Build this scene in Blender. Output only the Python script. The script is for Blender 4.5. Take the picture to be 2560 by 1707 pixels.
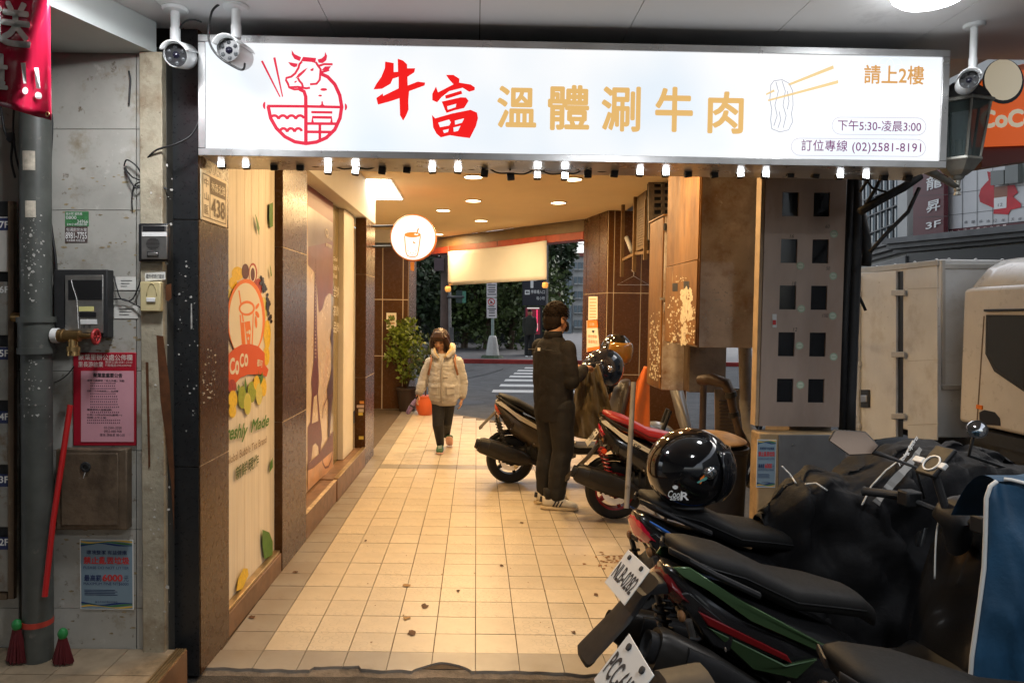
import bpy, bmesh, math, random
from mathutils import Vector as V, Matrix as MX, noise
random.seed(7)
R = math.radians
sc = bpy.context.scene
COL = sc.collection
for o in list(bpy.data.objects): bpy.data.objects.remove(o)

# ---------------------------------------------------------------- camera
F_PX, CX, CY, W_PX = 1800.0, 1190.0, 853.5, 2560.0
CAM = V((0, 0, 1.6)); PITCH = math.atan(70.5 / F_PX); ROLL = 0.012
_f = V((0, math.cos(PITCH), -math.sin(PITCH))); _u = V((0, math.sin(PITCH), math.cos(PITCH))); _r = V((1, 0, 0))
cam_r = _r * math.cos(ROLL) + _u * math.sin(ROLL); cam_u = _u * math.cos(ROLL) - _r * math.sin(ROLL)
cd = bpy.data.cameras.new('camera'); cam = bpy.data.objects.new('camera', cd); COL.objects.link(cam)
cam.matrix_world = MX(((cam_r.x, cam_u.x, -_f.x, CAM.x), (cam_r.y, cam_u.y, -_f.y, CAM.y), (cam_r.z, cam_u.z, -_f.z, CAM.z), (0, 0, 0, 1)))
cd.sensor_width = 36; cd.lens = F_PX / W_PX * 36; cd.shift_x = (W_PX / 2 - CX) / W_PX; cd.clip_start = .05; cd.clip_end = 600
sc.camera = cam

# ---------------------------------------------------------------- sky, sun, exposure
wd = bpy.data.worlds.new('World'); sc.world = wd; wd.use_nodes = True
nt = wd.node_tree; bg = nt.nodes['Background']; sky = nt.nodes.new('ShaderNodeTexSky'); sky.sky_type = 'NISHITA'
sky.sun_disc = False; sky.sun_elevation = R(38); sky.sun_rotation = R(60); sky.air_density = 1.0; sky.dust_density = 2.5; sky.ozone_density = 2.0
hsv = nt.nodes.new('ShaderNodeHueSaturation'); hsv.inputs['Saturation'].default_value = .35; hsv.inputs['Value'].default_value = 1.6
nt.links.new(sky.outputs[0], hsv.inputs['Color']); nt.links.new(hsv.outputs[0], bg.inputs[0]); bg.inputs[1].default_value = 0.15
sd = bpy.data.lights.new('sun', 'SUN'); sd.energy = .5; sd.angle = R(40); sd.color = (1, .93, .85)
sun = bpy.data.objects.new('sun', sd); COL.objects.link(sun)
sun.rotation_euler = V((-math.sin(R(60)) * math.cos(R(38)), -math.cos(R(60)) * math.cos(R(38)), -math.sin(R(38)))).to_track_quat('-Z', 'Y').to_euler()
vs = sc.view_settings; vs.view_transform = 'Standard'; vs.look = 'None'; vs.exposure = .32; vs.gamma = 1; vs.use_curve_mapping = False
sc.cycles.use_denoising = True; sc.cycles.use_adaptive_sampling = True; sc.cycles.adaptive_threshold = .02; sc.cycles.max_bounces = 6; sc.cycles.diffuse_bounces = 3; sc.cycles.glossy_bounces = 3; sc.cycles.transmission_bounces = 4
sc.cycles.sample_clamp_indirect = 6; sc.cycles.caustics_reflective = False; sc.cycles.caustics_refractive = False

# ---------------------------------------------------------------- pixel of the 2560 px photograph -> point of the place
def ray(px, py):
    a, b = px - CX, py - CY; c, s = math.cos(ROLL), math.sin(ROLL)
    return _f * F_PX + _r * (a * c + b * s) - _u * (-a * s + b * c)
class Plane:
    """a real plane in the place: point, normal towards the viewer, u to its right, v up"""
    def __init__(s, o, n, up=(0, 0, 1)):
        s.o = V(o); s.n = V(n).normalized(); s.u = V(up).cross(s.n).normalized(); s.v = s.n.cross(s.u)
    def pt(s, px, py, off=0.0):
        d = ray(px, py); t = (s.o + s.n * off - CAM).dot(s.n) / d.dot(s.n); return CAM + d * t
    def at(s, a, b, off=0.0): return s.o + s.u * a + s.v * b + s.n * off
    def uv(s, p): d = V(p) - s.o; return d.dot(s.u), d.dot(s.v)
    def shift(s, off): return Plane(s.o + s.n * off, s.n, s.v)
def PLY(y): return Plane((0, y, 0), (0, -1, 0))
def PY(px, py, y): return PLY(y).pt(px, py)
def PZ(px, py, z=0.0): d = ray(px, py); return CAM + d * ((z - CAM.z) / d.z)
def PX(px, py, x): d = ray(px, py); return CAM + d * (x / d.x)

# ---------------------------------------------------------------- materials
_mats = {}
def mat(name, col=(.5, .5, .5), rough=.5, metal=0.0, var=0.0, vs=6.0, bump=0.0, bs=60.0, dirt=None, emit=None, es=0.0, coat=0.0,
        spec=.5, trans=0.0, rnd=0.0, stretch=None, sheen=0.0, alpha=1.0):
    if name in _mats: return _mats[name]
    m = bpy.data.materials.new(name); m.use_nodes = True; n = m.node_tree.nodes; L = m.node_tree.links
    p = n['Principled BSDF']; c4 = (*col, 1)
    p.inputs['Base Color'].default_value = c4; p.inputs['Roughness'].default_value = rough; p.inputs['Metallic'].default_value = metal
    p.inputs['Specular IOR Level'].default_value = spec; p.inputs['Coat Weight'].default_value = coat; p.inputs['Coat Roughness'].default_value = .06
    p.inputs['Transmission Weight'].default_value = trans; p.inputs['Sheen Weight'].default_value = sheen; p.inputs['Alpha'].default_value = alpha
    if emit: p.inputs['Emission Color'].default_value = (*emit, 1); p.inputs['Emission Strength'].default_value = es
    tc = n.new('ShaderNodeTexCoord'); src = tc.outputs['Object']
    if stretch:
        mp = n.new('ShaderNodeMapping'); mp.inputs['Scale'].default_value = stretch; L.new(src, mp.inputs[0]); src = mp.outputs[0]
    def nz(scale, detail=6, ro=.6):
        t = n.new('ShaderNodeTexNoise'); t.inputs['Scale'].default_value = scale; t.inputs['Detail'].default_value = detail; t.inputs['Roughness'].default_value = ro
        L.new(src, t.inputs['Vector']); return t.outputs[0]
    def ramp(fac, a, b, ca, cb):
        r = n.new('ShaderNodeValToRGB'); r.color_ramp.elements[0].position = a; r.color_ramp.elements[1].position = b
        r.color_ramp.elements[0].color = ca; r.color_ramp.elements[1].color = cb; L.new(fac, r.inputs[0]); return r.outputs[0]
    def mix(fac, a, b):
        x = n.new('ShaderNodeMix'); x.data_type = 'RGBA'; L.new(fac, x.inputs[0])
        for s_, v_ in ((6, a), (7, b)):
            if isinstance(v_, tuple): x.inputs[s_].default_value = v_
            else: L.new(v_, x.inputs[s_])
        return x.outputs[2]
    cur = None
    if var:
        cur = ramp(nz(vs), .3, .7, tuple(max(0, v * (1 - var)) for v in col) + (1,), tuple(min(1, v * (1 + var)) for v in col) + (1,))
    for d in (dirt or []):        # (colour, scale, from, to[, stretch])
        dc, ds, a, b = d[:4]
        fac = ramp(nz(ds, 8, .68), a, b, (0, 0, 0, 1), (1, 1, 1, 1))
        cur = mix(fac, cur if cur is not None else c4, (*dc, 1))
    if rnd:
        oi = n.new('ShaderNodeObjectInfo'); fac = ramp(oi.outputs['Random'], 0, 1, (1 - rnd,) * 3 + (1,), (1 + rnd * .4,) * 3 + (1,))
        x = n.new('ShaderNodeMix'); x.data_type = 'RGBA'; x.blend_type = 'MULTIPLY'; x.inputs[0].default_value = 1
        if cur is not None: L.new(cur, x.inputs[6])
        else: x.inputs[6].default_value = c4
        L.new(fac, x.inputs[7]); cur = x.outputs[2]
    if cur is not None: L.new(cur, p.inputs['Base Color'])
    if bump:
        b = n.new('ShaderNodeBump'); b.inputs['Strength'].default_value = bump; b.inputs['Distance'].default_value = .01
        L.new(nz(bs, 4), b.inputs['Height']); L.new(b.outputs[0], p.inputs['Normal'])
    if var or dirt:
        rr = n.new('ShaderNodeMapRange'); rr.inputs[3].default_value = max(.02, rough - .12); rr.inputs[4].default_value = min(1, rough + .12)
        L.new(nz(vs * 2.3), rr.inputs[0]); L.new(rr.outputs[0], p.inputs['Roughness'])
    _mats[name] = m; return m

# ---------------------------------------------------------------- mesh collecting
class MB:
    def __init__(s): s.v = []; s.f = []; s.mi = []
    def add(s, vs_, fs, mi=0):
        k = len(s.v); s.v += [V(p) for p in vs_]; s.f += [[i + k for i in f] for f in fs]; s.mi += [mi] * len(fs); return s
    def box(s, a, b, mi=0, M=None):
        (x0, y0, z0), (x1, y1, z1) = a, b
        p = [V(q) for q in ((x0, y0, z0), (x1, y0, z0), (x1, y1, z0), (x0, y1, z0), (x0, y0, z1), (x1, y0, z1), (x1, y1, z1), (x0, y1, z1))]
        if M: p = [M @ q for q in p]
        return s.add(p, [(3, 2, 1, 0), (4, 5, 6, 7), (0, 1, 5, 4), (1, 2, 6, 5), (2, 3, 7, 6), (3, 0, 4, 7)], mi)
    def hexa(s, p, mi=0): return s.add(p, [(3, 2, 1, 0), (4, 5, 6, 7), (0, 1, 5, 4), (1, 2, 6, 5), (2, 3, 7, 6), (3, 0, 4, 7)], mi)
    def prism(s, poly, ext, mi=0):           # 3-D polygon pushed along ext
        n = len(poly); a = [V(p) for p in poly]; e = V(ext)
        return s.add(a + [p + e for p in a], [list(range(n))[::-1], [n + i for i in range(n)]] + [(i, (i + 1) % n, n + (i + 1) % n, n + i) for i in range(n)], mi)
    def slab(s, pl, pxs, t, off=0.0, mi=0):  # polygon given in photo pixels on a plane, t thick towards the viewer
        a = [pl.pt(x, y, off) for x, y in pxs]; return s.prism(a, pl.n * t, mi)
    def flat(s, pl, pxs, off=.002, mi=0):
        a = [pl.pt(x, y, off) for x, y in pxs]; return s.add(a, [list(range(len(a)))], mi)
    def uvflat(s, pl, uvs, off=.002, mi=0):
        a = [pl.at(x, y, off) for x, y in uvs]; return s.add(a, [list(range(len(a)))], mi)
    def ribbon(s, pts, w, nrm, mi=0, closed=False):   # flat stroke
        pts = [V(p) for p in pts]; nrm = V(nrm).normalized(); n = len(pts); L = []; R_ = []
        for i, p in enumerate(pts):
            a = pts[(i - 1) % n] if (closed or i) else p; b = pts[(i + 1) % n] if (closed or i < n - 1) else p
            ww = w[i] if isinstance(w, (list, tuple)) else w
            d = (b - a).normalized().cross(nrm) * ww * .5; L.append(p + d); R_.append(p - d)
        m = n if closed else n - 1
        return s.add(L + R_, [(i, (i + 1) % n, n + (i + 1) % n, n + i) for i in range(m)], mi)
    def tube(s, pts, r, n=8, mi=0, caps=True, closed=False):
        pts = [V(p) for p in pts]; k = len(pts); rr = r if isinstance(r, (list, tuple)) else [r] * k; vs_ = []; up = None
        for i, p in enumerate(pts):
            a = pts[(i - 1) % k] if (closed or i) else p; b = pts[(i + 1) % k] if (closed or i < k - 1) else p
            t = (b - a).normalized() if (b - a).length > 1e-9 else V((0, 0, 1))
            if up is None: up = t.orthogonal().normalized()
            x = (up - t * up.dot(t)); x = x.normalized() if x.length > 1e-6 else t.orthogonal().normalized(); up = x; y = t.cross(x)
            vs_ += [p + (x * math.cos(q * 2 * math.pi / n) + y * math.sin(q * 2 * math.pi / n)) * rr[i] for q in range(n)]
        m = k if closed else k - 1
        fs = [(i * n + q, i * n + (q + 1) % n, ((i + 1) % k) * n + (q + 1) % n, ((i + 1) % k) * n + q) for i in range(m) for q in range(n)]
        if caps and not closed: fs += [list(range(n))[::-1], [(k - 1) * n + q for q in range(n)]]
        return s.add(vs_, fs, mi)
    def lathe(s, prof, o, ax=(0, 0, 1), n=24, mi=0, caps=True, sx=1.0, sy=1.0, xdir=None):   # prof: (r, h)
        ax = V(ax).normalized(); x = V(xdir) if xdir else ax.orthogonal(); x = (x - ax * x.dot(ax)).normalized(); y = ax.cross(x); o = V(o); vs_ = []
        for r, h in prof: vs_ += [o + ax * h + (x * math.cos(q * 2 * math.pi / n) * sx + y * math.sin(q * 2 * math.pi / n) * sy) * r for q in range(n)]
        k = len(prof); fs = [(i * n + q, i * n + (q + 1) % n, (i + 1) * n + (q + 1) % n, (i + 1) * n + q) for i in range(k - 1) for q in range(n)]
        if caps: fs += [list(range(n))[::-1], [(k - 1) * n + q for q in range(n)]]
        return s.add(vs_, fs, mi)
    def ell(s, c, r, n=16, m=10, mi=0, M=None):
        c = V(c); vs_ = [V((0, 0, -r[2]))]; fs = []
        for i in range(1, m):
            t = -math.pi / 2 + math.pi * i / m
            vs_ += [V((r[0] * math.cos(t) * math.cos(q * 2 * math.pi / n), r[1] * math.cos(t) * math.sin(q * 2 * math.pi / n), r[2] * math.sin(t))) for q in range(n)]
        vs_.append(V((0, 0, r[2]))); e = len(vs_) - 1
        for q in range(n): fs += [(0, 1 + (q + 1) % n, 1 + q), (e, 1 + (m - 2) * n + q, 1 + (m - 2) * n + (q + 1) % n)]
        for i in range(m - 2):
            for q in range(n): fs.append((1 + i * n + q, 1 + i * n + (q + 1) % n, 1 + (i + 1) * n + (q + 1) % n, 1 + (i + 1) * n + q))
        if M: vs_ = [M @ p for p in vs_]
        return s.add([c + p for p in vs_], fs, mi)
    def loft(s, secs, mi=0, caps=True, closed=True):       # list of equal-length loops
        n = len(secs[0]); k = len(secs); vs_ = [V(p) for q in secs for p in q]; m = n if closed else n - 1
        fs = [(i * n + q, i * n + (q + 1) % n, (i + 1) * n + (q + 1) % n, (i + 1) * n + q) for i in range(k - 1) for q in range(m)]
        if caps and closed: fs += [list(range(n))[::-1], [(k - 1) * n + q for q in range(n)]]
        return s.add(vs_, fs, mi)
    def rings(s, secs, n=16, mi=0, p=2.0, caps=True):      # (centre, rx-vector, ry-vector): super-ellipse loops
        out = []
        for c, a, b in secs:
            lo = []
            for q in range(n):
                t = 2 * math.pi * q / n; ct, st = math.cos(t), math.sin(t)
                lo.append(V(c) + V(a) * math.copysign(abs(ct) ** (2 / p), ct) + V(b) * math.copysign(abs(st) ** (2 / p), st))
            out.append(lo)
        return s.loft(out, mi, caps)
    def mesh(s, name):
        me = bpy.data.meshes.new(name); me.from_pydata([tuple(p) for p in s.v], [], s.f)
        for i, p in enumerate(me.polygons): p.material_index = s.mi[i]
        bm = bmesh.new(); bm.from_mesh(me); bmesh.ops.recalc_face_normals(bm, faces=bm.faces); bm.to_mesh(me); bm.free()
        return me

def link(name, me, mats, parent=None, smooth=False, bevel=0.0, seg=2):
    o = bpy.data.objects.new(name, me); COL.objects.link(o)
    for m in (mats if isinstance(mats, (list, tuple)) else [mats]): me.materials.append(m)
    if smooth:
        for p in me.polygons: p.use_smooth = True
        if smooth is not True: me.set_sharp_from_angle(angle=R(smooth))
    if bevel:
        b = o.modifiers.new('bevel', 'BEVEL'); b.width = bevel; b.segments = seg; b.limit_method = 'ANGLE'; b.angle_limit = R(35)
        for p in me.polygons: p.use_smooth = True
        me.set_sharp_from_angle(angle=R(35))
    if parent is not None:
        o.parent = parent; o.matrix_parent_inverse = parent.matrix_world.inverted()
    return o
def tag(o, label=None, cat=None, group=None, kind=None):
    if label: o['label'] = label
    if cat: o['category'] = cat
    if group: o['group'] = group
    if kind: o['kind'] = kind
    return o
def thing(name, label, cat, loc=(0, 0, 0), group=None, rz=0.0):
    e = bpy.data.objects.new(name, None); COL.objects.link(e); e.empty_display_size = .05
    e.matrix_world = MX.Translation(V(loc)) @ MX.Rotation(rz, 4, 'Z')
    return tag(e, label, cat, group)
def part(name, mb, m, parent, smooth=False, bevel=0.0, seg=2): return link(name, mb.mesh(name), m, parent, smooth, bevel, seg)
def solo(name, mb, m, label, cat, group=None, smooth=False, bevel=0.0, kind=None): return tag(link(name, mb.mesh(name), m, None, smooth, bevel), label, cat, group, kind)
def struct(name, mb, m, bevel=0.0, smooth=False): return tag(link(name, mb.mesh(name), m, None, smooth, bevel), kind='structure')
def copy_tree(o, parent=None):
    c = o.copy(); COL.objects.link(c)
    if parent is not None: c.parent = parent
    for ch in list(o.children): copy_tree(ch, c)
    return c
def frame(o, x, y, z=None):          # matrix from axes
    x = V(x).normalized(); y = V(y); y = (y - x * y.dot(x)).normalized(); z = x.cross(y)
    return MX(((x.x, y.x, z.x, o[0]), (x.y, y.y, z.y, o[1]), (x.z, y.z, z.z, o[2]), (0, 0, 0, 1)))

# ---------------------------------------------------------------- lettering
def text_mesh(body, size=1.0, bold=0.0, align='LEFT', space=1.0, shear=0.0, ext=0.0, line=1.0):
    cu = bpy.data.curves.new('lettering', 'FONT'); cu.body = body; cu.size = size; cu.align_x = align; cu.space_character = space
    cu.shear = shear; cu.extrude = ext; cu.resolution_u = 3; cu.space_line = line
    o = bpy.data.objects.new('lettering', cu); COL.objects.link(o); bpy.context.view_layer.update()
    me = bpy.data.meshes.new_from_object(o.evaluated_get(bpy.context.evaluated_depsgraph_get()))
    bpy.data.objects.remove(o); bpy.data.curves.remove(cu)
    if bold:                       # thicker strokes: the same glyphs laid several times, a hair apart
        vs_ = [q.co.copy() for q in me.vertices]; fs = [list(p.vertices) for p in me.polygons]; n = len(vs_); V_ = list(vs_); F_ = list(fs)
        for k_ in range(8):
            d = V((math.cos(k_ * .7854) * bold * size, math.sin(k_ * .7854) * bold * size, (k_ + 1) * 3e-5)); b = len(V_); V_ += [q + d for q in vs_]; F_ += [[i + b for i in f] for f in fs]
        bpy.data.meshes.remove(me); me = bpy.data.meshes.new('lettering'); me.from_pydata([tuple(q) for q in V_], [], F_)
    return me
def fit_text(body, M, w, h, m, parent, name='lettering', bold=0.0, space=1.0, shear=0.0, line=1.0, ext=0.0, align='LEFT'):
    """lettering filling a w x h box whose lower left corner and axes are M"""
    me = text_mesh(body, 1.0, bold, align, space, shear, ext, line)
    xs = [q.co.x for q in me.vertices]; ys = [q.co.y for q in me.vertices]
    if not xs: return None
    x0, x1, y0, y1 = min(xs), max(xs), min(ys), max(ys); sx = w / max(1e-6, x1 - x0); sy = h / max(1e-6, y1 - y0)
    if h is None: sy = sx
    for q in me.vertices: q.co = M @ V(((q.co.x - x0) * sx, (q.co.y - y0) * sy, q.co.z))
    return link(name, me, m, parent)
def px_text(body, pl, x0, y0, x1, y1, m, parent, off=.003, **k):
    """lettering whose box on the plane runs from pixel (x0,y0) top left to (x1,y1) bottom right"""
    a = pl.uv(pl.pt(x0, y1)); b = pl.uv(pl.pt(x1, y0)); o = pl.at(a[0], a[1], off)
    return fit_text(body, frame(o, pl.u, pl.v), b[0] - a[0], b[1] - a[1], m, parent, **k)
def remesh(name, mb, voxel, mats, parent=None, smooth=6, matfn=None, factor=.5, decimate=None, wrinkle=None):
    me0 = mb.mesh(name); o = bpy.data.objects.new(name, me0); COL.objects.link(o)
    r = o.modifiers.new('r', 'REMESH'); r.mode = 'VOXEL'; r.voxel_size = voxel
    if smooth: s_ = o.modifiers.new('s', 'SMOOTH'); s_.iterations = smooth; s_.factor = factor
    if decimate: d_ = o.modifiers.new('d', 'DECIMATE'); d_.ratio = decimate
    bpy.context.view_layer.update(); me = bpy.data.meshes.new_from_object(o.evaluated_get(bpy.context.evaluated_depsgraph_get()))
    bpy.data.objects.remove(o); bpy.data.meshes.remove(me0)
    if wrinkle:                    # cloth creases: (amplitude, scale, vertical stretch)
        am, k_, st = wrinkle; nn = [q.normal.copy() for q in me.vertices]
        for q, n_ in zip(me.vertices, nn):
            c = q.co; p = V((c.x * k_, c.y * k_, c.z * k_ * st)); w = noise.noise(p) + .5 * noise.noise(p * 2.3); r_ = (1 - abs(noise.noise(p * 1.3 + V((7, 3, 1))))) ** 4; q.co = c + n_ * am * (w - .9 * r_ + .6)
    if matfn:
        for p in me.polygons: p.material_index = matfn(p.center)
    return link(name, me, mats, parent, True)
# ================================================================ setting
ROADZ = -.08
WLd = V((.06, 4.9, 0)).normalized()
WL = Plane((-1.19, 3.1, 0), (WLd.y, -WLd.x, 0))          # shop wall on the left of the arcade
FL = PLY(3.03)                                            # facade left of the arcade
def WP(t, off, z): return WL.at(t, z, off)
def wbox(mb, t0, t1, o0, o1, z0, z1, mi=0):
    return mb.hexa([WP(t0, o0, z0), WP(t0, o1, z0), WP(t1, o1, z0), WP(t1, o0, z0), WP(t0, o0, z1), WP(t0, o1, z1), WP(t1, o1, z1), WP(t1, o0, z1)], mi)

m_asph = mat('asphalt', (.055, .057, .06), .8, var=.35, vs=3, bump=.5, bs=180, dirt=[((.09, .09, .09), 90, .6, .7), ((.03, .03, .032), 1.2, .5, .7)])
m_tarfront = mat('worn asphalt', (.06, .05, .042), .75, var=.4, vs=14, bump=1.0, bs=140, dirt=[((.2, .17, .13), 120, .62, .68)])
m_cem = mat('rough cement', (.2, .16, .12), .9, var=.35, vs=12, bump=.6, bs=70, dirt=[((.08, .065, .05), 9, .52, .7)])
m_ceil = mat('ceiling paint', (.86, .66, .38), .8, var=.05, vs=1.2)
m_soff = mat('soffit panel', (.8, .8, .8), .45, var=.06, vs=.8, dirt=[((.5, .5, .5), 2.2, .62, .8)])
m_fascia = mat('fascia paint', (.6, .64, .63), .6, var=.08, vs=2)
m_dark = mat('dark void paint', (.03, .028, .026), .8)
m_grout = mat('pale grout', (.62, .5, .36), .9)
m_grt2 = mat('dark grout', (.09, .06, .035), .95, var=.3, vs=20)
m_stone = mat('polished dark tile', (.07, .029, .009), .26, var=.12, vs=14, spec=.22)
m_stoneb = mat('dark slate tile', (.02, .0215, .023), .3, var=.2, vs=30, dirt=[((.03, .03, .03), 60, .6, .8)])
m_cream = mat('cream wall paint', (.76, .73, .66), .7, var=.05, vs=2)
m_redbeam = mat('red painted strip', (.3, .04, .015), .5, var=.25, vs=9)

# ring pattern floor tile material
def tile_mat(name, col, amt, rnd):
    m = mat(name, col, .38, var=.1, vs=5, rnd=rnd, dirt=[(tuple(c * .55 for c in col), 3.2, .58, .78), (tuple(c * .5 for c in col), 40, .66, .76)])
    n = m.node_tree.nodes; L = m.node_tree.links; p = n['Principled BSDF']
    tc = n.new('ShaderNodeTexCoord'); vo = n.new('ShaderNodeTexVoronoi'); vo.inputs['Scale'].default_value = 19; vo.inputs['Randomness'].default_value = .45
    geo = n.new('ShaderNodeNewGeometry'); L.new(geo.outputs['Position'], vo.inputs['Vector'])
    vo.voronoi_dimensions = '2D'
    r = n.new('ShaderNodeValToRGB'); e = r.color_ramp.elements; e[0].position = .30; e[0].color = (0, 0, 0, 1); e[1].position = .345; e[1].color = (1, 1, 1, 1)
    x = e.new(.39); x.color = (0, 0, 0, 1); L.new(vo.outputs['Distance'], r.inputs[0])
    nz = n.new('ShaderNodeTexNoise'); nz.inputs['Scale'].default_value = 1.6; L.new(geo.outputs['Position'], nz.inputs['Vector'])
    rr = n.new('ShaderNodeValToRGB'); rr.color_ramp.elements[0].position = .42; rr.color_ramp.elements[1].position = .62; L.new(nz.outputs[0], rr.inputs[0])
    mu = n.new('ShaderNodeMath'); mu.operation = 'MULTIPLY'; L.new(r.outputs[0], mu.inputs[0]); L.new(rr.outputs[0], mu.inputs[1])
    m2 = n.new('ShaderNodeMath'); m2.operation = 'MULTIPLY'; L.new(mu.outputs[0], m2.inputs[0]); m2.inputs[1].default_value = amt
    old = p.inputs['Base Color'].links[0].from_socket; mx = n.new('ShaderNodeMix'); mx.data_type = 'RGBA'; L.new(m2.outputs[0], mx.inputs[0]); L.new(old, mx.inputs[6])
    mx.inputs[7].default_value = (*[c * .6 for c in col], 1); L.new(mx.outputs[2], p.inputs['Base Color'])
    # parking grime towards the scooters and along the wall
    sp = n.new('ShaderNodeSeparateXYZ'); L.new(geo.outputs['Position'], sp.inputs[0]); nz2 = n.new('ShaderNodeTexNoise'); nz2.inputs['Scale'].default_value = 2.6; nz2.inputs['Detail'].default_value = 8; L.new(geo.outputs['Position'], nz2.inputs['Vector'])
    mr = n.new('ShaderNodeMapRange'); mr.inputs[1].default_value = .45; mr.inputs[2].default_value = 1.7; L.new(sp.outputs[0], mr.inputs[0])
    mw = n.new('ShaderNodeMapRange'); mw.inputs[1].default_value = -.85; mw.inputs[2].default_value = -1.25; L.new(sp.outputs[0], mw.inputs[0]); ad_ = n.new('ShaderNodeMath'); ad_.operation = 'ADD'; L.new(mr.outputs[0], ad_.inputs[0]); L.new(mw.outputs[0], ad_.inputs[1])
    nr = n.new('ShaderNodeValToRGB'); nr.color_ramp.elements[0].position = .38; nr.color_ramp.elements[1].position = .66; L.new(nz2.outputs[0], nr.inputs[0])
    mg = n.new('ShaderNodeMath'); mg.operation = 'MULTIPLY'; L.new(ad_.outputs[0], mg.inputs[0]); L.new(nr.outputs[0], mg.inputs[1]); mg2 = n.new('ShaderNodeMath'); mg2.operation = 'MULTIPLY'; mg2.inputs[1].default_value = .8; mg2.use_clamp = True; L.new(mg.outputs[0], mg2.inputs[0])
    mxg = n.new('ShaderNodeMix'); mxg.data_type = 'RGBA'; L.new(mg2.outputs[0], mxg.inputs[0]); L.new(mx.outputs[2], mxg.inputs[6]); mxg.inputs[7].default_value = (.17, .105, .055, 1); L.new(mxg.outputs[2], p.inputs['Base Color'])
    b = n.new('ShaderNodeBump'); b.inputs['Strength'].default_value = .25; b.inputs['Distance'].default_value = .003; L.new(m2.outputs[0], b.inputs['Height']); L.new(b.outputs[0], p.inputs['Normal'])
    return m
m_tile = tile_mat('cream floor tile', (.59, .49, .355), .8, .09)
m_tileg = tile_mat('brown grey floor tile', (.33, .285, .23), .12, .1)

# ---- ground
struct('road', MB().box((-150, -60, ROADZ - .3), (150, 240, ROADZ)), m_asph)
struct('pavement', MB().box((-3.4, -3, ROADZ - .2), (2.6, 3.25, -.018)), m_tarfront)
TX0, TY0, TS = -.985, 3.34, .2
def far_edge(x): return 11.2 - .97 * (x + .32) if x > -1.0 else 12.1
slab = MB().prism([(-1.75, 3.2, -.2), (1.95, 3.2, -.2), (1.95, far_edge(1.95), -.2), (-.95, far_edge(-.95), -.2), (-1.75, 12.1, -.2)], (0, 0, .191))
floor = struct('floor', slab, m_grt2)
# tiles as single pieces: the nearest 300 in view, the rest joined
tile_me = MB().box((-.0978, -.0978, -.012), (.0978, .0978, 0)).mesh('tile')
tile_me.materials.append(m_tile); tileg_me = tile_me.copy(); tileg_me.materials.clear(); tileg_me.materials.append(m_tileg)
def front_edge(x):
    e = 3.165 + .02 * noise.noise(V((x * 3.1, 0, 0))) + .015 * noise.noise(V((x * 11, 3, 0)))
    if -.27 < x < .0: e += .085 * math.sin((x + .27) / .27 * math.pi) ** .7
    if -.72 < x < -.5: e += .03
    return e
cells = []
for i in range(-1, 15):
    for j in range(-1, 45):
        cx, cy = TX0 + TS * (i + .5), TY0 + TS * (j + .5)
        if cx > 1.93 or cy > far_edge(cx) - .06: continue
        cells.append((cy + .35 * abs(cx - .1), i, j, cx, cy))
cells.sort()
rest = {0: MB(), 1: MB()}; cnt = 0
for k, (_, i, j, cx, cy) in enumerate(cells):
    grey = i < 0 or j == -1 or j == 20
    z = random.uniform(-.0012, .0008)
    if j == -1:
        x0, x1 = cx - .0985, cx + .0985
        if i == -1: x0 -= .05
        xs = [x0 + (x1 - x0) * q / 14 for q in range(15)]; yb = cy + .0985
        poly = [(x, min(yb - .01, front_edge(x)), -.012) for x in xs] + [(x1, yb, -.012), (x0, yb, -.012)]
        o = part('tile', MB().prism(poly, (0, 0, .012)), m_tileg, floor); continue
    if k < 300:
        o = bpy.data.objects.new('tile', tileg_me if grey else tile_me); COL.objects.link(o); o.parent = floor
        o.location = (cx, cy, z)
    else:
        rest[1 if grey else 0].box((cx - .0976, cy - .0976, -.012), (cx + .0976, cy + .0976, z))
for g, mm in ((0, m_tile), (1, m_tileg)): tag(part('far_tiles', rest[g], mm, floor), kind='stuff')
# broken mortar lip in front of the tiles
lip = MB(); N = 90
top = []; bot = []
for q in range(N + 1):
    x = -1.2 + 3.1 * q / N; e = 3.12 + .012 * noise.noise(V((x * 7, 9, 0)))
    top.append((x, front_edge(x) + .03, -.007)); bot.append((x, e, -.02))
lip.add(top + bot, [(q, q + 1, N + 2 + q, N + 1 + q) for q in range(N)])
tag(part('mortar_edge', lip, m_cem, floor))
# kerb of the arcade towards the street corner and along the street
k = MB().prism([(-.95, far_edge(-.95), -.2), (1.95, far_edge(1.95), -.2), (2.02, far_edge(1.95) + .02, -.2), (-.9, far_edge(-.95) + .12, -.2)], (0, 0, .198))
k.box((1.95, 3.2, -.2), (2.08, far_edge(1.95), -.002)); struct('kerb', k, m_cem)

# ---- ceilings
BA, BB = V((-.86, 13.25, 0)), V((1.51, 10.25, 0))
ceil = MB().prism([(-1.3, 3.36, 2.95), (1.92, 3.36, 2.95), (1.92, 9.4, 2.95), (1.6, 10.2, 2.95), tuple(BB + V((0, 0, 2.95))), tuple(BA + V((0, 0, 2.95))), (-1.95, 13.25, 2.95), (-1.95, 7.9, 2.95), (-1.3, 7.9, 2.95)], (0, 0, .12))
struct('ceiling', ceil, m_ceil)
sof = struct('canopy_ceiling', MB().box((-3.2, -3, 2.796), (2.9, 3.34, 2.90)), m_grt2)
edges = [-1.25, -.62, 0.0, .62, 1.24, 1.86, 2.5, 2.9]
for a, b in zip(edges[:-1], edges[1:]):
    for y0, y1 in ((-3, -1), (-1, 1), (1, 3.34)): part('panel', MB().box((a + .0015, y0 + .0015, 2.785), (b - .0015, y1 - .0015, 2.797)), m_soff, sof)
part('panel', MB().box((-3.2, -3, 2.785), (-1.2515, 3.09, 2.797)), m_soff, sof)
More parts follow.
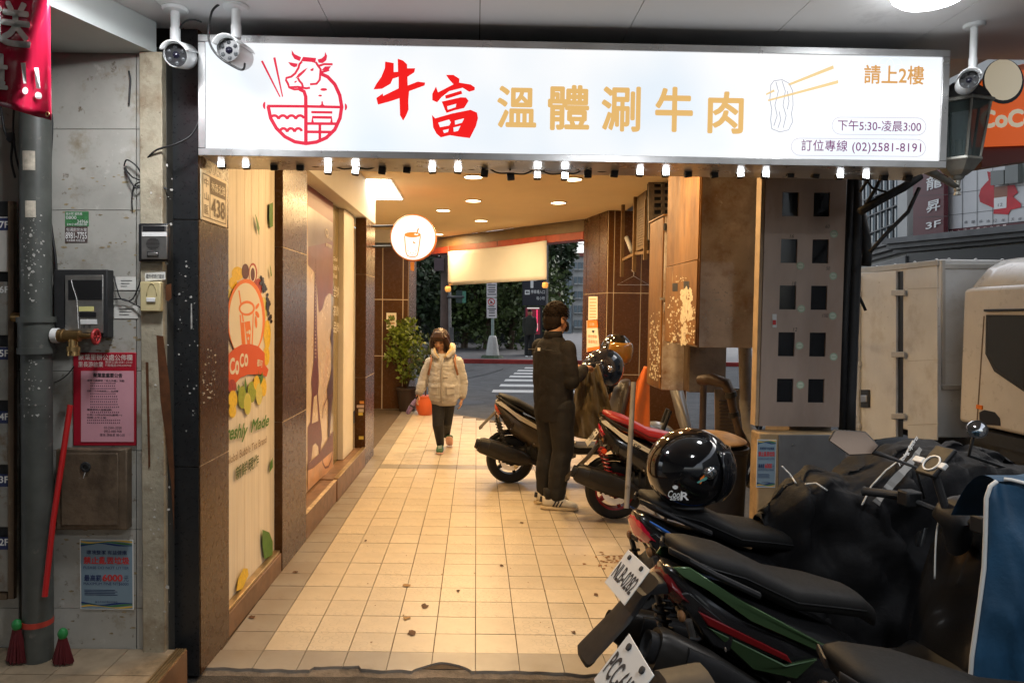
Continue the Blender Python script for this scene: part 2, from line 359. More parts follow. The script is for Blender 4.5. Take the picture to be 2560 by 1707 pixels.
struct('upper_floors_slab', MB().box((-9, -6, 3.08), (2.9, 12.5, 11)), m_fascia)
# lintel behind the hanging sign
struct('lintel_beam', MB().box((-1.3, 3.37, 2.45), (1.95, 3.6, 2.949)), m_dark)
tag(part('conduit', MB().tube([(-1.1, 3.345, 2.72), (2.0, 3.345, 2.71)], .015, 8), mat('rust conduit', (.3, .12, .04), .6), bpy.data.objects['lintel_beam']))
# lower soffit on the left with its fascia
pl_ = [(-1.335, 3.02), (-1.56, 2.40), (-2.35, .4), (-4, .4), (-4, 3.02)]
struct('lowered_ceiling', MB().prism([(x, y, 2.655) for x, y in pl_], (0, 0, .128)), m_fascia)

# ---- shop wall on the left
def pillar_bands(name, label, foot, mm, joints=(0, .922, 1.985, 2.86), group=None, cat='pillar'):
    e = thing(name, label, cat, (foot[0][0], foot[0][1], 0), group)
    c = V((sum(p[0] for p in foot) / len(foot), sum(p[1] for p in foot) / len(foot), 0))
    ins = [V((p[0], p[1], 0)) + (c - V((p[0], p[1], 0))).normalized() * .006 for p in foot]
    part('core', MB().prism([(p.x, p.y, joints[0]) for p in ins], (0, 0, joints[-1] - joints[0])), m_grout, e)
    n = len(foot)
    for a, b in zip(joints[:-1], joints[1:]):
        part('tile', MB().prism([(p[0], p[1], a + .0015) for p in foot], (0, 0, b - a - .003)), mm, e, bevel=.002)
    return e
def foot(t0, t1, o0, o1): return [(WP(t, o, 0).x, WP(t, o, 0).y) for t, o in ((t0, o0), (t0, o1), (t1, o1), (t1, o0))]
P1 = pillar_bands('pillar', 'dark tiled corner pillar carrying the door number plate', foot(0, .35, -.112, 0), m_stone)
P2 = pillar_bands('pillar', 'dark tiled pillar between the wood poster and the shop window', foot(1.27, 1.86, -.07, 0), m_stone)
P3 = pillar_bands('pillar', 'dark tiled pillar with small stickers and the round sign bracket', foot(4.32, 4.9, -.11, 0), m_stone, (0, .922, 1.985, 2.56))
# front sheath of the corner pillar is slate coloured
slf = Plane((0, 3.1 - .004, 0), (0, -1, 0))
for a, b in ((0, .922), (.922, 1.985), (1.985, 2.86)):
    part('front_tile', MB().box((-1.3, 3.092, a + .002), (-1.1935, 3.0985, b - .002)), m_stoneb, P1)
wall = MB(); wbox(wall, .35, 1.27, -.35, -.055, 0, 2.9); wbox(wall, 1.86, 4.32, -.5, -.32, 0, 2.9); wbox(wall, 1.27, 1.86, -.4, -.072, 0, 2.9)
solo('shop_wall', wall, m_cream, 'cream wall of the tea shop behind pillars and posters', 'wall')
hd = thing('shop_header', 'cream boxed header above the tea shop window', 'header', WP(1.86, 0, 2.56))
h = MB(); wbox(h, 1.863, 4.9, -.32, .003, 2.565, 2.948); part('casing', h, m_cream, hd, bevel=.004)
sk = thing('skirting', 'brown skirting ledge under the wood grain poster', 'skirting', WP(.35, 0, 0))
m_brown = mat('brown step tile', (.2, .105, .055), .45, var=.3, vs=7, dirt=[((.09, .05, .03), 6, .55, .75)])
m_nose = mat('worn metal nosing', (.5, .36, .2), .35, .8, var=.25, vs=14)
s_ = MB(); wbox(s_, .353, 1.267, -.054, -.004, 0, .118); part('board', s_, m_brown, sk, bevel=.004)
s_ = MB(); wbox(s_, .353, 1.267, -.053, -.012, .119, .135); part('cap', s_, m_nose, sk, bevel=.003)
st = thing('step', 'brown tiled shop step with worn metal nosing below the window', 'step', WP(1.9, 0, 0))
for a, b in ((1.863, 2.9), (2.903, 4.31)):
    s_ = MB(); wbox(s_, a, b, -.318, .004 if a > 2 else -.004, 0, .195 if a > 2 else .185); part('block', s_, m_brown, st, bevel=.008)
s_ = MB(); wbox(s_, 2.91, 4.305, -.03, .012, .196, .203); part('nosing', s_, m_nose, st, bevel=.002)
s_ = MB(); wbox(s_, 1.87, 2.895, -.03, .002, .186, .190); part('nosing', s_, mat('chipped edge', (.55, .42, .28), .7, var=.4, vs=30, bump=.6, bs=50), st)

# ---- back wall and street corner opening
bw = thing('back_wall', 'dark tiled wall behind the potted plants at the arcade end', 'wall', (-1.5, 11.85, 0))
part('core', MB().box((-1.95, 11.8555, 0), (-1.12, 13.3, 2.71)), m_grout, bw)
xs = [-1.95, PY(956, 800, 11.85).x, PY(1007, 800, 11.85).x, -1.118]; zs = [0, .88, 1.807, 2.71]
for a, b in zip(xs[:-1], xs[1:]):
    for c, d in zip(zs[:-1], zs[1:]): part('tile', MB().box((a + .007, 11.85, c + .007), (b - .007, 11.858, d - .007)), m_stone, bw)
part('return_tile', MB().box((-1.121, 11.862, 0), (-1.112, 13.3, 2.71)), m_stone, bw)
part('bulkhead', MB().box((-1.95, 11.87, 2.711), (-1.12, 13.3, 2.949)), m_cream, bw)
part('ledge', MB().box((-1.95, 11.80, 2.69), (-1.05, 11.849, 2.73)), m_stoneb, bw)
struct('counter_wall', MB().box((-2.1, 7.95, 0), (-1.96, 13.3, 2.94)), m_cream)
bd = (BB - BA).normalized(); bn = V((bd.y, -bd.x, 0))
if bn.y > 0: bn = -bn
beam = thing('corner_beam', 'olive beam with a red strip over the street corner opening', 'beam', BA + V((0, 0, 2.7)))
BMP = Plane(BA, bn)
def bmbox(mb, a0, a1, o0, o1, z0, z1): return mb.hexa([BMP.at(a, z, o) for z in (z0, z1) for a, o in ((a0, o0), (a0, o1), (a1, o1), (a1, o0))])
LB = (BB - BA).length
part('girder', bmbox(MB(), -.2, LB, -.25, 0, 2.775, 2.948), mat('olive beam paint', (.13, .085, .035), .5, var=.2, vs=6), beam, bevel=.004)
part('strip', bmbox(MB(), -.2, LB, -.25, .012, 2.665, 2.774), m_redbeam, beam, bevel=.003)
# right-hand pillar at the corner
rp = thing('corner_pillar', 'broad dark tiled pillar at the street corner with two notices', 'pillar', (1.7, 9.4, 0))
q1, q2, q3, q4 = V((1.515, 10.24, 0)), V((1.69, 9.36, 0)), V((2.75, 9.36, 0)), V((2.75, 10.6, 0))
part('core', MB().prism([(p.x + .002, p.y - .002, 0) for p in (q1, q2, q3, q4)], (0, 0, 2.948)), m_grout, rp)
RPL = Plane(q2, V((-(q1 - q2).y, (q1 - q2).x, 0)) * (1 if -(q1 - q2).y < 0 else -1)); RPF = PLY(9.36)
zs = [0, .825, 1.886, 2.948]
xsF = [1.69, PY(1532, 800, 9.36).x, PY(1600, 800, 9.36).x, 2.75]
Ld = (q1 - q2); 
for c, d in zip(zs[:-1], zs[1:]):
    for a, b in zip(xsF[:-1], xsF[1:]): part('tile', MB().box((a + .006, 9.352, c + .006), (b - .006, 9.362, d - .006)), m_stone, rp)
    for a, b in ((0.004, .3), (.318, .84), (.858, .995)):
        A = q2 + Ld * a; B = q2 + Ld * b; nn = V((-Ld.y, Ld.x, 0)).normalized(); nn = nn if nn.x < 0 else -nn
        part('tile', MB().prism([tuple(A) [:2] + (c + .006,), tuple(B)[:2] + (c + .006,), tuple(B + nn * .008)[:2] + (c + .006,), tuple(A + nn * .008)[:2] + (c + .006,)], (0, 0, d - c - .012)), m_stone, rp)
RPL = Plane(q2 + nn * .008, nn)

# ---- lamps of the arcade
m_lamp = mat('warm lamp glass', (1, .9, .7), .4, emit=(1, .80, .5), es=9)
m_trim = mat('lamp trim', (.75, .7, .62), .4)
def downlight(x, y, label, group, power=27, col=(1, .66, .31)):
    e = thing('downlight', label, 'downlight', (x, y, 2.949), group)
    mb = MB(); mb.lathe([(.085, 0), (.1, -.004), (.104, -.009), (.098, -.012), (.088, -.012)], (x, y, 2.95), n=28, caps=False); part('trim', mb, m_trim, e, smooth=True)
    part('lens', MB().lathe([(.088, -.010), (.05, -.013), (.004, -.014)], (x, y, 2.95), n=28, caps=False), m_lamp, e, smooth=True)
    ld = bpy.data.lights.new('lamp', 'AREA'); ld.shape = 'DISK'; ld.size = .16; ld.energy = power; ld.color = col
    lo = bpy.data.objects.new('lamp', ld); COL.objects.link(lo); lo.location = (x, y, 2.93); lo.parent = e; lo.matrix_parent_inverse = e.matrix_world.inverted()
dl = [(1183, 441, 'warm downlight just under the sign edge, above the white banner'), (1432, 447, 'warm downlight partly behind a lit floodlight of the sign'),
      (1183, 501, 'warm ceiling downlight nearest the sign in the middle row of three'), (1108, 525, 'warm ceiling downlight closest above the round cup sign'),
      (1396, 506, 'lone warm ceiling downlight towards the rusty cabinet side'), (1203, 551, 'warm ceiling downlight nearest the olive corner beam'),
      (1095, 585, 'small warm downlight half hidden behind the round cup sign')]
for x, y, l in dl:
    p = PZ(x, y, 2.95); downlight(p.x, p.y, l, 'arcade ceiling downlights')
downlight(-.1, 4.5, 'added warm downlight hidden behind the sign on the shop window side', 'arcade ceiling downlights'); downlight(.9, 4.6, 'added warm downlight hidden behind the sign on the cabinet side', 'arcade ceiling downlights')  # unseen pair added behind the sign to brighten the near floor
# bright recessed panel at the tea counter
pa = PZ(1005, 497, 2.95); e = thing('light_panel', 'square bright ceiling light panel above the tea counter', 'light panel', (pa.x - .4, pa.y - .6, 2.949))
part('diffuser', MB().box((pa.x - .75, pa.y - 1.25, 2.936), (pa.x, pa.y, 2.944)), mat('panel diffuser', (1, 1, .9), .5, emit=(1, .95, .8), es=9), e)
part('trim', MB().box((pa.x - .78, pa.y - 1.28, 2.9445), (pa.x + .03, pa.y + .03, 2.9495)), m_trim, e)
# round soffit lamps of the canopy, cool white
m_cool = mat('cool lamp glass', (1, 1, 1), .4, emit=(.93, .97, 1), es=13)
def canopy_lamp(x, y, label, power):
    e = thing('canopy_lamp', label, 'ceiling lamp', (x, y, 2.784), 'cool canopy lamps')
    part('trim', MB().lathe([(.14, 0), (.15, -.006), (.142, -.012), (.13, -.012)], (x, y, 2.785), n=28, caps=False), m_trim, e, smooth=True)
    part('lens', MB().lathe([(.13, -.01), (.125, -.035), (.1, -.055), (.05, -.066), (.004, -.068)], (x, y, 2.785), n=28, caps=False), m_cool, e, smooth=True)
    ld = bpy.data.lights.new('lamp', 'AREA'); ld.shape = 'DISK'; ld.size = .24; ld.energy = power; ld.color = (.95, .97, 1)
    lo = bpy.data.objects.new('lamp', ld); COL.objects.link(lo); lo.location = (x, y, 2.712); lo.parent = e; lo.matrix_parent_inverse = e.matrix_world.inverted()
p = PZ(2330, -38, 2.785); canopy_lamp(p.x, p.y, 'bright cool lamp in the canopy ceiling above the sign corner', 5)
canopy_lamp(-1.12, 2.4, 'cool canopy lamp above the red banner side', 12); canopy_lamp(1.1, .5, 'cool canopy lamp above the parked scooters, behind the viewer', 26)
# ================================================================ facade left of the arcade
m_wt = mat('old wall tile', (.42, .41, .37), .42, var=.18, vs=3, rnd=.1, dirt=[((.24, .19, .11), 4, .54, .7), ((.13, .1, .06), 22, .62, .7), ((.52, .51, .47), 14, .62, .7), ((.16, .13, .09), 1.3, .6, .8)])
m_plas = mat('stained plaster', (.42, .37, .27), .8, var=.25, vs=5, bump=.35, bs=40, dirt=[((.2, .14, .08), 3, .5, .68), ((.16, .11, .06), 9, .56, .7), ((.1, .07, .045), 34, .64, .72), ((.52, .46, .36), 18, .63, .7)])
m_black = mat('black plastic', (.018, .018, .02), .35)
m_blackm = mat('matt black plastic', (.022, .022, .023), .6, var=.2, vs=30)
m_steel = mat('brushed steel', (.55, .54, .52), .32, .9, var=.12, vs=30)
m_white = mat('white plastic', (.75, .77, .77), .35)
m_paper = mat('paper', (.72, .71, .66), .7, var=.06, vs=12)
m_wht = mat('white print', (.82, .82, .8), .6)
m_ink = mat('black print', (.03, .03, .035), .6)
m_red = mat('red print', (.6, .03, .03), .5)
m_cable = mat('black cable', (.015, .015, .016), .5)
m_wood = mat('old frame wood', (.13, .085, .05), .6, var=.3, vs=8, dirt=[((.25, .2, .13), 16, .6, .75)])
def px_rect(pl, x0, y0, x1, y1): return [(x0, y1), (x1, y1), (x1, y0), (x0, y0)]
def cable(name, pts, r, label, m=None, parent=None, n=6):
    # smooth (Catmull-Rom) tube
    P = [V(p) for p in pts]; out = []
    for i in range(len(P) - 1):
        a, b, c, d = P[max(0, i - 1)], P[i], P[i + 1], P[min(len(P) - 1, i + 2)]
        for q in range(6):
            t = q / 6; out.append(.5 * ((2 * b) + (c - a) * t + (2 * a - 5 * b + 4 * c - d) * t * t + (3 * b - a - 3 * c + d) * t ** 3))
    out.append(P[-1]); mb = MB().tube(out, r, n)
    if parent is not None: return part(name, mb, m or m_cable, parent, smooth=True)
    return solo(name, mb, m or m_cable, label, 'cable', smooth=True)

fw = thing('tiled_wall', 'grimy pale tiled wall left of the arcade with old stickers', 'wall', (-1.6, 3.05, 0))
part('core', MB().box((-4, 3.034, 0), (-1.30, 3.35, 2.655)), mat('wall grout', (.06, .055, .045), .9), fw)
ys = [20, 122, 324, 526, 727, 927, 1125, 1322, 1518, 1645]
for x0, x1 in ((-330, 49), (130, 342), (343.5, 360)):
    for y0, y1 in zip(ys[:-1], ys[1:]):
        part('tile', MB().slab(FL, [(x0 + .7, y1 - .8), (x1 - .7, y1 - .8), (x1 - .7, y0 + .8), (x0 + .7, y0 + .8)], .006, -.004), m_wt, fw)
pst = solo('plaster_pilaster', MB().box((PY(361, 800, 3.03).x, 2.995, .1), (-1.303, 3.2, 2.655)), m_plas, 'stained beige plaster pilaster with torn brown tape beside the slate pillar', 'pilaster', bevel=.004)
PP = PLY(2.994)
tp = MB().flat(PP, [(391, 838), (408, 840), (424, 960), (436, 1180), (435, 1340), (428, 1210), (412, 1080), (401, 1000)]); tp.flat(PP, [(364, 905), (371, 905), (376, 1165), (371, 1172)])
tp.flat(PP, [(414, 712), (428, 709), (429, 745), (421, 753), (414, 750)])
part('torn_tape', tp, mat('brown tape', (.12, .045, .018), .45, var=.3, vs=30), pst)

# raised doorstep with brass nosing
stp = thing('doorstep', 'raised tiled doorstep with brass nosing in front of the mailboxes', 'step', (-1.6, 2.6, 0))
part('block', MB().box((-4, 1.6, -.02), (-1.235, 3.03, .138)), m_cem, stp)
m_step = mat('wood look step tile', (.38, .29, .19), .45, var=.25, vs=9, rnd=.2, dirt=[((.1, .08, .05), 4, .52, .7)])
for i in range(14):
    x = -1.27 - .2 * i
    for y0, y1 in ((1.6, 2.2), (2.2, 2.8), (2.8, 3.025)): part('tile', MB().box((x - .197, y0 + .002, .139), (x, y1 - .002, .15)), m_step, stp)
for k_ in range(4): part('nosing', MB().box((-1.265 + .012 * k_, 1.6, .151), (-1.257 + .012 * k_, 3.02, .157)), m_nose, stp)
part('riser', MB().box((-1.234, 1.6, 0), (-1.218, 3.02, .15)), m_brown, stp)

# drain pipe
PYP = 2.93
dp = thing('drain_pipe', 'dark grey drain pipe spotted with torn paper beside the mailboxes', 'pipe', PY(95, 1660, PYP))
m_pipe = mat('grey green pipe', (.075, .08, .072), .45, var=.25, vs=10, dirt=[((.16, .15, .13), 22, .6, .7), ((.2, .12, .07), 7, .68, .8)])
a, b = PY(87, 120, PYP), PY(96, 1668, PYP)
part('tube', MB().tube([a, b], .057, 20), m_pipe, dp, smooth=40)
for y0, y1, r in ((800, 878, .066), (792, 806, .072), (868, 884, .070), (1005, 1012, .059)): part('coupling', MB().tube([PY(91, y0, PYP), PY(91.5, y1, PYP)], r, 20), m_pipe, dp, smooth=40)
part('red_tie', MB().tube([PY(94, 1545, PYP), PY(94.5, 1558, PYP)], .0595, 20), mat('red ribbon', (.5, .05, .03), .5), dp, smooth=40)
fl = MB(); rr = random.Random(3)
for _ in range(150):
    y = rr.choice([rr.uniform(540, 760), rr.uniform(890, 1050), rr.uniform(540, 700)]); ang = rr.gauss(.15, .45) - math.pi / 2; s = rr.uniform(.0012, .006) * rr.choice([.5, .8, 1, 1.3])
    c = PY(91, y, PYP); c = V((a.x + (b.x - a.x) * (y - 120) / 1548, PYP, c.z))
    t = V((math.cos(ang), math.sin(ang), 0)); tt = V((-t.y, t.x, 0)); o_ = c + t * rr.uniform(.0583, .0592); n_ = rr.randint(3, 5); ph = rr.uniform(0, 6)
    fl.add([o_ + tt * (s * rr.uniform(.3, 1.5) * math.cos(ph + 6.283 * q / n_)) + V((0, 0, s * rr.uniform(.5, 1.5) * math.sin(ph + 6.283 * q / n_))) for q in range(n_)], [list(range(n_))])
tag(part('paper_residue', fl, mat('dirty paper', (.42, .41, .38), .8, var=.5, vs=60), dp), kind='stuff')
for y0, y1, hw in ((385, 432, .0), (507, 548, .0)):
    p_ = MB()
    for q in range(8):
        t0 = -math.pi / 2 - .62 + 1.1 * q / 8; t1 = -math.pi / 2 - .62 + 1.1 * (q + 1) / 8; za = PY(90, y0, PYP).z; zb = PY(90, y1, PYP).z; cx_ = a.x + .001
        p_.add([(cx_ + .0578 * math.cos(t0), PYP + .0578 * math.sin(t0), zb), (cx_ + .0578 * math.cos(t1), PYP + .0578 * math.sin(t1), zb), (cx_ + .0578 * math.cos(t1), PYP + .0578 * math.sin(t1), za), (cx_ + .0578 * math.cos(t0), PYP + .0578 * math.sin(t0), za)], [(0, 1, 2, 3)])
    part('sticker', p_, mat('aged sticker', (.5, .45, .36), .7, var=.35, vs=25), dp)
# hose valve
m_brass = mat('aged brass', (.36, .22, .09), .35, .9, var=.3, vs=30)
vz = PY(150, 839, PYP).z; xx = lambda px: PY(px, 839, PYP).x
hv = thing('hose_valve', 'brass hose valve with a red handwheel on the drain pipe', 'valve', (xx(185), PYP, vz))
part('seal_tape', MB().tube([(xx(122), PYP, vz), (xx(133), PYP, vz)], .026, 16), m_pipe, hv, smooth=40); part('seal_tape', MB().tube([(xx(133), PYP, vz), (xx(148), PYP, vz)], .030, 16), m_wht, hv, smooth=40)
part('body', MB().tube([(xx(147), PYP, vz), (xx(160), PYP, vz), (xx(162), PYP, vz), (xx(200), PYP, vz), (xx(203), PYP, vz), (xx(228), PYP, vz)], [.027, .027, .022, .024, .012, .010], 16), m_brass, hv, smooth=40)
part('outlet', MB().tube([(xx(183), PYP, vz), (xx(183), PYP, vz - .042), (xx(183), PYP, vz - .043), (xx(183), PYP, vz - .062), (xx(183), PYP, vz - .063), (xx(183), PYP, vz - .08)], [.019, .02, .027, .027, .024, .026], 16), mat('bright brass', (.65, .42, .18), .22, .95), hv, smooth=40)
w_ = MB(); wc = V((xx(240), PYP, vz - .003))
w_.tube([wc + V((0, math.cos(q * .628) * .029, math.sin(q * .628) * .029)) for q in range(10)], .0065, 8, closed=True)
for q in range(4): w_.tube([wc, wc + V((.0, math.cos(q * 1.571) * .029, math.sin(q * 1.571) * .029))], .005, 6)
part('handwheel', w_, mat('red handwheel', (.42, .03, .03), .4), hv, smooth=True)
solo('pipe_cap', MB().tube([PY(36, 793, 2.96), PY(58, 793, 2.95)], [.022, .02], 14), m_brass, 'small brass cap between the mailboxes and the drain pipe', 'cap', smooth=40)

# mailboxes
m_mail = mat('scuffed mailbox metal', (.34, .33, .3), .4, .5, var=.2, vs=8, dirt=[((.2, .12, .06), 10, .55, .72), ((.6, .6, .58), 22, .66, .72)])
m_mail2 = mat('pale mailbox metal', (.62, .6, .55), .45, .1, var=.1, vs=8, dirt=[((.3, .16, .06), 14, .6, .7)])
m_blue = mat('blue floor label', (.02, .03, .1), .5)
MF = PLY(2.95)
mf = thing('mailbox_surround', 'weathered wooden surround of the mailbox column at the wall edge', 'frame', PY(30, 1490, 2.95))
part('post', MB().slab(MF, px_rect(MF, 28, 505, 42, 1492), .02, -.03), m_wood, mf); part('backing', MB().slab(MF, px_rect(MF, -190, 505, 27, 1470), .015, -.06), m_blackm, mf)
part('sill', MB().slab(MF, px_rect(MF, -190, 1478, 27, 1492), .03, -.04), m_wood, mf)
lab = ['pale mailbox with a blue label, topmost in the column', 'brownish mailbox, second from the top of the column', 'rusty mailbox with torn stickers level with the brass valve', 'dark mailbox level with the pink notice sheet',
       'plain mailbox level with the rusty box', 'lowest mailbox, its blue label half torn off']
for i, (y0, y1, ly) in enumerate(((543, 680, 545), (705, 838, 708), (867, 1000, 868), (1027, 1160, 1027), (1185, 1315, 1185), (1342, 1475, 1342))):
    e = thing('mailbox', lab[i], 'mailbox', PY(10, y1, 2.95), 'mailboxes in the column')
    part('door', MB().slab(MF, px_rect(MF, -165, y0, 26, y1), .012, -.03), m_mail2 if i == 0 else m_mail, e, bevel=.003)
    part('label', MB().slab(MF, px_rect(MF, -14, ly, 20, ly + 31), .001, -.0178), m_blue if i != 1 else m_mail, e)
    px_text('%dF' % (7 - i), MF, -8, ly + 7, 15, ly + 24, m_wht, e, off=-.0158, bold=.02)

# intercom and doorbells
ic = thing('intercom', 'black framed intercom with a silver face and yellow tag behind the valve', 'intercom', FL.pt(220, 843))
part('case', MB().slab(FL, px_rect(FL, 153, 676, 285, 843), .055), m_blackm, ic, bevel=.004); IP = FL.shift(.0555)
part('face', MB().slab(IP, px_rect(IP, 165, 688, 260, 832), .008), m_steel, ic, bevel=.002); IP = IP.shift(.0085)
part('grille', MB().slab(IP, px_rect(IP, 171, 700, 255, 750), .002), m_black, ic)
for q in range(11): part('slat', MB().slab(IP, px_rect(IP, 174, 702 + q * 4.2, 252, 703.6 + q * 4.2), .0035), m_blackm, ic)
part('tag', MB().flat(IP, px_rect(IP, 197, 766, 235, 778)), mat('yellow tag', (.75, .7, .28), .6), ic); part('speaker', MB().flat(IP, px_rect(IP, 198, 781, 240, 793)), m_black, ic)
part('tag', MB().flat(IP, px_rect(IP, 201, 798, 243, 810)), m_wht, ic)
px_text('2樓 1樓', IP, 203, 813, 228, 820, m_ink, ic)
cable('wire', [IP.pt(178, 700, .004), IP.pt(183, 720, .006), IP.pt(192, 750, .006), IP.pt(195, 800, .006), IP.pt(196, 822, .004)], .0014, '', m_wht, ic)
db = thing('door_intercom', 'silver door intercom with speaker slots and call button on the plaster', 'intercom', PP.pt(390, 655))
part('case', MB().slab(PP, px_rect(PP, 352, 560, 428, 655), .025), m_black, db, bevel=.006); IP = PP.shift(.0255)
part('face', MB().slab(IP, px_rect(IP, 355, 564, 419, 648), .006), m_steel, db, bevel=.002); IP = IP.shift(.0065)
part('header', MB().flat(IP, px_rect(IP, 357, 565, 411, 578)), m_black, db); part('tag', MB().flat(IP, px_rect(IP, 355, 580, 417, 591)), m_wht, db)
for q in range(9):
    w = 17 * math.sqrt(max(.15, 1 - ((q - 4) / 4.6) ** 2)); part('slot', MB().flat(IP, px_rect(IP, 382 - w, 596 + q * 3.3, 382 + w, 597.4 + q * 3.3)), m_black, db)
part('button', MB().slab(IP, px_rect(IP, 368, 629, 397, 642), .004), m_black, db, bevel=.002); part('button', MB().slab(IP, px_rect(IP, 370, 631, 395, 640), .0055), m_steel, db, bevel=.002)
sb = thing('switch_box', 'beige plastic switch box under the silver door intercom', 'switch', PP.pt(384, 779))
m_bei = mat('beige plastic', (.62, .52, .28), .45, var=.1, vs=12)
part('case', MB().slab(PP, px_rect(PP, 358, 705, 409, 779), .03), m_bei, sb, bevel=.005); IP = PP.shift(.0305)
part('ring', MB().tube([IP.pt(379 + 12 * math.cos(q / 10 * math.pi), 738 - 30 * math.sin(q / 10 * math.pi), .001) for q in range(11)], .0018, 6), m_bei, sb, smooth=True)
part('rocker', MB().slab(IP, px_rect(IP, 367, 744, 389, 755), .006), m_wht, sb, bevel=.002)
for l, x0, y0, x1, y1 in (('small white business card stuck right of the black intercom', 290, 692, 340, 725), ('faded pink and white cards stuck under the business card', 286, 763, 345, 796)):
    e = solo('card', MB().slab(FL, px_rect(FL, x0, y0, x1, y1), .002, .003), m_paper, l, 'card'); IP = FL.shift(.0055)
    for q in range(3): part('print_line', MB().flat(IP, px_rect(IP, x0 + 12, y0 + 9 + q * 7, x1 - 10 - 6 * q, y0 + 10.3 + q * 7), .0005), m_ink, e)
e = solo('handwritten_label', MB().slab(PP, [(363, 703), (414, 699), (414, 679), (363, 683)], .002), m_paper, 'torn handwritten paper label above the beige switch box', 'label')
px_text('電鈴壞請打電話', PP, 366, 686, 411, 696, m_ink, e, off=.0028, shear=.2)
# stickers
e = solo('sticker', MB().slab(FL, px_rect(FL, 163, 529, 222, 566), .001, .0025), mat('green sticker', (.05, .2, .07), .6, var=.3, vs=60), 'torn green sticker with phone digits on the wall tile', 'sticker'); IP = FL.shift(.004)
px_text('0800', IP, 165, 540, 191, 548, m_wht, e, off=.0004); px_text('34966', IP, 193, 550, 220, 558, m_wht, e, off=.0004); px_text('抽水肥 通馬桶', IP, 165, 531, 205, 538, m_wht, e, off=.0004); px_text('24小時服務', IP, 167, 558, 218, 564, m_wht, e, off=.0004)
e = solo('sticker', MB().slab(FL, px_rect(FL, 163, 567, 219, 607), .001, .0025), mat('brown sticker', (.1, .07, .065), .6), 'brown sticker with a large phone number below the green one', 'sticker')
px_text('8981-7755', IP, 164, 581, 217, 597, m_wht, e, off=.0004, bold=.01); px_text('包通廚房水電', IP, 166, 570, 217, 579, m_wht, e, off=.0004); px_text('專業服務 免費估價', IP, 166, 599, 212, 604, m_wht, e, off=.0004)
gl = MB(); rr = random.Random(5)
for _ in range(110):
    x = rr.uniform(150, 355); y = rr.choice([rr.uniform(420, 680), rr.uniform(780, 880), rr.uniform(1300, 1600)]); s = rr.uniform(1.5, 7); n_ = rr.randint(5, 7); ph = rr.uniform(0, 6)
    gl.flat(FL, [(x + s * rr.uniform(.6, 1.6) * math.cos(ph + 6.283 * q / n_), y - s * .6 * rr.uniform(.4, 1.1) * math.sin(ph + 6.283 * q / n_)) for q in range(n_)], .0024 + rr.uniform(0, .0008))
tag(part('glue_marks', gl, mat('old glue', (.3, .24, .14), .6, var=.5, vs=40), fw), kind='stuff')
gl = MB(); 
for _ in range(46):
    x = rr.uniform(365, 433); y = rr.uniform(400, 1600); s = rr.uniform(1, 5); n_ = 5; ph = rr.uniform(0, 6)
    gl.flat(PP, [(x + s * rr.uniform(.5, 1.3) * math.cos(ph + 6.283 * q / n_), y - s * rr.uniform(.4, 1.4) * math.sin(ph + 6.283 * q / n_)) for q in range(n_)], .0012 + rr.uniform(0, .0006))
tag(part('paint_chips', gl, mat('pale paint chips', (.55, .53, .48), .7, var=.4, vs=40), pst), kind='stuff')
PF = PLY(3.0915); gl = MB()
for _ in range(34):
    x = rr.uniform(445, 496); y = rr.uniform(640, 1080); s = rr.uniform(.8, 3.2); n_ = 5; ph = rr.uniform(0, 6)
    gl.flat(PF, [(x + s * rr.uniform(.5, 1.3) * math.cos(ph + 6.283 * q / n_), y - s * rr.uniform(.4, 1.4) * math.sin(ph + 6.283 * q / n_)) for q in range(n_)], .0006 + rr.uniform(0, .0006))
gl.flat(PF, [(477, 757), (480, 760), (481, 820), (477, 824)], .0006)
for _ in range(40):
    x = rr.uniform(505, 540); y = rr.uniform(870, 1010); s = rr.uniform(.8, 3); n_ = 5; ph = rr.uniform(0, 6)
    gl.flat(WL, [(x + s * rr.uniform(.5, 1.3) * math.cos(ph + 6.283 * q / n_), y - s * rr.uniform(.4, 1.6) * math.sin(ph + 6.283 * q / n_)) for q in range(n_)], .0006 + rr.uniform(0, .0006))
tag(part('paper_flecks', gl, mat('dirty paper'), P1), kind='stuff')

# red notice board
m_board = mat('red notice board', (.42, .012, .03), .35, var=.08, vs=6); m_pink = mat('pink paper', (.72, .36, .42), .65, var=.08, vs=6, dirt=[((.55, .25, .3), 9, .6, .75)])
nb = thing('notice_board', 'red plastic notice board holding a pink printed sheet', 'notice board', FL.pt(264, 1113))
part('board', MB().slab(FL, px_rect(FL, 185, 881, 342, 1113), .008, .003), m_board, nb, bevel=.003); IP = FL.shift(.0115)
part('sheet', MB().slab(IP, px_rect(IP, 203, 927, 335, 1104), .002), m_pink, nb); IQ = IP.shift(.0022)
m_pale = mat('pale print', (.75, .6, .55), .6)
px_text('聚葉里辦公處公佈欄', IP, 196, 886, 331, 900, m_pale, nb, off=.0006, bold=.015); px_text('里長游啟業', IP, 196, 904, 258, 917, m_pale, nb, off=.0006, bold=.01)
px_text('里辦公處:2581-2320', IP, 263, 902, 331, 908, m_pale, nb, off=.0006); px_text('行動電話:0952080908', IP, 263, 910, 328, 916, m_pale, nb, off=.0006)
px_text('聚葉里重要公告', IQ, 233, 933, 306, 943, m_ink, nb, off=.0005, bold=.02)
rows = ['里辦公處舉辦「老人共餐」活動', '', '', '', '日期:二月份(每星期二、五)共餐', '', '', '', '', '', '', '聚葉里防火宣導活動', '', '日期:114年2月24日(星期一)', '時間:上午十點', '', '']
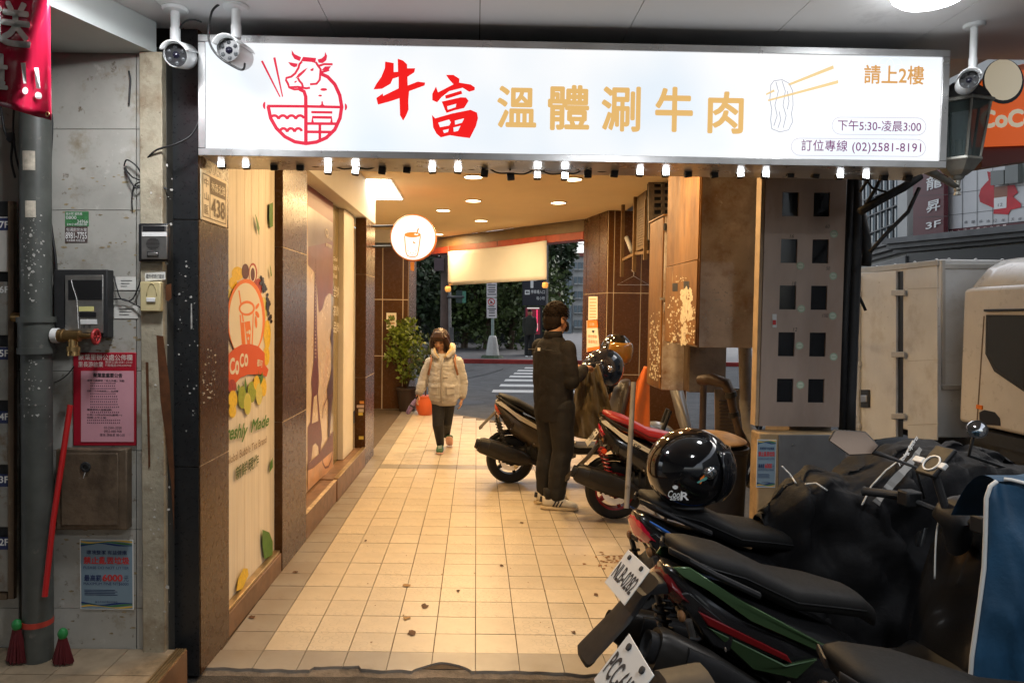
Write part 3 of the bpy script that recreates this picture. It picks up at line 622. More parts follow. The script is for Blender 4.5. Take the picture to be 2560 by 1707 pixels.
for q, s in enumerate(rows):
    y = 949 + q * 6.6; x1 = 311 - (q * 37 % 19)
    if s: px_text(s, IQ, 218, y, min(x1, 218 + 6.8 * len(s)), y + 4.2, m_ink, nb, off=.0005, bold=.01)
    else:
        x = 226 if q not in (15, 16) else 218
        while x < x1 - 6: part('print_line', MB().flat(IQ, px_rect(IQ, x, y + .6, x + 2.6, y + 3.8), .0004), mat('grey print', (.16, .07, .1), .7), nb); x += 4.2 + (q * 7 + x * 3) % 2
px_text('02-2581-2320', IQ, 260, 1066, 304, 1071.5, m_ink, nb, off=.0005); px_text('0952-080-908', IQ, 260, 1075, 304, 1080.5, m_ink, nb, off=.0005); px_text('里長 游啟業 關心您', IQ, 250, 1084, 312, 1090, m_ink, nb, off=.0005)
# rusty wall box
m_rust = mat('rusty panel', (.16, .115, .075), .6, .3, var=.35, vs=9, bump=.3, bs=30, dirt=[((.07, .045, .03), 6, .5, .7), ((.3, .26, .2), 15, .64, .74)])
rb = thing('wall_box', 'rusty brown metal wall box with a lock hole under the notice board', 'box', FL.pt(243, 1317))
part('case', MB().slab(FL, px_rect(FL, 156, 1117, 331, 1316), .05), m_rust, rb, bevel=.005); IP = FL.shift(.0505)
part('door', MB().slab(IP, px_rect(IP, 155, 1132, 297, 1312), .008), m_rust, rb, bevel=.003); IP = IP.shift(.0085)
part('lock', MB().lathe([(.022, 0), (.02, .006), (.012, .007), (.011, .002), (.001, .002)], IP.pt(214, 1167), IP.n, 20, caps=False), m_blackm, rb, smooth=40)
part('key_slot', MB().tube([IP.pt(213, 1180, .004), IP.pt(208, 1195, .008)], .001, 6), m_wht, rb)
# litter poster
def litter_poster(name, label, pl, mapf, m_bl, parent_cat='poster'):
    """poster 1 x 1.31; mapf(u, v) -> plane uv, v down"""
    e = None; PL = pl
    def poly(pts, off, m, nm): return part(nm, MB().uvflat(PL, [mapf(*p) for p in pts], off), m, e)
    e = thing(name, label, parent_cat, PL.at(*mapf(.5, 1.31)))
    b = [mapf(0, 0), mapf(0, 1.31), mapf(1, 1.31), mapf(1, 0)]
    part('sheet', MB().prism([PL.at(*q, .001) for q in b], PL.n * .0015), m_wht, e)
    poly([(.02, .015), (.02, 1.295), (.98, 1.295), (.98, .015)], .003, m_bl, 'print_field')
    for v0, sg in ((.05, 1), (1.25, -1)):
        for k_, (mm, dv) in enumerate(((mat('yellow wave print', (.75, .5, .08), .6), -.02), (mat('green wave print', (.05, .2, .06), .6), .012), (mat('navy wave print', (.02, .05, .2), .6), .034))):
            up = [(.02 + .96 * q / 16, v0 + sg * (dv + .02 * math.sin(q / 16 * 6.283 + k_))) for q in range(17)]; dn = [(u, v + sg * (.022 + .012 * math.sin(u * 9 + k_))) for u, v in up]
            poly(up + dn[::-1], .0034 + .0003 * k_, mm, 'wave')
    def t(s, u0, v0, u1, v1, m, **k):
        a_ = mapf(u0, v1); c_ = mapf(u1, v0); return fit_text(s, frame(PL.at(*a_, .0045), PL.u, PL.v), c_[0] - a_[0], c_[1] - a_[1], m, e, **k)
    m_nv = mat('navy print', (.03, .05, .14), .6)
    t('環境整潔 有益健康', .13, .2, .88, .28, m_nv, bold=.01); t('禁止亂丟垃圾', .07, .32, .93, .46, mat('red bold print', (.6, .05, .05), .5), bold=.035)
    t('PLEASE DO NOT LITTER', .07, .5, .92, .55, m_nv); t('最高罰', .08, .66, .4, .78, m_nv, bold=.02); t('6000', .42, .65, .8, .78, mat('red bold print'), bold=.035); t('元', .82, .67, .91, .78, m_nv)
    t('MAXIMUM FINE NT$6000', .07, .8, .91, .86, m_nv)
    for q in range(4): poly([(.08, .94 + q * .03), (.08, .952 + q * .03), (.66 + .04 * (q % 2), .952 + q * .03), (.66 + .04 * (q % 2), .94 + q * .03)], .004, m_nv, 'print_line')
    t('臺北市政府環境保護局', .28, 1.15, .7, 1.185, m_nv)
    return e
u0, v0 = FL.uv(FL.pt(201, 1346)); u1, v1 = FL.uv(FL.pt(336, 1522))
litter_poster('litter_poster', 'blue do-not-litter poster on the wall tiles below the rusty box', FL.shift(.003), lambda u, v: (u0 + (u1 - u0) * u, v0 + (v1 - v0) * v / 1.31), mat('grey blue poster', (.22, .32, .4), .6, var=.05))
# brooms
def bristles(c, top_r, bot_r, hgt, n, rng):
    mb = MB()
    for _ in range(n):
        a_ = rng.uniform(0, 6.283); q = math.sqrt(rng.random()); p0 = V(c) + V((math.cos(a_) * top_r * q, math.sin(a_) * top_r * q * .6, 0)); p1 = V(c) + V((math.cos(a_) * bot_r * q, math.sin(a_) * bot_r * q * .5, -hgt * rng.uniform(.9, 1)))
        mb.tube([p0, p1], [.0022, .0016], 4)
    return mb
for l, px, y0, ym, y1 in (('red bristle broom head with green cap left of the drain pipe foot', 42, 1550, 1572, 1635), ('red bristle broom head with green cap right of the drain pipe foot', 157, 1568, 1594, 1655)):
    Yb = 2.88; e = thing('hand_broom', l, 'broom', PY(px, y1, Yb), 'broom heads by the pipe'); cz = PY(px, ym, Yb)
    part('cap', MB().ell(cz + V((0, 0, .018)), (.02, .018, .024), 12, 8), mat('green broom cap', (.02, .22, .05), .5), e, smooth=True)
    part('bristles', bristles(cz, .016, .045, cz.z - .155, 160, random.Random(px)), mat('dark red bristle', (.12, .01, .014), .7), e)
solo('broom', MB().tube([PY(176, 1012, 2.96), PY(133, 1300, 2.9), PY(112, 1490, 2.86)], .0115, 12), mat('red handle', (.5, .015, .015), .35), 'red broom handle leaning between the pipe and the notice board', 'broom handle', smooth=40)

# cables on the wall
def LP(x, y, o=.012): return FL.pt(x, y, o)
cable('cable', [LP(310, 415), LP(318, 400, .03), LP(345, 420, .03), LP(357, 455), LP(340, 470, .03), LP(320, 440, .03), LP(312, 420), LP(335, 445, .03), LP(395, 462, .02), LP(420, 475), LP(385, 462, .03), LP(360, 480, .02), LP(390, 508, .02), LP(398, 490, .02), LP(375, 455, .03), LP(340, 460), LP(330, 490), LP(331, 525)], .0032, 'tangled loop of black cable hanging on the wall')
cable('cable', [LP(368, 396, .03), LP(392, 375, .05), LP(440, 360, .05), LP(478, 338, .03), LP(497, 300, .02), LP(499, 250, .0)], .004, 'black cable running from the plaster to the sign edge')
cable('cable', [LP(322, 178), LP(326, 200), LP(324, 230), LP(322, 262)], .004, 'short black cable end dangling under the dark soffit')
cable('cable', [LP(2, 265, .06), LP(12, 330, .07), LP(30, 355, .07), LP(28, 400, .06), LP(38, 445, .06)], .005, 'black cable with a plug hanging under the red banner')
cable('cable', [LP(35, 268, .07), LP(33, 330, .08), LP(40, 390, .06), LP(50, 430, .06)], .004, 'second thin cable beside the hanging plug')
solo('plug', MB().slab(FL.shift(.06), [(24, 335), (38, 333), (40, 355), (30, 360), (22, 352)], .02), m_black, 'black plug on the cable under the red banner', 'plug', bevel=.003)
cable('cable', [LP(285, 690, .02), LP(292, 720, .03), LP(303, 747, .03), LP(328, 750, .02), LP(345, 720, .02), LP(358, 675, .02), LP(361, 650)], .0028, 'thin cable from the black intercom up to the silver one')
cable('cable', [LP(284, 748, .02), LP(310, 748, .02), LP(335, 760, .02), LP(358, 772, .03)], .003, 'black cable linking the black intercom and beige switch')
cable('cable', [LP(185, 915), LP(170, 935, .02), LP(150, 950, .03), LP(136, 956)], .0022, 'thin wire drooping left of the notice board')
cable('cable', [LP(120, 280, .02), LP(130, 310, .03), LP(122, 500, .02), LP(138, 640, .02), LP(142, 700, .02)], .0055, 'thick black cable running down beside the drain pipe')

# red vinyl banner
RBP = Plane((0, 2.45, 0), (.05, -1, 0)); m_vin = mat('red vinyl', (.5, .012, .05), .24, var=.05, vs=5, spec=.6)
rbn = thing('red_banner', 'glossy red vinyl banner with white characters at the ceiling', 'banner', RBP.pt(60, 290))
g = MB(); N, K = 26, 18; vs_ = []
def bann(u, v, off=0):     # u across 0..1, v down 0..1
    x = -150 + 274 * u + 5 * v * (u > .9); y = -60 + (302 + 0 - (-60)) * v - 43 * (1 - u) * v * 1.9
    w = .022 * math.sin(u * 15 + v * 4) + .012 * math.sin(v * 9 + u * 5) + .03 * max(0, u - .85) / .15 * max(0, .5 - v)
    return RBP.pt(x, y, w + off)
for j in range(K + 1):
    for i in range(N + 1): vs_.append(bann(i / N, j / K))
g.add(vs_, [(j * (N + 1) + i, j * (N + 1) + i + 1, (j + 1) * (N + 1) + i + 1, (j + 1) * (N + 1) + i) for j in range(K) for i in range(N)])
so = part('sheet', g, m_vin, rbn, smooth=True); sm = so.modifiers.new('t', 'SOLIDIFY'); sm.thickness = .0015
def bann_px(x, y, off=.008):
    # find banner uv of a pixel by a few fixed-point steps
    u, v = (x + 150) / 274, (y + 60) / 362
    for _ in range(6): v = (y + 60) / (362 - 81.7 * (1 - u)); u = (x + 150 - 5 * v * (u > .9)) / 274
    return bann(u, v, off)
def bann_glyph(s, x0, y0, x1, y1, rot=0.0, bold=.02):
    me = text_mesh(s, 1, bold); xs_ = [q.co.x for q in me.vertices]; ys_ = [q.co.y for q in me.vertices]
    bm = bmesh.new(); bm.from_mesh(me); bmesh.ops.triangulate(bm, faces=bm.faces); bmesh.ops.subdivide_edges(bm, edges=bm.edges, cuts=1); bm.to_mesh(me); bm.free()
    X0, X1, Y0, Y1 = min(xs_), max(xs_), min(ys_), max(ys_)
    for q in me.vertices:
        a_ = (q.co.x - X0) / (X1 - X0); b_ = 1 - (q.co.y - Y0) / (Y1 - Y0); q.co = bann_px(x0 + (x1 - x0) * a_, y0 + (y1 - y0) * b_ + rot * (x1 - x0) * (a_ - .5))
    return link('lettering', me, m_wht, rbn)
bann_glyph('送', -28, 2, 78, 118, .12, .03); bann_glyph('量', -60, 132, 20, 222, .1, .03)
for pts, dc, dr in (([(52, 158), (64, 157), (66, 209), (59, 210)], (63, 227), (7.6, 9)), ([(85, 170), (96.5, 170), (97, 222), (90.5, 221)], (94, 239), (6.6, 9))):
    mb = MB(); a_ = [bann_px(x, y) for x, y in pts]; mb.add(a_, [(0, 1, 2, 3)]); mb.add([bann_px(dc[0] + dr[0] * math.cos(q * .524), dc[1] + dr[1] * math.sin(q * .524)) for q in range(12)], [list(range(12))]); part('lettering', mb, m_wht, rbn)
part('eyelet', MB().tube([bann_px(119 + 4 * math.cos(q * .628), 286 + 5.5 * math.sin(q * .628), .003) for q in range(10)], .0022, 6, closed=True), mat('gold eyelet', (.75, .6, .3), .3, .8), rbn, smooth=True)

# door number plate on the corner pillar
dn = thing('number_plate', 'cream street number plate reading 438 on the corner pillar', 'number plate', WL.pt(530, 560)); 
a_ = WL.uv(WL.pt(500, 548)); b_ = WL.uv(WL.pt(565, 455)); NPx = lambda u, v: (a_[0] + (b_[0] - a_[0]) * u, a_[1] + (b_[1] - a_[1]) * v)
m_pl = mat('cream plate', (.75, .62, .42), .35); m_plb = mat('brown plate print', (.13, .07, .025), .5)
part('plate', MB().prism([WL.at(*NPx(u, v), .001) for u, v in ((0, 0), (1, 0), (1, 1), (0, 1))], WL.n * .004), m_pl, dn, bevel=.001)
fr = MB()
for u, v, u2, v2 in ((.05, .06, .95, .08), (.05, .92, .95, .94), (.05, .06, .07, .94), (.93, .06, .95, .94), (.31, .06, .33, .94)): fr.uvflat(WL, [NPx(u, v), NPx(u2, v), NPx(u2, v2), NPx(u, v2)], .0056)
part('border', fr, m_plb, dn); part('header', MB().uvflat(WL, [NPx(.34, .58), NPx(.93, .58), NPx(.93, .92), NPx(.34, .92)], .0056), m_plb, dn)
def np_t(s, u, v, u2, v2, m, **k):
    p = NPx(u, v); q = NPx(u2, v2); fit_text(s, frame(WL.at(*p, .0064), WL.u, WL.v), q[0] - p[0], q[1] - p[1], m, dn, **k)
np_t('中', .11, .68, .26, .86, m_plb); np_t('山', .11, .42, .26, .58, m_plb); np_t('區', .11, .14, .26, .32, m_plb); np_t('林森北路', .36, .65, .91, .85, m_pl, bold=.01); np_t('438', .37, .14, .9, .52, m_plb, bold=.015)

# ================================================================ the big lit sign
sA, sB = V((-1.153, 3.0, 0)), V((1.975, 3.075, 0)); SG = Plane(sA, (sB.y - sA.y, -(sB.x - sA.x), 0))
zt = SG.pt(498, 88).z; zb = SG.pt(504, 390).z; LW = (sB - sA).length
sgn = thing('shop_sign', 'long white lit sign box with red and gold characters over the arcade', 'sign', SG.at(LW / 2, zb))
m_alu = mat('sign aluminium', (.62, .62, .62), .3, .75, var=.15, vs=5)
def sbox(mb, a0, a1, z0, z1, o0, o1): return mb.hexa([SG.at(a, z, o) for z in (z0, z1) for a, o in ((a0, o0), (a0, o1), (a1, o1), (a1, o0))])
part('case', sbox(MB(), .004, LW - .004, zb + .004, zt - .004, -.29, -.012), m_alu, sgn)
b1 = .03
for q in ((0, LW, zt - b1, zt), (0, LW, zb, zb + b1), (0, b1, zb + b1, zt - b1), (LW - b1, LW, zb + b1, zt - b1)): part('frame_bar', sbox(MB(), q[0], q[1], q[2] + .0004, q[3] - .0004, -.013, .01), m_alu, sgn, bevel=.002)
m_sign = mat('lit sign face', (.12, .12, .12), .6, emit=(.93, .97, 1), es=.79, spec=.1)
_nd = m_sign.node_tree; _tx = _nd.nodes.new('ShaderNodeTexNoise'); _tx.inputs['Scale'].default_value = 1.7; _tx.inputs['Detail'].default_value = 2; _rp = _nd.nodes.new('ShaderNodeValToRGB'); _rp.color_ramp.elements[0].position = .35; _rp.color_ramp.elements[1].position = .62
_rp.color_ramp.elements[0].color = (.80, .88, .96, 1); _rp.color_ramp.elements[1].color = (1.0, 1.0, 1.0, 1); _co = _nd.nodes.new('ShaderNodeTexCoord'); _nd.links.new(_co.outputs['Object'], _tx.inputs['Vector']); _nd.links.new(_tx.outputs[0], _rp.inputs[0]); _nd.links.new(_rp.outputs[0], _nd.nodes['Principled BSDF'].inputs['Emission Color'])
part('face', sbox(MB(), b1 - .004, LW - b1 + .004, zb + b1 - .004, zt - b1 + .004, -.011, .002), m_sign, sgn)
def emat(name, c, s=1.0): return mat(name, tuple(v * .12 for v in c), .6, emit=c, es=s * .78, spec=.1)
e_red, e_rose, e_gold, e_pur, e_grey = emat('lit red', (.9, .015, .015)), emat('lit rose red', (.8, .03, .07)), emat('lit gold', (.80, .49, .17)), emat('lit purple', (.2, .03, .16), .9), emat('lit pale grey', (.42, .42, .5))
c4 = lambda p: (480 + p[0] / 2.8, 60 + p[1] / 2.8); c5 = lambda p: (1200 + p[0] / 1.96, 60 + p[1] / 1.96)
def spoly(name, polys, m, conv=c4, off=.0035):
    mb = MB()
    for q in polys: part(name, MB().flat(SG, [conv(p) for p in q], off), m, sgn)
def srib(name, lines, m, w=4.0, conv=c4, off=.0035):
    mb = MB()
    for ln in lines:
        cl = ln[0] == ln[-1]; pts = [SG.pt(*conv(p), off) for p in (ln[:-1] if cl else ln)]
        mb.ribbon(pts, w * (1.35 if m is e_rose else 1) * 3.0 / F_PX, SG.n, closed=cl)
    return part(name, mb, m, sgn)
def arc(cx, cy, rx, ry, a0, a1, n=10): return [(cx + rx * math.cos(R(a0 + (a1 - a0) * q / n)), cy + ry * math.sin(R(a0 + (a1 - a0) * q / n))) for q in range(n + 1)]
# brush characters
spoly('brush_character', [[(1352, 265), (1412, 275), (1412, 338), (1442, 336), (1440, 245), (1478, 258), (1506, 285), (1506, 312), (1562, 312), (1556, 340), (1508, 372), (1510, 432), (1580, 405), (1632, 412), (1628, 432), (1520, 472), (1514, 540), (1516, 600), (1500, 640), (1478, 678), (1456, 640), (1452, 522), (1380, 545), (1302, 566), (1290, 520), (1335, 488), (1338, 505), (1446, 452), (1446, 372), (1405, 385), (1390, 420), (1330, 455), (1270, 460), (1288, 425), (1325, 372), (1350, 310)]], e_red)
spoly('brush_character', [[(1778, 358), (1830, 358), (1872, 385), (1870, 412), (1950, 425), (1980, 445), (1978, 465), (1940, 476), (1895, 448), (1800, 472), (1745, 515), (1716, 550), (1682, 535), (1682, 490), (1708, 440), (1722, 480), (1830, 424), (1798, 388)],
      [(1772, 502), (1885, 468), (1892, 490), (1800, 520), (1776, 525)], [(1748, 545), (1880, 515), (1918, 516), (1936, 540), (1905, 590), (1840, 605), (1782, 624), (1770, 600)],
      [(1680, 638), (1702, 662), (1820, 628), (1950, 602), (1995, 622), (2002, 660), (1988, 715), (1945, 800), (1865, 790), (1805, 780), (1742, 795), (1712, 770), (1688, 725)]], e_red)
spoly('brush_gap', [[(1786, 578), (1850, 560), (1846, 584), (1790, 602)], [(1724, 692), (1800, 670), (1812, 690), (1800, 712), (1736, 724)], [(1840, 678), (1905, 662), (1890, 692), (1842, 706)], [(1756, 746), (1798, 736), (1792, 758), (1764, 765)], [(1830, 726), (1880, 714), (1862, 750), (1832, 756)]], m_sign, off=.0042)
# pot and ox logo
spoly('logo_fill', [[(482, 262), (496, 258), (620, 510), (612, 514)], [(568, 238), (584, 235), (638, 510), (630, 512)],
      [(698, 185), (716, 212), (764, 235), (754, 262), (716, 246), (698, 215)], [(932, 197), (946, 226), (940, 256), (915, 276), (886, 273), (880, 250), (908, 243), (928, 225)],
      [(778, 232), (868, 240), (864, 276), (838, 268), (762, 262)], [(672, 268), (740, 280), (734, 300), (714, 305), (690, 292)], [(905, 327), (930, 300), (974, 297), (955, 324)], [(828, 320), (852, 308), (850, 328), (832, 332)],
      [(880, 578), (905, 565), (906, 543), (916, 543), (918, 565), (942, 578)], arc(922, 460, 24, 10, 0, 340, 14), arc(897, 503, 13, 7, 0, 340, 12), arc(513, 572, 18, 26, 90, 270), arc(1070, 582, 16, 24, -90, 90),
      [(835, 610), (982, 612), (982, 629), (835, 627)], [(718, 402), (738, 398), (728, 412), (716, 414)], [(810, 308), (786, 340), (752, 372), (722, 384), (745, 352), (784, 322)]], e_rose)
srib('logo_line', [[(770, 264), (752, 284), (745, 310), (722, 348), (695, 370), (660, 380), (658, 396), (672, 420), (680, 446), (716, 460), (752, 458), (776, 442)], [(680, 446), (740, 442), (800, 452), (826, 448)], [(740, 378), (752, 400), (770, 420), (776, 442)],
      [(866, 268), (886, 300), (900, 318), (898, 350), (894, 392), (872, 420), (826, 424)], [(886, 296), (925, 283), (984, 284)], [(900, 340), (940, 330), (960, 322)]], e_rose, 4)
srib('logo_line', [[(752, 458), (784, 474), (796, 510), (797, 600), (797, 838)], [(898, 348), (950, 372), (1000, 425), (1034, 500), (1048, 580), (1036, 660), (1000, 740), (940, 798), (870, 828), (797, 838), (720, 826), (650, 790), (590, 730), (550, 660), (533, 578)]], e_rose, 6.5)
srib('logo_line', [[(526, 576), (800, 578), (1060, 584)], [(802, 698), (1022, 700)], [(895, 700), (895, 828)], [(806, 756), (985, 758)], [(844, 692), (844, 654), (976, 656), (976, 694)]], e_rose, 5)
srib('logo_line', [sum([arc(576 + 60 * k_, 672, 30, 30, 200, 340, 8) for k_ in range(4)], []), sum([arc(640 + 52 * k_, 762, 26, 30, 200, 340, 8) for k_ in range(3)], [])], e_rose, 5)
# gold characters
for s, x0, y0, x1, y1 in (('溫', 82, 308, 278, 510), ('體', 330, 303, 538, 522), ('涮', 592, 310, 788, 528), ('牛', 855, 312, 1045, 530), ('肉', 1112, 335, 1293, 538)):
    p, q = c5((x0, y0)), c5((x1, y1)); px_text(s, SG, *p, *q, e_gold, sgn, off=.0035, bold=.024, name='gold_character')
spoly('chopsticks_print', [[(1730, 204), (1735, 220), (1514, 304), (1510, 294)], [(1755, 276), (1756, 292), (1412, 380), (1410, 372)], [(1402, 342), (1440, 322), (1444, 332), (1402, 350)]], emat('lit pale gold', (.85, .62, .3)), c5)
me_ = [(1425, 300), (1440, 280), (1480, 274), (1515, 292), (1532, 330), (1534, 400), (1526, 440), (1532, 480), (1512, 520), (1470, 530), (1430, 515), (1424, 470), (1430, 420), (1420, 370), (1424, 330), (1425, 300)]
srib('meat_line', [me_, [(1450, 285), (1462, 330), (1445, 400), (1456, 450), (1440, 500)], [(1480, 280), (1496, 330), (1485, 400), (1500, 450), (1486, 510)], [(1466, 430), (1474, 470), (1460, 510)], [(1506, 330), (1514, 380), (1506, 420)]], e_grey, 2, c5)
p, q = c5((1878, 208)), c5((2175, 295)); px_text('請上2樓', SG, *p, *q, emat('lit bronze', (.66, .34, .10)), sgn, off=.0035, bold=.018)
p, q = c5((1750, 478)), c5((2160, 524)); px_text('下午5:30-凌晨3:00', SG, *p, *q, e_pur, sgn, off=.0035, bold=.004)
p, q = c5((1572, 578)), c5((2160, 632)); px_text('訂位專線 (02)2581-8191', SG, *p, *q, e_pur, sgn, off=.0035, bold=.004, space=1.05)
for x0, y0, x1, y1, k_ in ((1725, 459, 2185, 543, .02), (1525, 562, 2183, 646, .02)):
    r = (y1 - y0) / 2; cy = (y0 + y1) / 2; ln = [(x, y + (x - x0) * k_ * .5) for x, y in arc(x0 + r, cy - 2, r, r, 90, 270) + arc(x1 - r, cy - 2, r, r, -90, 90)]; srib('outline', [ln + [ln[0]]], emat('lit mauve', (.55, .5, .6)), 1.3, c5)
fl_ = []
for cx_, cy_ in ((2150, 380), (2060, 440), (2190, 300), (2010, 240)):
    for k_ in range(6): a0 = k_ * 60; fl_.append([(cx_ + 40 * math.cos(R(a0)) + 40 * math.cos(R(t)), cy_ + 40 * math.sin(R(a0)) + 40 * math.sin(R(t))) for t in range(0, 361, 24)])
srib('pattern_line', fl_, emat('lit faint grey', (.9, .9, .95), 1.15), .8, c5, .0028)

# floodlights strung under the sign
m_led = mat('led glare', (1, 1, 1), .4, emit=(.93, .97, 1), es=14); m_led2 = mat('led body', (.05, .045, .04), .5)
lit = [(510, 383), (566, 384), (754, 396), (817, 398), (993, 394), (1052, 394), (1234, 408), (1297, 410), (1469, 401), (1528, 402), (1699, 405), (1757, 406), (1927, 408), (1986, 409)]
drk = [(630, 387), (690, 388), (878, 396), (935, 393), (1113, 402), (1173, 410), (1350, 404), (1411, 403), (1580, 403), (1640, 404), (1815, 404), (1873, 405), (2030, 410), (2085, 412)]
ordn = ['first', 'second', 'third', 'fourth', 'fifth', 'sixth', 'seventh', 'eighth', 'ninth', 'tenth', 'eleventh', 'twelfth', 'thirteenth', 'fourteenth']
LEDP = SG.shift(-.19); cab = []
for k_, (lst, on) in enumerate(((lit, 1), (drk, 0))):
    for i, (x, y) in enumerate(lst):
        c = LEDP.pt(x * 1.0884, y * 1.0884 - 5); tl = random.uniform(-.16, .16); M_ = frame(c, SG.u, SG.v) @ MX.Rotation(tl, 4, 'Z') @ MX.Rotation(-.25 if on else .2, 4, 'X')
        e = thing('floodlight', ('lit' if on else 'dark') + ' square floodlight under the sign, ' + ordn[i] + (' lit' if on else ' dark') + ' one counted from the number plate', 'floodlight', c, ('lit' if on else 'dark') + ' floodlights under the sign')
        part('body', MB().box((-.016, -.018, -.013), (.016, .016, .009 if on else .013), M=M_), m_led2, e, bevel=.004)
        if on: part('lens', MB().box((-.0135, -.0145, .0095), (.0135, .0135, .0115), M=M_), m_led, e, bevel=.003)
        part('bracket', MB().box((-.004, .025, -.01), (.004, .036, .004), M=M_), m_led2, e)
        cab.append((x, c + V((0, .02, .03 - .012 * (i % 2)))))
cab.sort(key=lambda q: q[0]); pts = []
for i, (x, c) in enumerate(cab):
    pts.append(c)
    if i < len(cab) - 1: pts.append((c + cab[i + 1][1]) / 2 - V((0, 0, .012)))
cable('cable', pts, .0035, 'black cable stringing together the floodlights under the sign')

# security cameras
def sec_cam(label, bx, by, hx, hy, yaw, pitch, col=m_white, s=1.0):
    b = PZ(bx, by, 2.784); c = PY(hx, hy, b.y - .0)
    e = thing('security_camera', label, 'camera', b, 'bullet security cameras')
    part('base', MB().lathe([(.05 * s, 0), (.05 * s, -.006), (.044 * s, -.012), (.02 * s, -.014)], b, n=24), col, e, smooth=40)
    st_ = V((b.x, b.y, c.z + .055 * s)); part('stem', MB().tube([b + V((0, 0, -.01)), st_ + V((0, 0, .05)), st_ + V((0, 0, .049)), st_], [.017 * s, .017 * s, .0195 * s, .0195 * s], 16), col, e, smooth=40)
    part('joint', MB().tube([st_, st_ + V((0, 0, -.022))], .006, 8), m_steel, e, smooth=40)
    d = V((math.sin(yaw) * math.cos(pitch), -math.cos(yaw) * math.cos(pitch), math.sin(pitch)))   # looking direction
    r = .047 * s; f0 = c + d * .05; up = V((0, 0, 1)); xx_ = d.cross(up).normalized(); yy_ = xx_.cross(d)
    part('housing', MB().lathe([(r * .7, -.17), (r, -.15), (r, -.004), (r * .93, 0), (r * .93, -.012), (r * .90, -.014)], f0, d, 28, caps=False), col, e, smooth=40)
    hs = MB(); secs = []
    for h_ in (-.16, .03): secs.append([f0 + d * h_ + (xx_ * math.cos(R(t)) + yy_ * math.sin(R(t))) * r * 1.13 for t in range(20, 161, 10)])
    hs.loft(secs, closed=False); ho = part('hood', hs, col, e, smooth=True); sm = ho.modifiers.new('t', 'SOLIDIFY'); sm.thickness = .003
    part('glass', MB().lathe([(r * .9, -.013), (.001, -.013)], f0, d, 28, caps=False), m_black, e); ch = e.children[-1]
    for q in range(7):
        if q < 6: t = q * 1.0472 + .5; o_ = f0 + (xx_ * math.cos(t) + yy_ * math.sin(t)) * r * .62 - d * .012; rr_ = r * .17
        else: o_ = f0 - d * .012; rr_ = r * .3
        part('led' if q < 6 else 'lens', MB().lathe([(rr_, 0), (rr_ * .8, rr_ * .3), (.001, rr_ * .42)], o_, d, 12, caps=False), mat('led dome', (.07, .075, .08), .12) if q < 6 else mat('lens glass', (.01, .01, .02), .05), e, smooth=True)
    return e
sec_cam('white security camera left of the sign, beside the slanted fascia', 438, 22, 447, 140, .12, -.28)
sec_cam('security camera with a cable loop in front of the sign corner', 590, 16, 582, 132, -.05, -.12)
b = PZ(590, 16, 2.784); yy = b.y
cable('cable', [PY(550, 10, yy), PY(530, 30, yy - .03), PY(521, 80, yy - .04), PY(527, 115, yy - .04), PY(550, 145, yy - .04), PY(590, 170, yy - .03), PY(608, 174, yy - .03), PY(612, 160, yy)], .0045, 'black cable loop of the camera before the sign')
b = PZ(438, 22, 2.784); cable('cable', [PY(447, 75, b.y), PY(462, 55, b.y + .02), PY(485, 50, b.y + .04), PY(505, 56, b.y + .05)], .0035, 'short cable from the left camera stem to the sign')
sec_cam('dark faced security camera above the wall lantern', 2436, 62, 2420, 205, -.5, -.12, s=.8)
# ================================================================ posters on the shop wall
PB = WL.shift(-.054)
def conv(ox, oy, s): return lambda p: (ox + p[0] / s, oy + p[1] / s)
def ellp(cx, cy, rx, ry, n=18, a=0.0): return [(cx + rx * math.cos(6.2832 * q / n) * math.cos(a) - ry * math.sin(6.2832 * q / n) * math.sin(a), cy + rx * math.cos(6.2832 * q / n) * math.sin(a) + ry * math.sin(6.2832 * q / n) * math.cos(a)) for q in range(n)]
wp = thing('wood_poster', 'tall wood grain poster with a fruit wreath and orange drink badge', 'poster', PB.at(.8, .14))
m_wg = mat('wood grain print', (.80, .71, .58), .45, var=.1, vs=3, stretch=(1, 14, .5))
mb = MB(); wbox(mb, .352, 1.268, -.053, -.049, .136, 2.85); part('sheet', mb, m_wg, wp)
PS = WL.shift(-.0488); lay = [0]
for t in (.47, .6, .72, .84, .96, 1.08, 1.19): mb = MB().uvflat(PS, [(t, .136), (t + .0025, .136), (t + .0025, 2.6), (t, 2.6)], .0004); part('plank_line', mb, mat('plank line print', (.5, .36, .22), .6), wp)
def wpoly(name, pts, m, cv, pl=PS, e=None):
    lay[0] += 1; return part(name, MB().flat(pl, [cv(p) for p in pts], .0006 + lay[0] * .00012), m, e or wp)
m_or = mat('orange print', (.85, .2, .012), .45); m_yel = mat('yellow fruit print', (.85, .55, .03), .45, var=.2, vs=60); m_grn = mat('lime print', (.32, .38, .03), .45, var=.3, vs=60); m_crm = mat('cream print', (.82, .74, .6), .5)
m_dkr = mat('dark fruit print', (.1, .012, .012), .45, var=.4, vs=90); m_rdf = mat('red fruit print', (.4, .04, .02), .45, var=.3, vs=60); m_lg = mat('leaf green print', (.07, .2, .02), .5, var=.2, vs=40); m_pal = mat('pale lime print', (.7, .6, .16), .45, var=.15, vs=80)
z1 = conv(560, 640, 4.9); z2 = conv(560, 900, 4.9); z6 = conv(480, 380, 2.53)
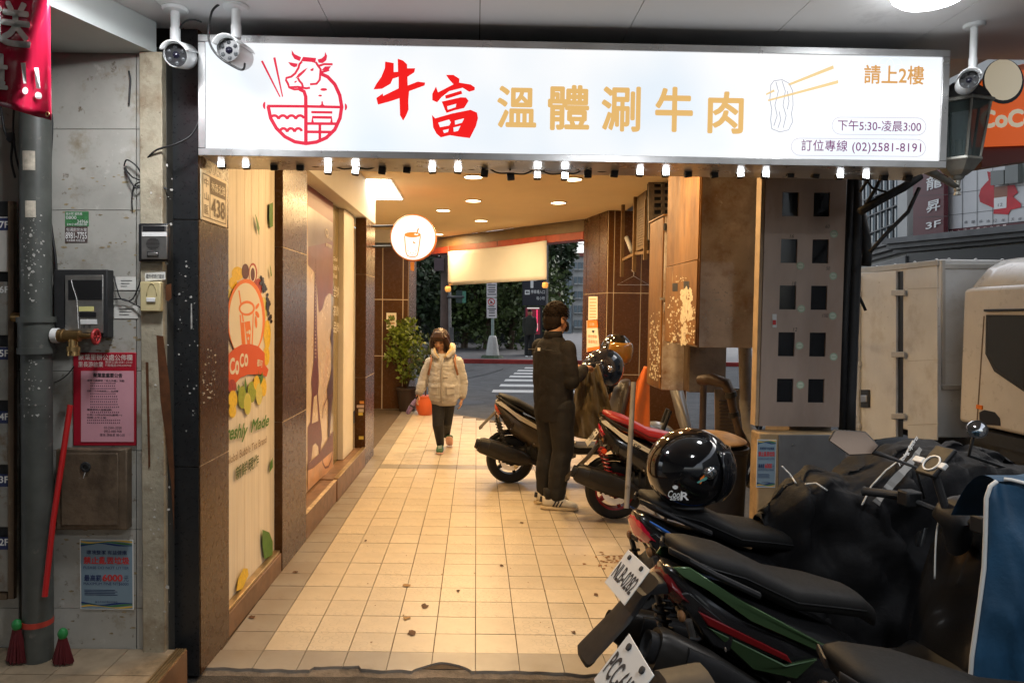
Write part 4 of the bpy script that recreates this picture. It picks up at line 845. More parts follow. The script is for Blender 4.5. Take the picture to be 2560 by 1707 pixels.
for pts, m in ((ellp(165, 215, 72, 85), m_yel), (ellp(110, 330, 50, 75), m_yel), (ellp(75, 520, 45, 120), m_pal), (ellp(262, 190, 46, 95), m_dkr), (ellp(355, 210, 52, 125), m_rdf), (ellp(352, 215, 40, 105), m_crm), (ellp(352, 225, 26, 80), m_dkr), (ellp(420, 390, 48, 115), m_rdf),
               (ellp(485, 650, 44, 150), m_pal), (ellp(530, 960, 42, 180), m_yel), (ellp(520, 1220, 40, 120), m_yel)): wpoly('fruit', pts, m, z1)
rr = random.Random(11)
for _ in range(46):
    t = rr.random(); x = 450 + 110 * math.sin(t * 1.7) + rr.uniform(-22, 22); y = 270 + 520 * t + rr.uniform(-18, 18); wpoly('berry', ellp(x, y, 14, 22, 9), mat('blackberry print', (.018, .008, .012), .35), z1)
wpoly('badge_rim', ellp(272, 760, 232, 480, 40), m_or, z1); wpoly('badge', ellp(266, 790, 206, 460, 40), m_crm, z1)
for pts in ([(175, 420), (190, 420), (245, 800), (228, 805)], [(190, 720), (205, 720), (238, 1080), (218, 1080)], [(352, 710), (338, 1085), (352, 1085), (365, 690)], [(215, 815), (318, 795), (330, 900), (320, 1085), (285, 1085), (250, 815), (245, 815), (265, 1085), (232, 1085)]): wpoly('cup_print', pts, m_or, z1)
mb = MB(); ring = ellp(280, 640, 98, 92, 28, -.1); inn = ellp(278, 642, 78, 62, 28, -.1)
wpoly('cup_print', ring, m_or, z1); wpoly('cup_print', inn, m_crm, z1)
for x, y, rx, ry, a in ((408, 615, 16, 42, .5), (408, 715, 20, 45, -.4), (392, 810, 14, 75, -.06), (312, 930, 14, 28, 0), (284, 935, 9, 18, 0), (298, 1010, 10, 20, 0)): wpoly('drop_print', ellp(x, y, rx, ry, 14, a), m_or if x > 330 else m_crm, z1)
rb = [(35, 1290), (60, 1200), (130, 1130), (215, 1085), (320, 1075), (420, 1105), (500, 1190), (500, 1330), (545, 1390), (520, 1480), (470, 1450), (380, 1450), (290, 1450), (200, 1490), (130, 1570), (40, 1640), (30, 1540)]
wpoly('ribbon_print', rb, mat('deep orange print', (.72, .1, .008), .45), z1)
def wtext(s, pts, m, bold=.0, shear=0.0, cv=z1, pl=PS):
    """lettering inside a quad of crop points: lower-left, lower-right, upper-left"""
    lay[0] += 1; off = .0006 + lay[0] * .00012; A, B, C = (pl.pt(*cv(p), off) for p in pts); fit_text(s, frame(A, B - A, C - A), (B - A).length, (C - A).dot(frame(A, B - A, C - A).col[1].to_3d()), m, wp, bold=bold, shear=shear)
for s, q in (('C', ((68, 1465), (135, 1440), (68, 1255))), ('o', ((137, 1465), (188, 1445), (137, 1285))), ('C', ((195, 1375), (245, 1355), (195, 1200))), ('o', ((250, 1365), (298, 1340), (250, 1205)))): wtext(s, q, m_crm, .035)
wtext('都可', ((403, 1350), (470, 1370), (403, 1255)), m_crm, .02)
for x, y, rx, ry, m in ((100, 320, 52, 85, m_rdf), (110, 480, 55, 110, m_yel), (105, 620, 45, 85, m_yel), (225, 455, 52, 140, m_grn), (340, 390, 52, 130, m_grn), (400, 280, 38, 90, m_yel), (487, 330, 36, 115, m_yel), (430, 415, 40, 135, m_pal), (290, 535, 44, 135, m_pal), (288, 535, 34, 115, mat('lime flesh print', (.62, .58, .08), .4))): wpoly('fruit', ellp(x, y, rx, ry), m, z2)
for pts in ([(260, 205), (280, 300), (265, 400), (250, 300)], [(470, 140), (480, 230), (450, 300), (440, 220)], [(420, 110), (440, 220), (430, 240)], [(180, 290), (195, 330), (180, 390), (165, 330)]): wpoly('leaf_print', pts, m_lg, z2)
wtext('Freshly', ((-40, 1060), (285, 990), (-40, 810)), m_lg, .022, .35, z2); wtext('Made', ((328, 890), (552, 800), (328, 735)), m_lg, .022, .35, z2)
wtext('Global Bubble Tea Brand', ((30, 1290), (520, 1010), (30, 1190)), mat('brown print', (.2, .1, .03), .5), 0, 0, z2)
wtext('新鮮·現作', ((145, 1480), (425, 1290), (145, 1310)), mat('dark green print', (.06, .1, .015), .5), .02, 0, z2)
for pts in ([(400, 390), (412, 420), (428, 480), (425, 528), (408, 470)], [(490, 330), (512, 318), (512, 470), (495, 480), (488, 420)], [(492, 710), (500, 740), (505, 780), (498, 790)]): wpoly('leaf_print', pts, m_lg, z6)
z7 = conv(480, 900, 1.942)
wpoly('leaf_print', [(342, 822), (375, 835), (392, 880), (392, 945), (352, 965), (342, 900)], m_lg, z7); wpoly('fruit', [(225, 1060), (250, 1010), (270, 1010), (275, 1040), (245, 1110), (215, 1120)], m_yel, z7); wpoly('leaf_print', [(392, 470), (392, 520), (376, 545), (380, 500)], m_lg, z7)

# shop window: tower poster, lettered glass, white jamb
PE = WL.shift(-.14); z3 = conv(760, 640, 2.614); z4 = conv(760, 460, 5.226)
wn = thing('window_poster', 'sepia window poster of an iron tower and a bicycle rider', 'poster', PE.at(2.6, .2))
m_sep = mat('sepia print', (.68, .52, .36), .25, var=.12, vs=2.5, dirt=[((.5, .2, .09), 1.3, .55, .8)], spec=.6); m_iron = mat('red brown print', (.13, .018, .01), .35, var=.3, vs=40)
mb = MB(); wbox(mb, 1.864, 3.3, -.16, -.14, .197, 2.56); part('sheet', mb, m_sep, wn)
lay2 = [0]
def epoly(name, pts, m, cv=z3, pl=PE, e=None):
    lay2[0] += 1; return part(name, MB().flat(pl, [cv(p) for p in pts], .001 + lay2[0] * .00012), m, e or wn)
epoly('sky_print', [(28, -60), (190, -95), (190, 260), (168, 240), (140, 270), (118, 350), (98, 370), (92, 300), (80, 120), (28, 60)], mat('sepia dusk print', (.22, .07, .045), .35, var=.4, vs=1.6))
epoly('sky_print', [(24, -330), (190, -215), (190, -95), (28, -60)], mat('sepia grey print', (.24, .16, .1), .35, var=.3, vs=1.5))
epoly('top_band', [(24, -470), (190, -350), (190, -215), (24, -330)], mat('dark red band print', (.2, .015, .008), .4))
epoly('tower', [(72, 20), (80, 20), (84, 420), (92, 680), (97, 790), (97, 830), (92, 900), (100, 1010), (112, 1110), (118, 1190), (105, 1290), (98, 1290), (92, 1240), (76, 1220), (58, 1240), (48, 1330), (24, 1360), (24, 1120), (42, 1080), (52, 900), (47, 830), (50, 790), (62, 690), (66, 420)], m_iron)
for pts in ([(64, 920), (84, 905), (94, 1075), (52, 1095)], [(62, 1260), (92, 1240), (96, 1310), (60, 1350)]): epoly('tower_gap', pts, m_sep)
for q in range(26):
    y = 60 + q * 24; w = 2 + q * .42; epoly('tower_gap', ellp(75, y, w * .55, 5, 6), m_sep)
epoly('ground_print', [(24, 1390), (190, 1265), (190, 1380), (24, 1530)], mat('sepia ground print', (.62, .33, .17), .35, var=.3, vs=3)); epoly('ground_print', [(100, 1290), (190, 1140), (190, 1270), (60, 1385), (24, 1400), (24, 1360)], m_iron)
epoly('rider', [(181, 475), (190, 475), (190, 930), (182, 960), (168, 1190), (158, 1180), (160, 960), (152, 870), (172, 790), (186, 700), (186, 610), (174, 540)], mat('black red print', (.06, .012, .008), .35))
lay2[0] += 1; mb = MB(); mb.ribbon([PE.pt(*z3(p), .001 + lay2[0] * .00012) for p in [(118, 1300), (122, 1350), (138, 1382), (160, 1375), (180, 1325), (188, 1270)]], .02, PE.n); mb2 = part('wheel_print', mb, m_iron, wn)
lay2[0] += 1; mb = MB(); mb.ribbon([PE.pt(*z3(p), .001 + lay2[0] * .00012) for p in [(185, 905), (150, 930), (130, 980), (120, 1060)]], .012, PE.n); part('wheel_print', mb, m_iron, wn)
def etext(s, q, m, cv=z4, e=None, pl=PE, bold=0.0):
    lay2[0] += 1; off = .001 + lay2[0] * .00012; A, B, C = (pl.pt(*cv(p), off) for p in q); F_ = frame(A, B - A, C - A); fit_text(s, F_, (B - A).length, (C - A).dot(F_.col[1].to_3d()), m, e or wn, bold=bold)
etext('Q', ((280, 690), (318, 715), (280, 570)), m_crm, bold=.02); etext('Pouta', ((318, 710), (364, 740), (318, 660)), m_crm); etext('都可茶飲', ((288, 815), (364, 850), (288, 765)), m_crm, bold=.02)
gd = thing('glass_door', 'tinted glass door edge with white lettering beside the tower poster', 'door', WP(3.45, -.14, .2))
mb = MB(); wbox(mb, 3.303, 3.66, -.17, -.15, .197, 2.56); part('pane', mb, mat('olive tinted glass', (.25, .19, .09), .12, spec=.7), gd); PG = WL.shift(-.149)
for s, q in (('Global', ((385, 1000), (435, 1015), (385, 945))), ('Bubble Tea', ((385, 1120), (460, 1135), (385, 1050))), ('Brand', ((385, 1225), (430, 1238), (385, 1165))), ('全球', ((385, 1470), (455, 1490), (385, 1320)))): etext(s, q, m_crm, z4, gd, PG)
for s, q in (('茶飲', ((192, 390), (228, 395), (192, 320))), ('品牌', ((192, 500), (228, 508), (192, 425)))): etext(s, q, m_crm, z3, gd, PG)
mb = MB(); wbox(mb, 3.663, 4.16, -.2, -.1, .197, 2.56); solo('door_jamb', mb, mat('white jamb paint', (.78, .7, .58), .5, var=.05), 'white painted jamb right of the tinted glass door', 'jamb', bevel=.006)
mb = MB(); wbox(mb, 4.2, 4.23, -.16, -.11, .197, 2.56); solo('corner_trim', mb, mat('pale trim', (.7, .6, .45), .4), 'thin pale vertical trim between the dark slot and the pillar', 'trim')
for k_, (y0, y1, x0, x1, c) in enumerate(((1002, 1009, 899, 910, (.6, .25, .05)), (1012, 1019, 892, 910, (.6, .45, .38)), (1022, 1030, 896, 909, (.6, .5, .4)), (1031, 1038, 896, 907, (.7, .55, .1)), (1090, 1098, 897, 909, (.7, .55, .1)), (1120, 1127, 898, 908, (.6, .55, .4)))):
    pl3 = Plane(WP(4.318, -.1, 0), -WL.u); part('sticker', MB().slab(pl3, px_rect(pl3, x0, y0, x1, y1), .001), mat('pillar sticker %d' % k_, c, .5), P3)

# ---- round cup sign on its bracket
RS = PLY(7.9); rc = RS.pt(1033, 594); rad = (RS.pt(1091, 594) - rc).x
rs = thing('round_sign', 'round lit white sign with an orange drink cup on a bracket', 'sign', rc)
part('case', MB().lathe([(rad, 0), (rad, .09), (rad * .97, .1), (.01, .1)], rc + V((0, .1, 0)), (0, -1, 0), 48, caps=True), mat('orange sign rim', (.75, .16, .02), .4), rs, smooth=40)
e_cup = emat('lit orange cup', (.85, .3, .05), 1.0); m_rsf = mat('lit round face', (.3, .3, .3), .5, emit=(1, .97, .9), es=.85)
part('face', MB().lathe([(rad * .955, 0), (.001, 0)], rc + V((0, -.002, 0)), (0, -1, 0), 48, caps=False), m_rsf, rs)
part('halo_ring', MB().lathe([(rad * .975, 0), (rad * .95, .003)], rc + V((0, -.001, 0)), (0, -1, 0), 48, caps=False), e_cup, rs)
z9 = conv(940, 420, 5.6); RQ = RS.shift(.004)
def rpoly(pts, m, nm='cup_print', off=0.0): return part(nm, MB().flat(RQ, [z9(p) for p in pts], .001 + off), m, rs)
rpoly(ellp(512, 935, 115, 38, 26), e_cup); rpoly(ellp(565, 930, 30, 12, 16), m_rsf, off=.001); rpoly([(586, 842), (602, 848), (576, 930), (560, 926)], e_cup, off=.002)
mb = MB(); mb.ribbon([RQ.pt(*z9(p), .001) for p in [(400, 950), (408, 1060), (420, 1180), (440, 1230), (480, 1244), (545, 1244), (578, 1225), (595, 1150), (622, 950)]], .011, RQ.n); part('cup_print', mb, emat('lit pale orange', (.9, .36, .12)), rs)
rpoly([(520, 1020), (540, 1040), (565, 1060), (548, 1058), (520, 1055)], e_cup, 'bow_print')
for x, y in ((448, 1160), (485, 1185), (520, 1188), (558, 1162), (462, 1210), (505, 1220), (548, 1205)): rpoly(ellp(x, y, 7, 7, 8), e_cup, 'pearl_print')
for y in (566, 617): part('arm', MB().tube([PY(927, y, 7.86), PY(985 if y > 590 else 983, y - 1, 7.92)], .014, 10), m_black, rs, smooth=40)
part('wall_bar', MB().tube([PY(928, 548, 7.84), PY(928, 628, 7.84)], .012, 8), m_black, rs)
solo('hanging_tag', MB().slab(PLY(7.98), [(1026, 655), (1036, 655), (1035, 678), (1027, 676)], .02), emat('lit orange tag', (.8, .22, .03), .7), 'small orange tag hanging below the round cup sign', 'tag')

# ---- white banner under the beam, ornaments
BP = BMP.shift(.035); wb = thing('white_banner', 'blank white cloth banner hung under the red strip of the beam', 'banner', BP.pt(1243, 706))
g = MB(); N, K = 20, 8; vs_ = []
for j in range(K + 1):
    for i in range(N + 1):
        u, v = i / N, j / K; x = 1120 + 247 * u; y = (629 - 28 * u + 3 * math.sin(u * 3.1)) * (1 - v) + (714 - 15 * u) * v; vs_.append(BP.pt(x, y, .006 * math.sin(u * 9 + v) + .004 * math.sin(v * 3 + u * 3)))
g.add(vs_, [(j * (N + 1) + i, j * (N + 1) + i + 1, (j + 1) * (N + 1) + i + 1, (j + 1) * (N + 1) + i) for j in range(K) for i in range(N)])
ob = part('cloth', g, mat('white cloth', (.6, .6, .58), .7, var=.04, vs=3), wb, smooth=True); ob.modifiers.new('t', 'SOLIDIFY').thickness = .003
for (x, y) in ((1121, 628), (1243, 615), (1365, 602)): part('tie', MB().tube([BP.pt(x, y, .01), BP.pt(x, y - 14, .0)], .004, 6), m_cable, wb)
for l, x, y, r in (('small round paper lantern at the banner corner nearer the round sign', 1120, 723, 7.5), ('small round paper lantern at the banner corner above the man', 1363, 713, 9)):
    c = BP.pt(x, y, .04); rr_ = (BP.pt(x + r, y, .04) - c).length * .62; e = thing('paper_lantern', l, 'lantern', c, 'paper lanterns on the banner')
    mb = MB()
    for q in range(8): mb.ell(c + V((math.cos(q * .785) * rr_ * .5, math.sin(q * .785) * rr_ * .5, 0)), (rr_ * .5, rr_ * .5, rr_ * .95), 10, 8)
    part('body', mb, mat('orange paper', (.8, .42, .12), .6, emit=(1, .5, .15), es=.25), e, smooth=True); part('string', MB().tube([c + V((0, 0, rr_ * .9)), c + V((0, 0, rr_ * 2.1))], .003, 5), m_cable, e)

# ---- notices
e = thing('wall_notice', 'white paper notice on the dark back wall above the plants', 'notice', PY(978, 823, 11.84)); pl4 = PLY(11.848)
part('sheet', MB().slab(pl4, px_rect(pl4, 966, 782, 991, 823), .003), mat('warm paper', (.75, .68, .55), .6), e)
for y, x0, x1 in ((790, 971, 986), (800, 973, 984), (808, 969, 988)): part('print_line', MB().flat(pl4, px_rect(pl4, x0, y - 2, x1, y + 2), .004), mat('orange faded print', (.6, .35, .2), .6), e)
e = thing('pillar_notice', 'white and green notice sheet taped high on the corner pillar', 'notice', RPL.pt(1482, 800))
part('sheet', MB().slab(RPL, [(1471, 800), (1494, 798), (1494, 741), (1472, 741)], .003), mat('warm paper'), e)
for y in (748, 756, 764, 771, 778, 786, 793): part('print_line', MB().flat(RPL, px_rect(RPL, 1474, y - 1.3, 1491 - (y % 3), y + 1.3), .004), mat('olive print', (.35, .3, .1), .6), e)
e = thing('pillar_notice', 'orange and white notice board low on the corner pillar', 'notice', RPL.pt(1483, 882)); 
part('board', MB().slab(RPL, [(1468, 880), (1499, 872), (1493, 800), (1468, 801)], .008), mat('warm paper'), e)
part('header', MB().flat(RPL, [(1468, 820), (1494.5, 819), (1493, 800), (1468, 801)], .0095), m_or, e); part('footer', MB().flat(RPL, [(1468, 880), (1499, 872), (1498.5, 865), (1468, 870)], .0095), m_or, e)
part('shield_print', MB().flat(RPL, [(1480, 826), (1486, 826), (1486, 829), (1483, 833), (1480, 829)], .0095), m_ink, e)
px_text('公告', RPL, 1475, 807, 1488, 814, m_crm, e, off=.01); px_text('請勿停車', RPL, 1472, 838, 1494, 844, m_or, e, off=.0095); px_text('違者拖吊', RPL, 1472, 851, 1495, 857, m_or, e, off=.0095)

# ---- potted plants
def leaf_cloud(mb, c, r, n, size, rng, up=.3, shape=None):
    for _ in range(n):
        while True:
            p = V((rng.uniform(-1, 1), rng.uniform(-1, 1), rng.uniform(-1, 1)))
            if .25 < p.length < 1: break
        q = V((c[0] + p.x * r[0], c[1] + p.y * r[1], c[2] + p.z * r[2])); d = (p + V((rng.uniform(-.8, .8), rng.uniform(-.8, .8), rng.uniform(-.5, .5) + up))).normalized(); s = size * rng.uniform(.6, 1.3)
        sd_ = d.orthogonal().normalized(); sd_.rotate(MX.Rotation(rng.uniform(0, 6.28), 3, d)); w = s * .36
        mb.add([q, q + d * s * .45 + sd_ * w, q + d * s, q + d * s * .45 - sd_ * w], [(0, 1, 2), (0, 2, 3)])
m_leaf = mat('glossy leaf', (.13, .18, .02), .38, var=.45, vs=14); m_leafd = mat('dark leaf', (.035, .06, .024), .5, var=.5, vs=8); m_bark = mat('bark', (.1, .07, .045), .85, var=.3, vs=14)
rng = random.Random(21)
pp = PZ(1018, 1026); e = thing('potted_plant', 'bushy green shrub in a dark pot against the back wall', 'plant', pp)
part('pot', MB().lathe([(.13, 0), (.17, .33), (.185, .34), (.185, .38), (.165, .38), (.16, .34)], pp, n=24), mat('dark brown pot', (.035, .02, .014), .5), e, smooth=40)
part('soil', MB().lathe([(.16, 0), (.001, .01)], pp + V((0, 0, .35)), n=16, caps=False), m_bark, e)
st_ = MB(); top = pp + V((0, 0, .36))
for a_, l_ in ((0, .9), (1.3, .8), (2.6, .75), (3.9, .85), (5.2, .7), (.6, 1.05)): st_.tube([top, top + V((math.cos(a_) * .08, math.sin(a_) * .06, l_ * .45)), top + V((math.cos(a_) * .26, math.sin(a_) * .2, l_ * .9))], [.012, .009, .004], 6)
part('stems', st_, m_bark, e, smooth=True); lf = MB()
for q in range(26):
    a_ = rng.uniform(0, 6.28); rr_ = rng.uniform(.05, .34); hh = rng.uniform(.2, 1.02); leaf_cloud(lf, pp + V((math.cos(a_) * rr_ - .02, math.sin(a_) * rr_ * .7, .38 + hh)), (.13, .12, .11), 42, .075, rng)
part('crown', lf, m_leaf, e)
pp = PZ(1063, 1036); e = thing('potted_plant', 'slim shrub in a bright orange pot behind the walking woman', 'plant', pp)
part('pot', MB().lathe([(.105, 0), (.15, .1), (.155, .2), (.14, .27), (.15, .275), (.15, .3), (.135, .3)], pp, n=24), mat('orange pot', (.55, .1, .025), .4), e, smooth=40)
part('soil', MB().lathe([(.135, 0), (.001, .01)], pp + V((0, 0, .28)), n=16, caps=False), m_bark, e)
st_ = MB(); st_.tube([pp + V((.0, 0, .28)), pp + V((.02, 0, .6)), pp + V((.0, .02, .95))], [.013, .01, .006], 6); part('stems', st_, m_bark, e, smooth=True); lf = MB()
for q in range(10):
    a_ = rng.uniform(0, 6.28); leaf_cloud(lf, pp + V((math.cos(a_) * .15, math.sin(a_) * .12, rng.uniform(.65, 1.2))), (.12, .1, .1), 40, .07, rng)
part('crown', lf, m_leafd, e)

# ---- fallen leaves and spots on the floor
m_dry = mat('dry leaf', (.09, .035, .012), .7, var=.4, vs=30); places = ['near the broken tile edge', 'in the middle of the walkway', 'beside the dark pillar foot', 'towards the green scooter', 'near the walking woman', 'by the shop step']
lvs = [(1062, 1515, 'dark curled leaf lying mid walkway, largest of the litter'), (1145, 1478, 'small brown leaf behind the large one'), (1028, 1583, 'thin brown leaf towards the broken tile edge'), (1017, 1463, 'pale torn leaf scrap on the middle tiles'), (629, 1543, 'dark leaf on the brown border tiles by the poster'),
       (738, 1430, 'dark leaf on the border tiles at the window pillar'), (1435, 1581, 'flat brown leaf near the scooter plate'), (1490, 1487, 'long rust leaf between tiles and green scooter'), (1253, 1414, 'small leaf on tiles before the man'), (1303, 1307, 'leaf speck near the white sneaker'), (914, 1352, 'small dark leaf on the tiles near the step'), (1015, 1545, 'pale yellow leaf scrap next to a grout line')]
for i, (x, y, l) in enumerate(lvs):
    c = PZ(x, y); rg = random.Random(i * 7 + 1); s = rg.uniform(.02, .034) * (1.1 if i == 0 else .65); n_ = 9; ph = rg.uniform(0, 6); ring = []
    for q in range(n_): a_ = ph + 6.283 * q / n_; r_ = s * rg.uniform(.5, 1.25); ring.append(c + V((math.cos(a_) * r_, math.sin(a_) * r_ * 1.3, .003 + rg.uniform(0, .0025))))
    solo('fallen_leaf', MB().add([c + V((0, 0, .004))] + ring, [(0, 1 + q, 1 + (q + 1) % n_) for q in range(n_)]), m_dry if i not in (3, 11) else mat('pale dry leaf', (.35, .2, .07), .7), l, 'leaf', 'leaves on the floor')
rg = random.Random(77); st_ = MB()
for _ in range(150):
    x, y = rg.uniform(-.9, 1.7), rg.uniform(3.4, 9); s = rg.uniform(.002, .007); n_ = 6; st_.add([(x + s * rg.uniform(.5, 1.4) * math.cos(q), y + s * rg.uniform(.5, 1.6) * math.sin(q), .0018 + _ * 4e-6) for q in range(n_)], [list(range(n_))])
for cx_, cy_, n2 in ((PZ(1530, 1395).x, PZ(1530, 1395).y, 26), (PZ(1520, 1410).x, PZ(1520, 1410).y, 14)):
    for _ in range(n2):
        x, y = cx_ + rg.gauss(0, .05), cy_ + rg.gauss(0, .07); s = rg.uniform(.004, .016); st_.add([(x + s * rg.uniform(.5, 1.4) * math.cos(q), y + s * rg.uniform(.5, 1.6) * math.sin(q), .0026 + _ * 1e-5) for q in range(6)], [list(range(6))])
tag(part('stains', st_, mat('brown stain', (.2, .09, .03), .6, var=.3, vs=40), floor), kind='stuff')
# ================================================================ cabinets along the street side
m_rusty = mat('rust streaked steel', (.27, .125, .032), .55, .2, var=.35, vs=5, bump=.15, bs=30, stretch=(1, 1, .35), dirt=[((.12, .045, .012), 4, .48, .66), ((.5, .36, .18), 9, .68, .76)])
m_grime = mat('grimy grey steel', (.55, .48, .42), .55, .15, var=.25, vs=4, bump=.15, bs=40, dirt=[((.28, .15, .07), 3, .46, .66), ((.62, .57, .52), 18, .62, .7), ((.06, .045, .035), 40, .64, .7)])
m_stain = mat('stainless cabinet', (.42, .32, .26), .38, .35, var=.2, vs=3, stretch=(1, 1, .3), dirt=[((.36, .24, .17), 2.2, .45, .7), ((.6, .5, .5), 3.5, .6, .8), ((.13, .1, .08), 40, .66, .74)])
m_conc = mat('dirty concrete', (.19, .15, .11), .85, var=.25, vs=6, bump=.4, bs=30, dirt=[((.08, .06, .04), 5, .52, .7)])
m_gpip = mat('grey pvc', (.26, .25, .24), .5, var=.2, vs=10, dirt=[((.12, .1, .08), 12, .58, .72)])
m_win = mat('dark meter glass', (.012, .012, .014), .06, spec=.7, alpha=.4)
sp = solo('street_pillar', MB().box((1.79, 4.08, 0), (2.03, 4.42, 2.94)), m_conc, 'dark concrete street pillar behind the stainless meter cabinet', 'pillar', bevel=.006)
sp2 = solo('street_pillar', MB().box((1.62, 5.45, 1.02), (1.9, 5.95, 2.94)), m_conc, 'concrete pillar hidden behind the rusty electric boxes', 'pillar', bevel=.006)
# tall rusty cabinet at the back
XA = 1.453; fa = PY(1657, 540, 5.6); YA0, YA1 = 5.6, 6.05; zt_ = fa.z; zb_ = PY(1657, 975, 5.6).z
ca = thing('rusty_cabinet', 'tall rusty cabinet with a peeling narrow side facing the walkway', 'cabinet', (XA, YA0, zb_))
part('case', MB().box((XA, YA0, zb_), (1.83, YA1, zt_)), m_grime, ca, bevel=.004)
part('side_door', MB().box((XA - .012, YA0 + .02, zb_ + .01), (XA - .001, YA1 - .01, zt_ - .005)), m_rusty, ca, bevel=.003)
part('top_lip', MB().box((XA - .02, YA0 - .01, zt_ + .001), (1.83, YA1 + .01, zt_ + .014)), m_rusty, ca, bevel=.003)
part('hinge', MB().tube([(XA - .005, YA0 - .012, zt_ - .06), (XA - .005, YA0 - .012, zt_ - .11)], .012, 10), m_blackm, ca); part('hasp', MB().box((XA - .03, YA0 - .018, 1.72), (XA + .004, YA0 - .002, 1.74)), m_steel, ca); part('padlock', MB().box((XA + .0, YA0 - .03, 1.63), (XA + .03, YA0 - .004, 1.7)), m_steel, ca, bevel=.004)
PSd = Plane((XA - .012, 0, 0), (-1, 0, 0)); fk = MB(); rg = random.Random(8)
def flakes(mb, pl, x0, x1, y0, y1, n, smin, smax, rg, tall=1.4, off=.0012):
    for _ in range(n):
        x, y = rg.uniform(x0, x1), y0 + (y1 - y0) * rg.random() ** .8; s = rg.uniform(smin, smax); n_ = rg.randint(4, 7); ph = rg.uniform(0, 6)
        mb.flat(pl, [(x + s * rg.uniform(.4, 1.2) * math.cos(ph - 6.283 * q / n_), y + s * tall * rg.uniform(.4, 1.2) * math.sin(ph - 6.283 * q / n_)) for q in range(n_)], off + rg.uniform(0, .0012))
flakes(fk, PSd, 1624, 1650, 780, 950, 130, .8, 2.6, rg, 2.0); m_flk = mat('paper flakes', (.72, .62, .45), .7, var=.2, vs=30); tag(part('paper_flakes', fk, m_flk, ca), kind='stuff')
# big electric box in front
XB = 1.418; zb2 = PY(1745, 868, 4.6).z; XR = PY(1888, 868, 4.6).x
cb = thing('electric_box', 'large grey and rust electric box with peeling paper and two square holes', 'box', (XB, 4.6, zb2))
part('case', MB().box((XB, 4.6, zb2), (XR, 5.38, 2.86)), m_grime, cb, bevel=.004)
part('side_panel', MB().box((XB - .01, 4.61, 1.96), (XB - .001, 5.37, 2.86)), m_rusty, cb, bevel=.002); part('side_door', MB().box((XB - .014, 4.61, zb2 + .01), (XB - .001, 5.37, 1.955)), m_rusty, cb, bevel=.002)
PSd = Plane((XB - .014, 0, 0), (-1, 0, 0)); PFr = PLY(4.6)
for x0, y0, x1, y1 in ((1681, 708, 1694, 728), (1709, 703, 1723, 724)): part('hole', MB().flat(PSd, px_rect(PSd, x0, y0, x1, y1), .0012), m_black, cb)
fk = MB(); flakes(fk, PSd, 1704, 1730, 722, 800, 90, 2, 6.5, rg, 1.9); flakes(fk, PSd, 1703, 1716, 790, 858, 40, 1.5, 5, rg, 2.2); flakes(fk, PSd, 1668, 1738, 740, 860, 150, .8, 2.8, rg, 1.8); flakes(fk, PSd, 1690, 1715, 690, 705, 14, .8, 2.2, rg)
tag(part('paper_flakes', fk, m_flk, cb), kind='stuff')
fk = MB(); flakes(fk, PFr, 1755, 1850, 690, 850, 110, .8, 3.2, rg, 1.2); flakes(fk, PFr, 1780, 1875, 590, 690, 70, 1, 3.5, rg, .25); fk.flat(PFr, [(1761, 800), (1766, 788), (1769, 800)], .0015); fk.flat(PFr, [(1822, 803), (1828, 788), (1833, 802), (1828, 804)], .0015); fk.flat(PFr, [(1786, 750), (1800, 746), (1803, 750), (1788, 753)], .0015)
tag(part('paper_scraps', fk, mat('grey paper flakes', (.42, .4, .38), .7, var=.4, vs=30), cb), kind='stuff')
part('front_edge', MB().box((XB - .004, 4.594, zb2), (XB + .006, 4.5985, 2.86)), m_rusty, cb)
# stainless meter cabinet
YC = 4.0; CP = PLY(YC); xa, xb = PY(1908, 700, YC).x, PY(2109, 700, YC).x; zc0, zc1 = PY(2000, 1066, YC).z, 2.6
cc = thing('meter_cabinet', 'tall stainless meter cabinet with ten dark windows and green stickers', 'cabinet', (1.82, YC, zc0))
part('case', MB().box((xa + .004, YC + .013, zc0 + .004), (xb - .004, YC + .075, zc1)), m_blackm, cc)
part('side_trim', MB().box((xa - .022, YC + .004, zc0), (xa - .002, YC + .074, zc1)), mat('cream trim', (.42, .3, .18), .5, var=.2, vs=9), cc, bevel=.002)
# door built as bars round the windows
wx = [(1953, 1994), (2032, 2073)]; wy = [(481, 541), (598, 658), (714, 774), (831, 891), (947, 1006)]
def sx(i, y): return (-8.5 * (y - 481) / 466) if True else 0
ex = [xa]; wins = []
zedge = [zc1]
for y0, y1 in wy: zedge += [PY(2010, y0, YC).z, PY(2010, y1, YC).z]
zedge.append(zc0); cx0, cx1 = PY(1949, 740, YC).x, PY(1990, 740, YC).x; cx2, cx3 = PY(2027.5, 740, YC).x, PY(2068, 740, YC).x
for a_, b_ in ((xa, cx0), (cx1, cx2), (cx3, xb)): part('door_stile', MB().box((a_, YC, zc0), (b_, YC + .012, zc1)), m_stain, cc)
for k_ in range(0, len(zedge), 2):
    for a_, b_ in ((cx0, cx1), (cx2, cx3)): part('door_rail', MB().box((a_ - .0005, YC + .0004, zedge[k_ + 1]), (b_ + .0005, YC + .0116, zedge[k_])), m_stain, cc)
for k_ in range(5):
    for a_, b_ in ((cx0, cx1), (cx2, cx3)):
        w_ = part('window', MB().box((a_ + .001, YC + .009, zedge[2 * k_ + 2]), (b_ - .001, YC + .011, zedge[2 * k_ + 1])), m_win, cc)
        m0 = V(((a_ + b_) / 2, YC + .03, (zedge[2 * k_ + 2] + zedge[2 * k_ + 1]) / 2)); part('meter', MB().lathe([(.035, 0), (.035, .012), (.028, .016), (.001, .017)], m0 + V((.004 * k_, 0, -.008)), (0, -1, 0), 20), mat('meter grey', (.4, .4, .4), .4), w_, smooth=40)
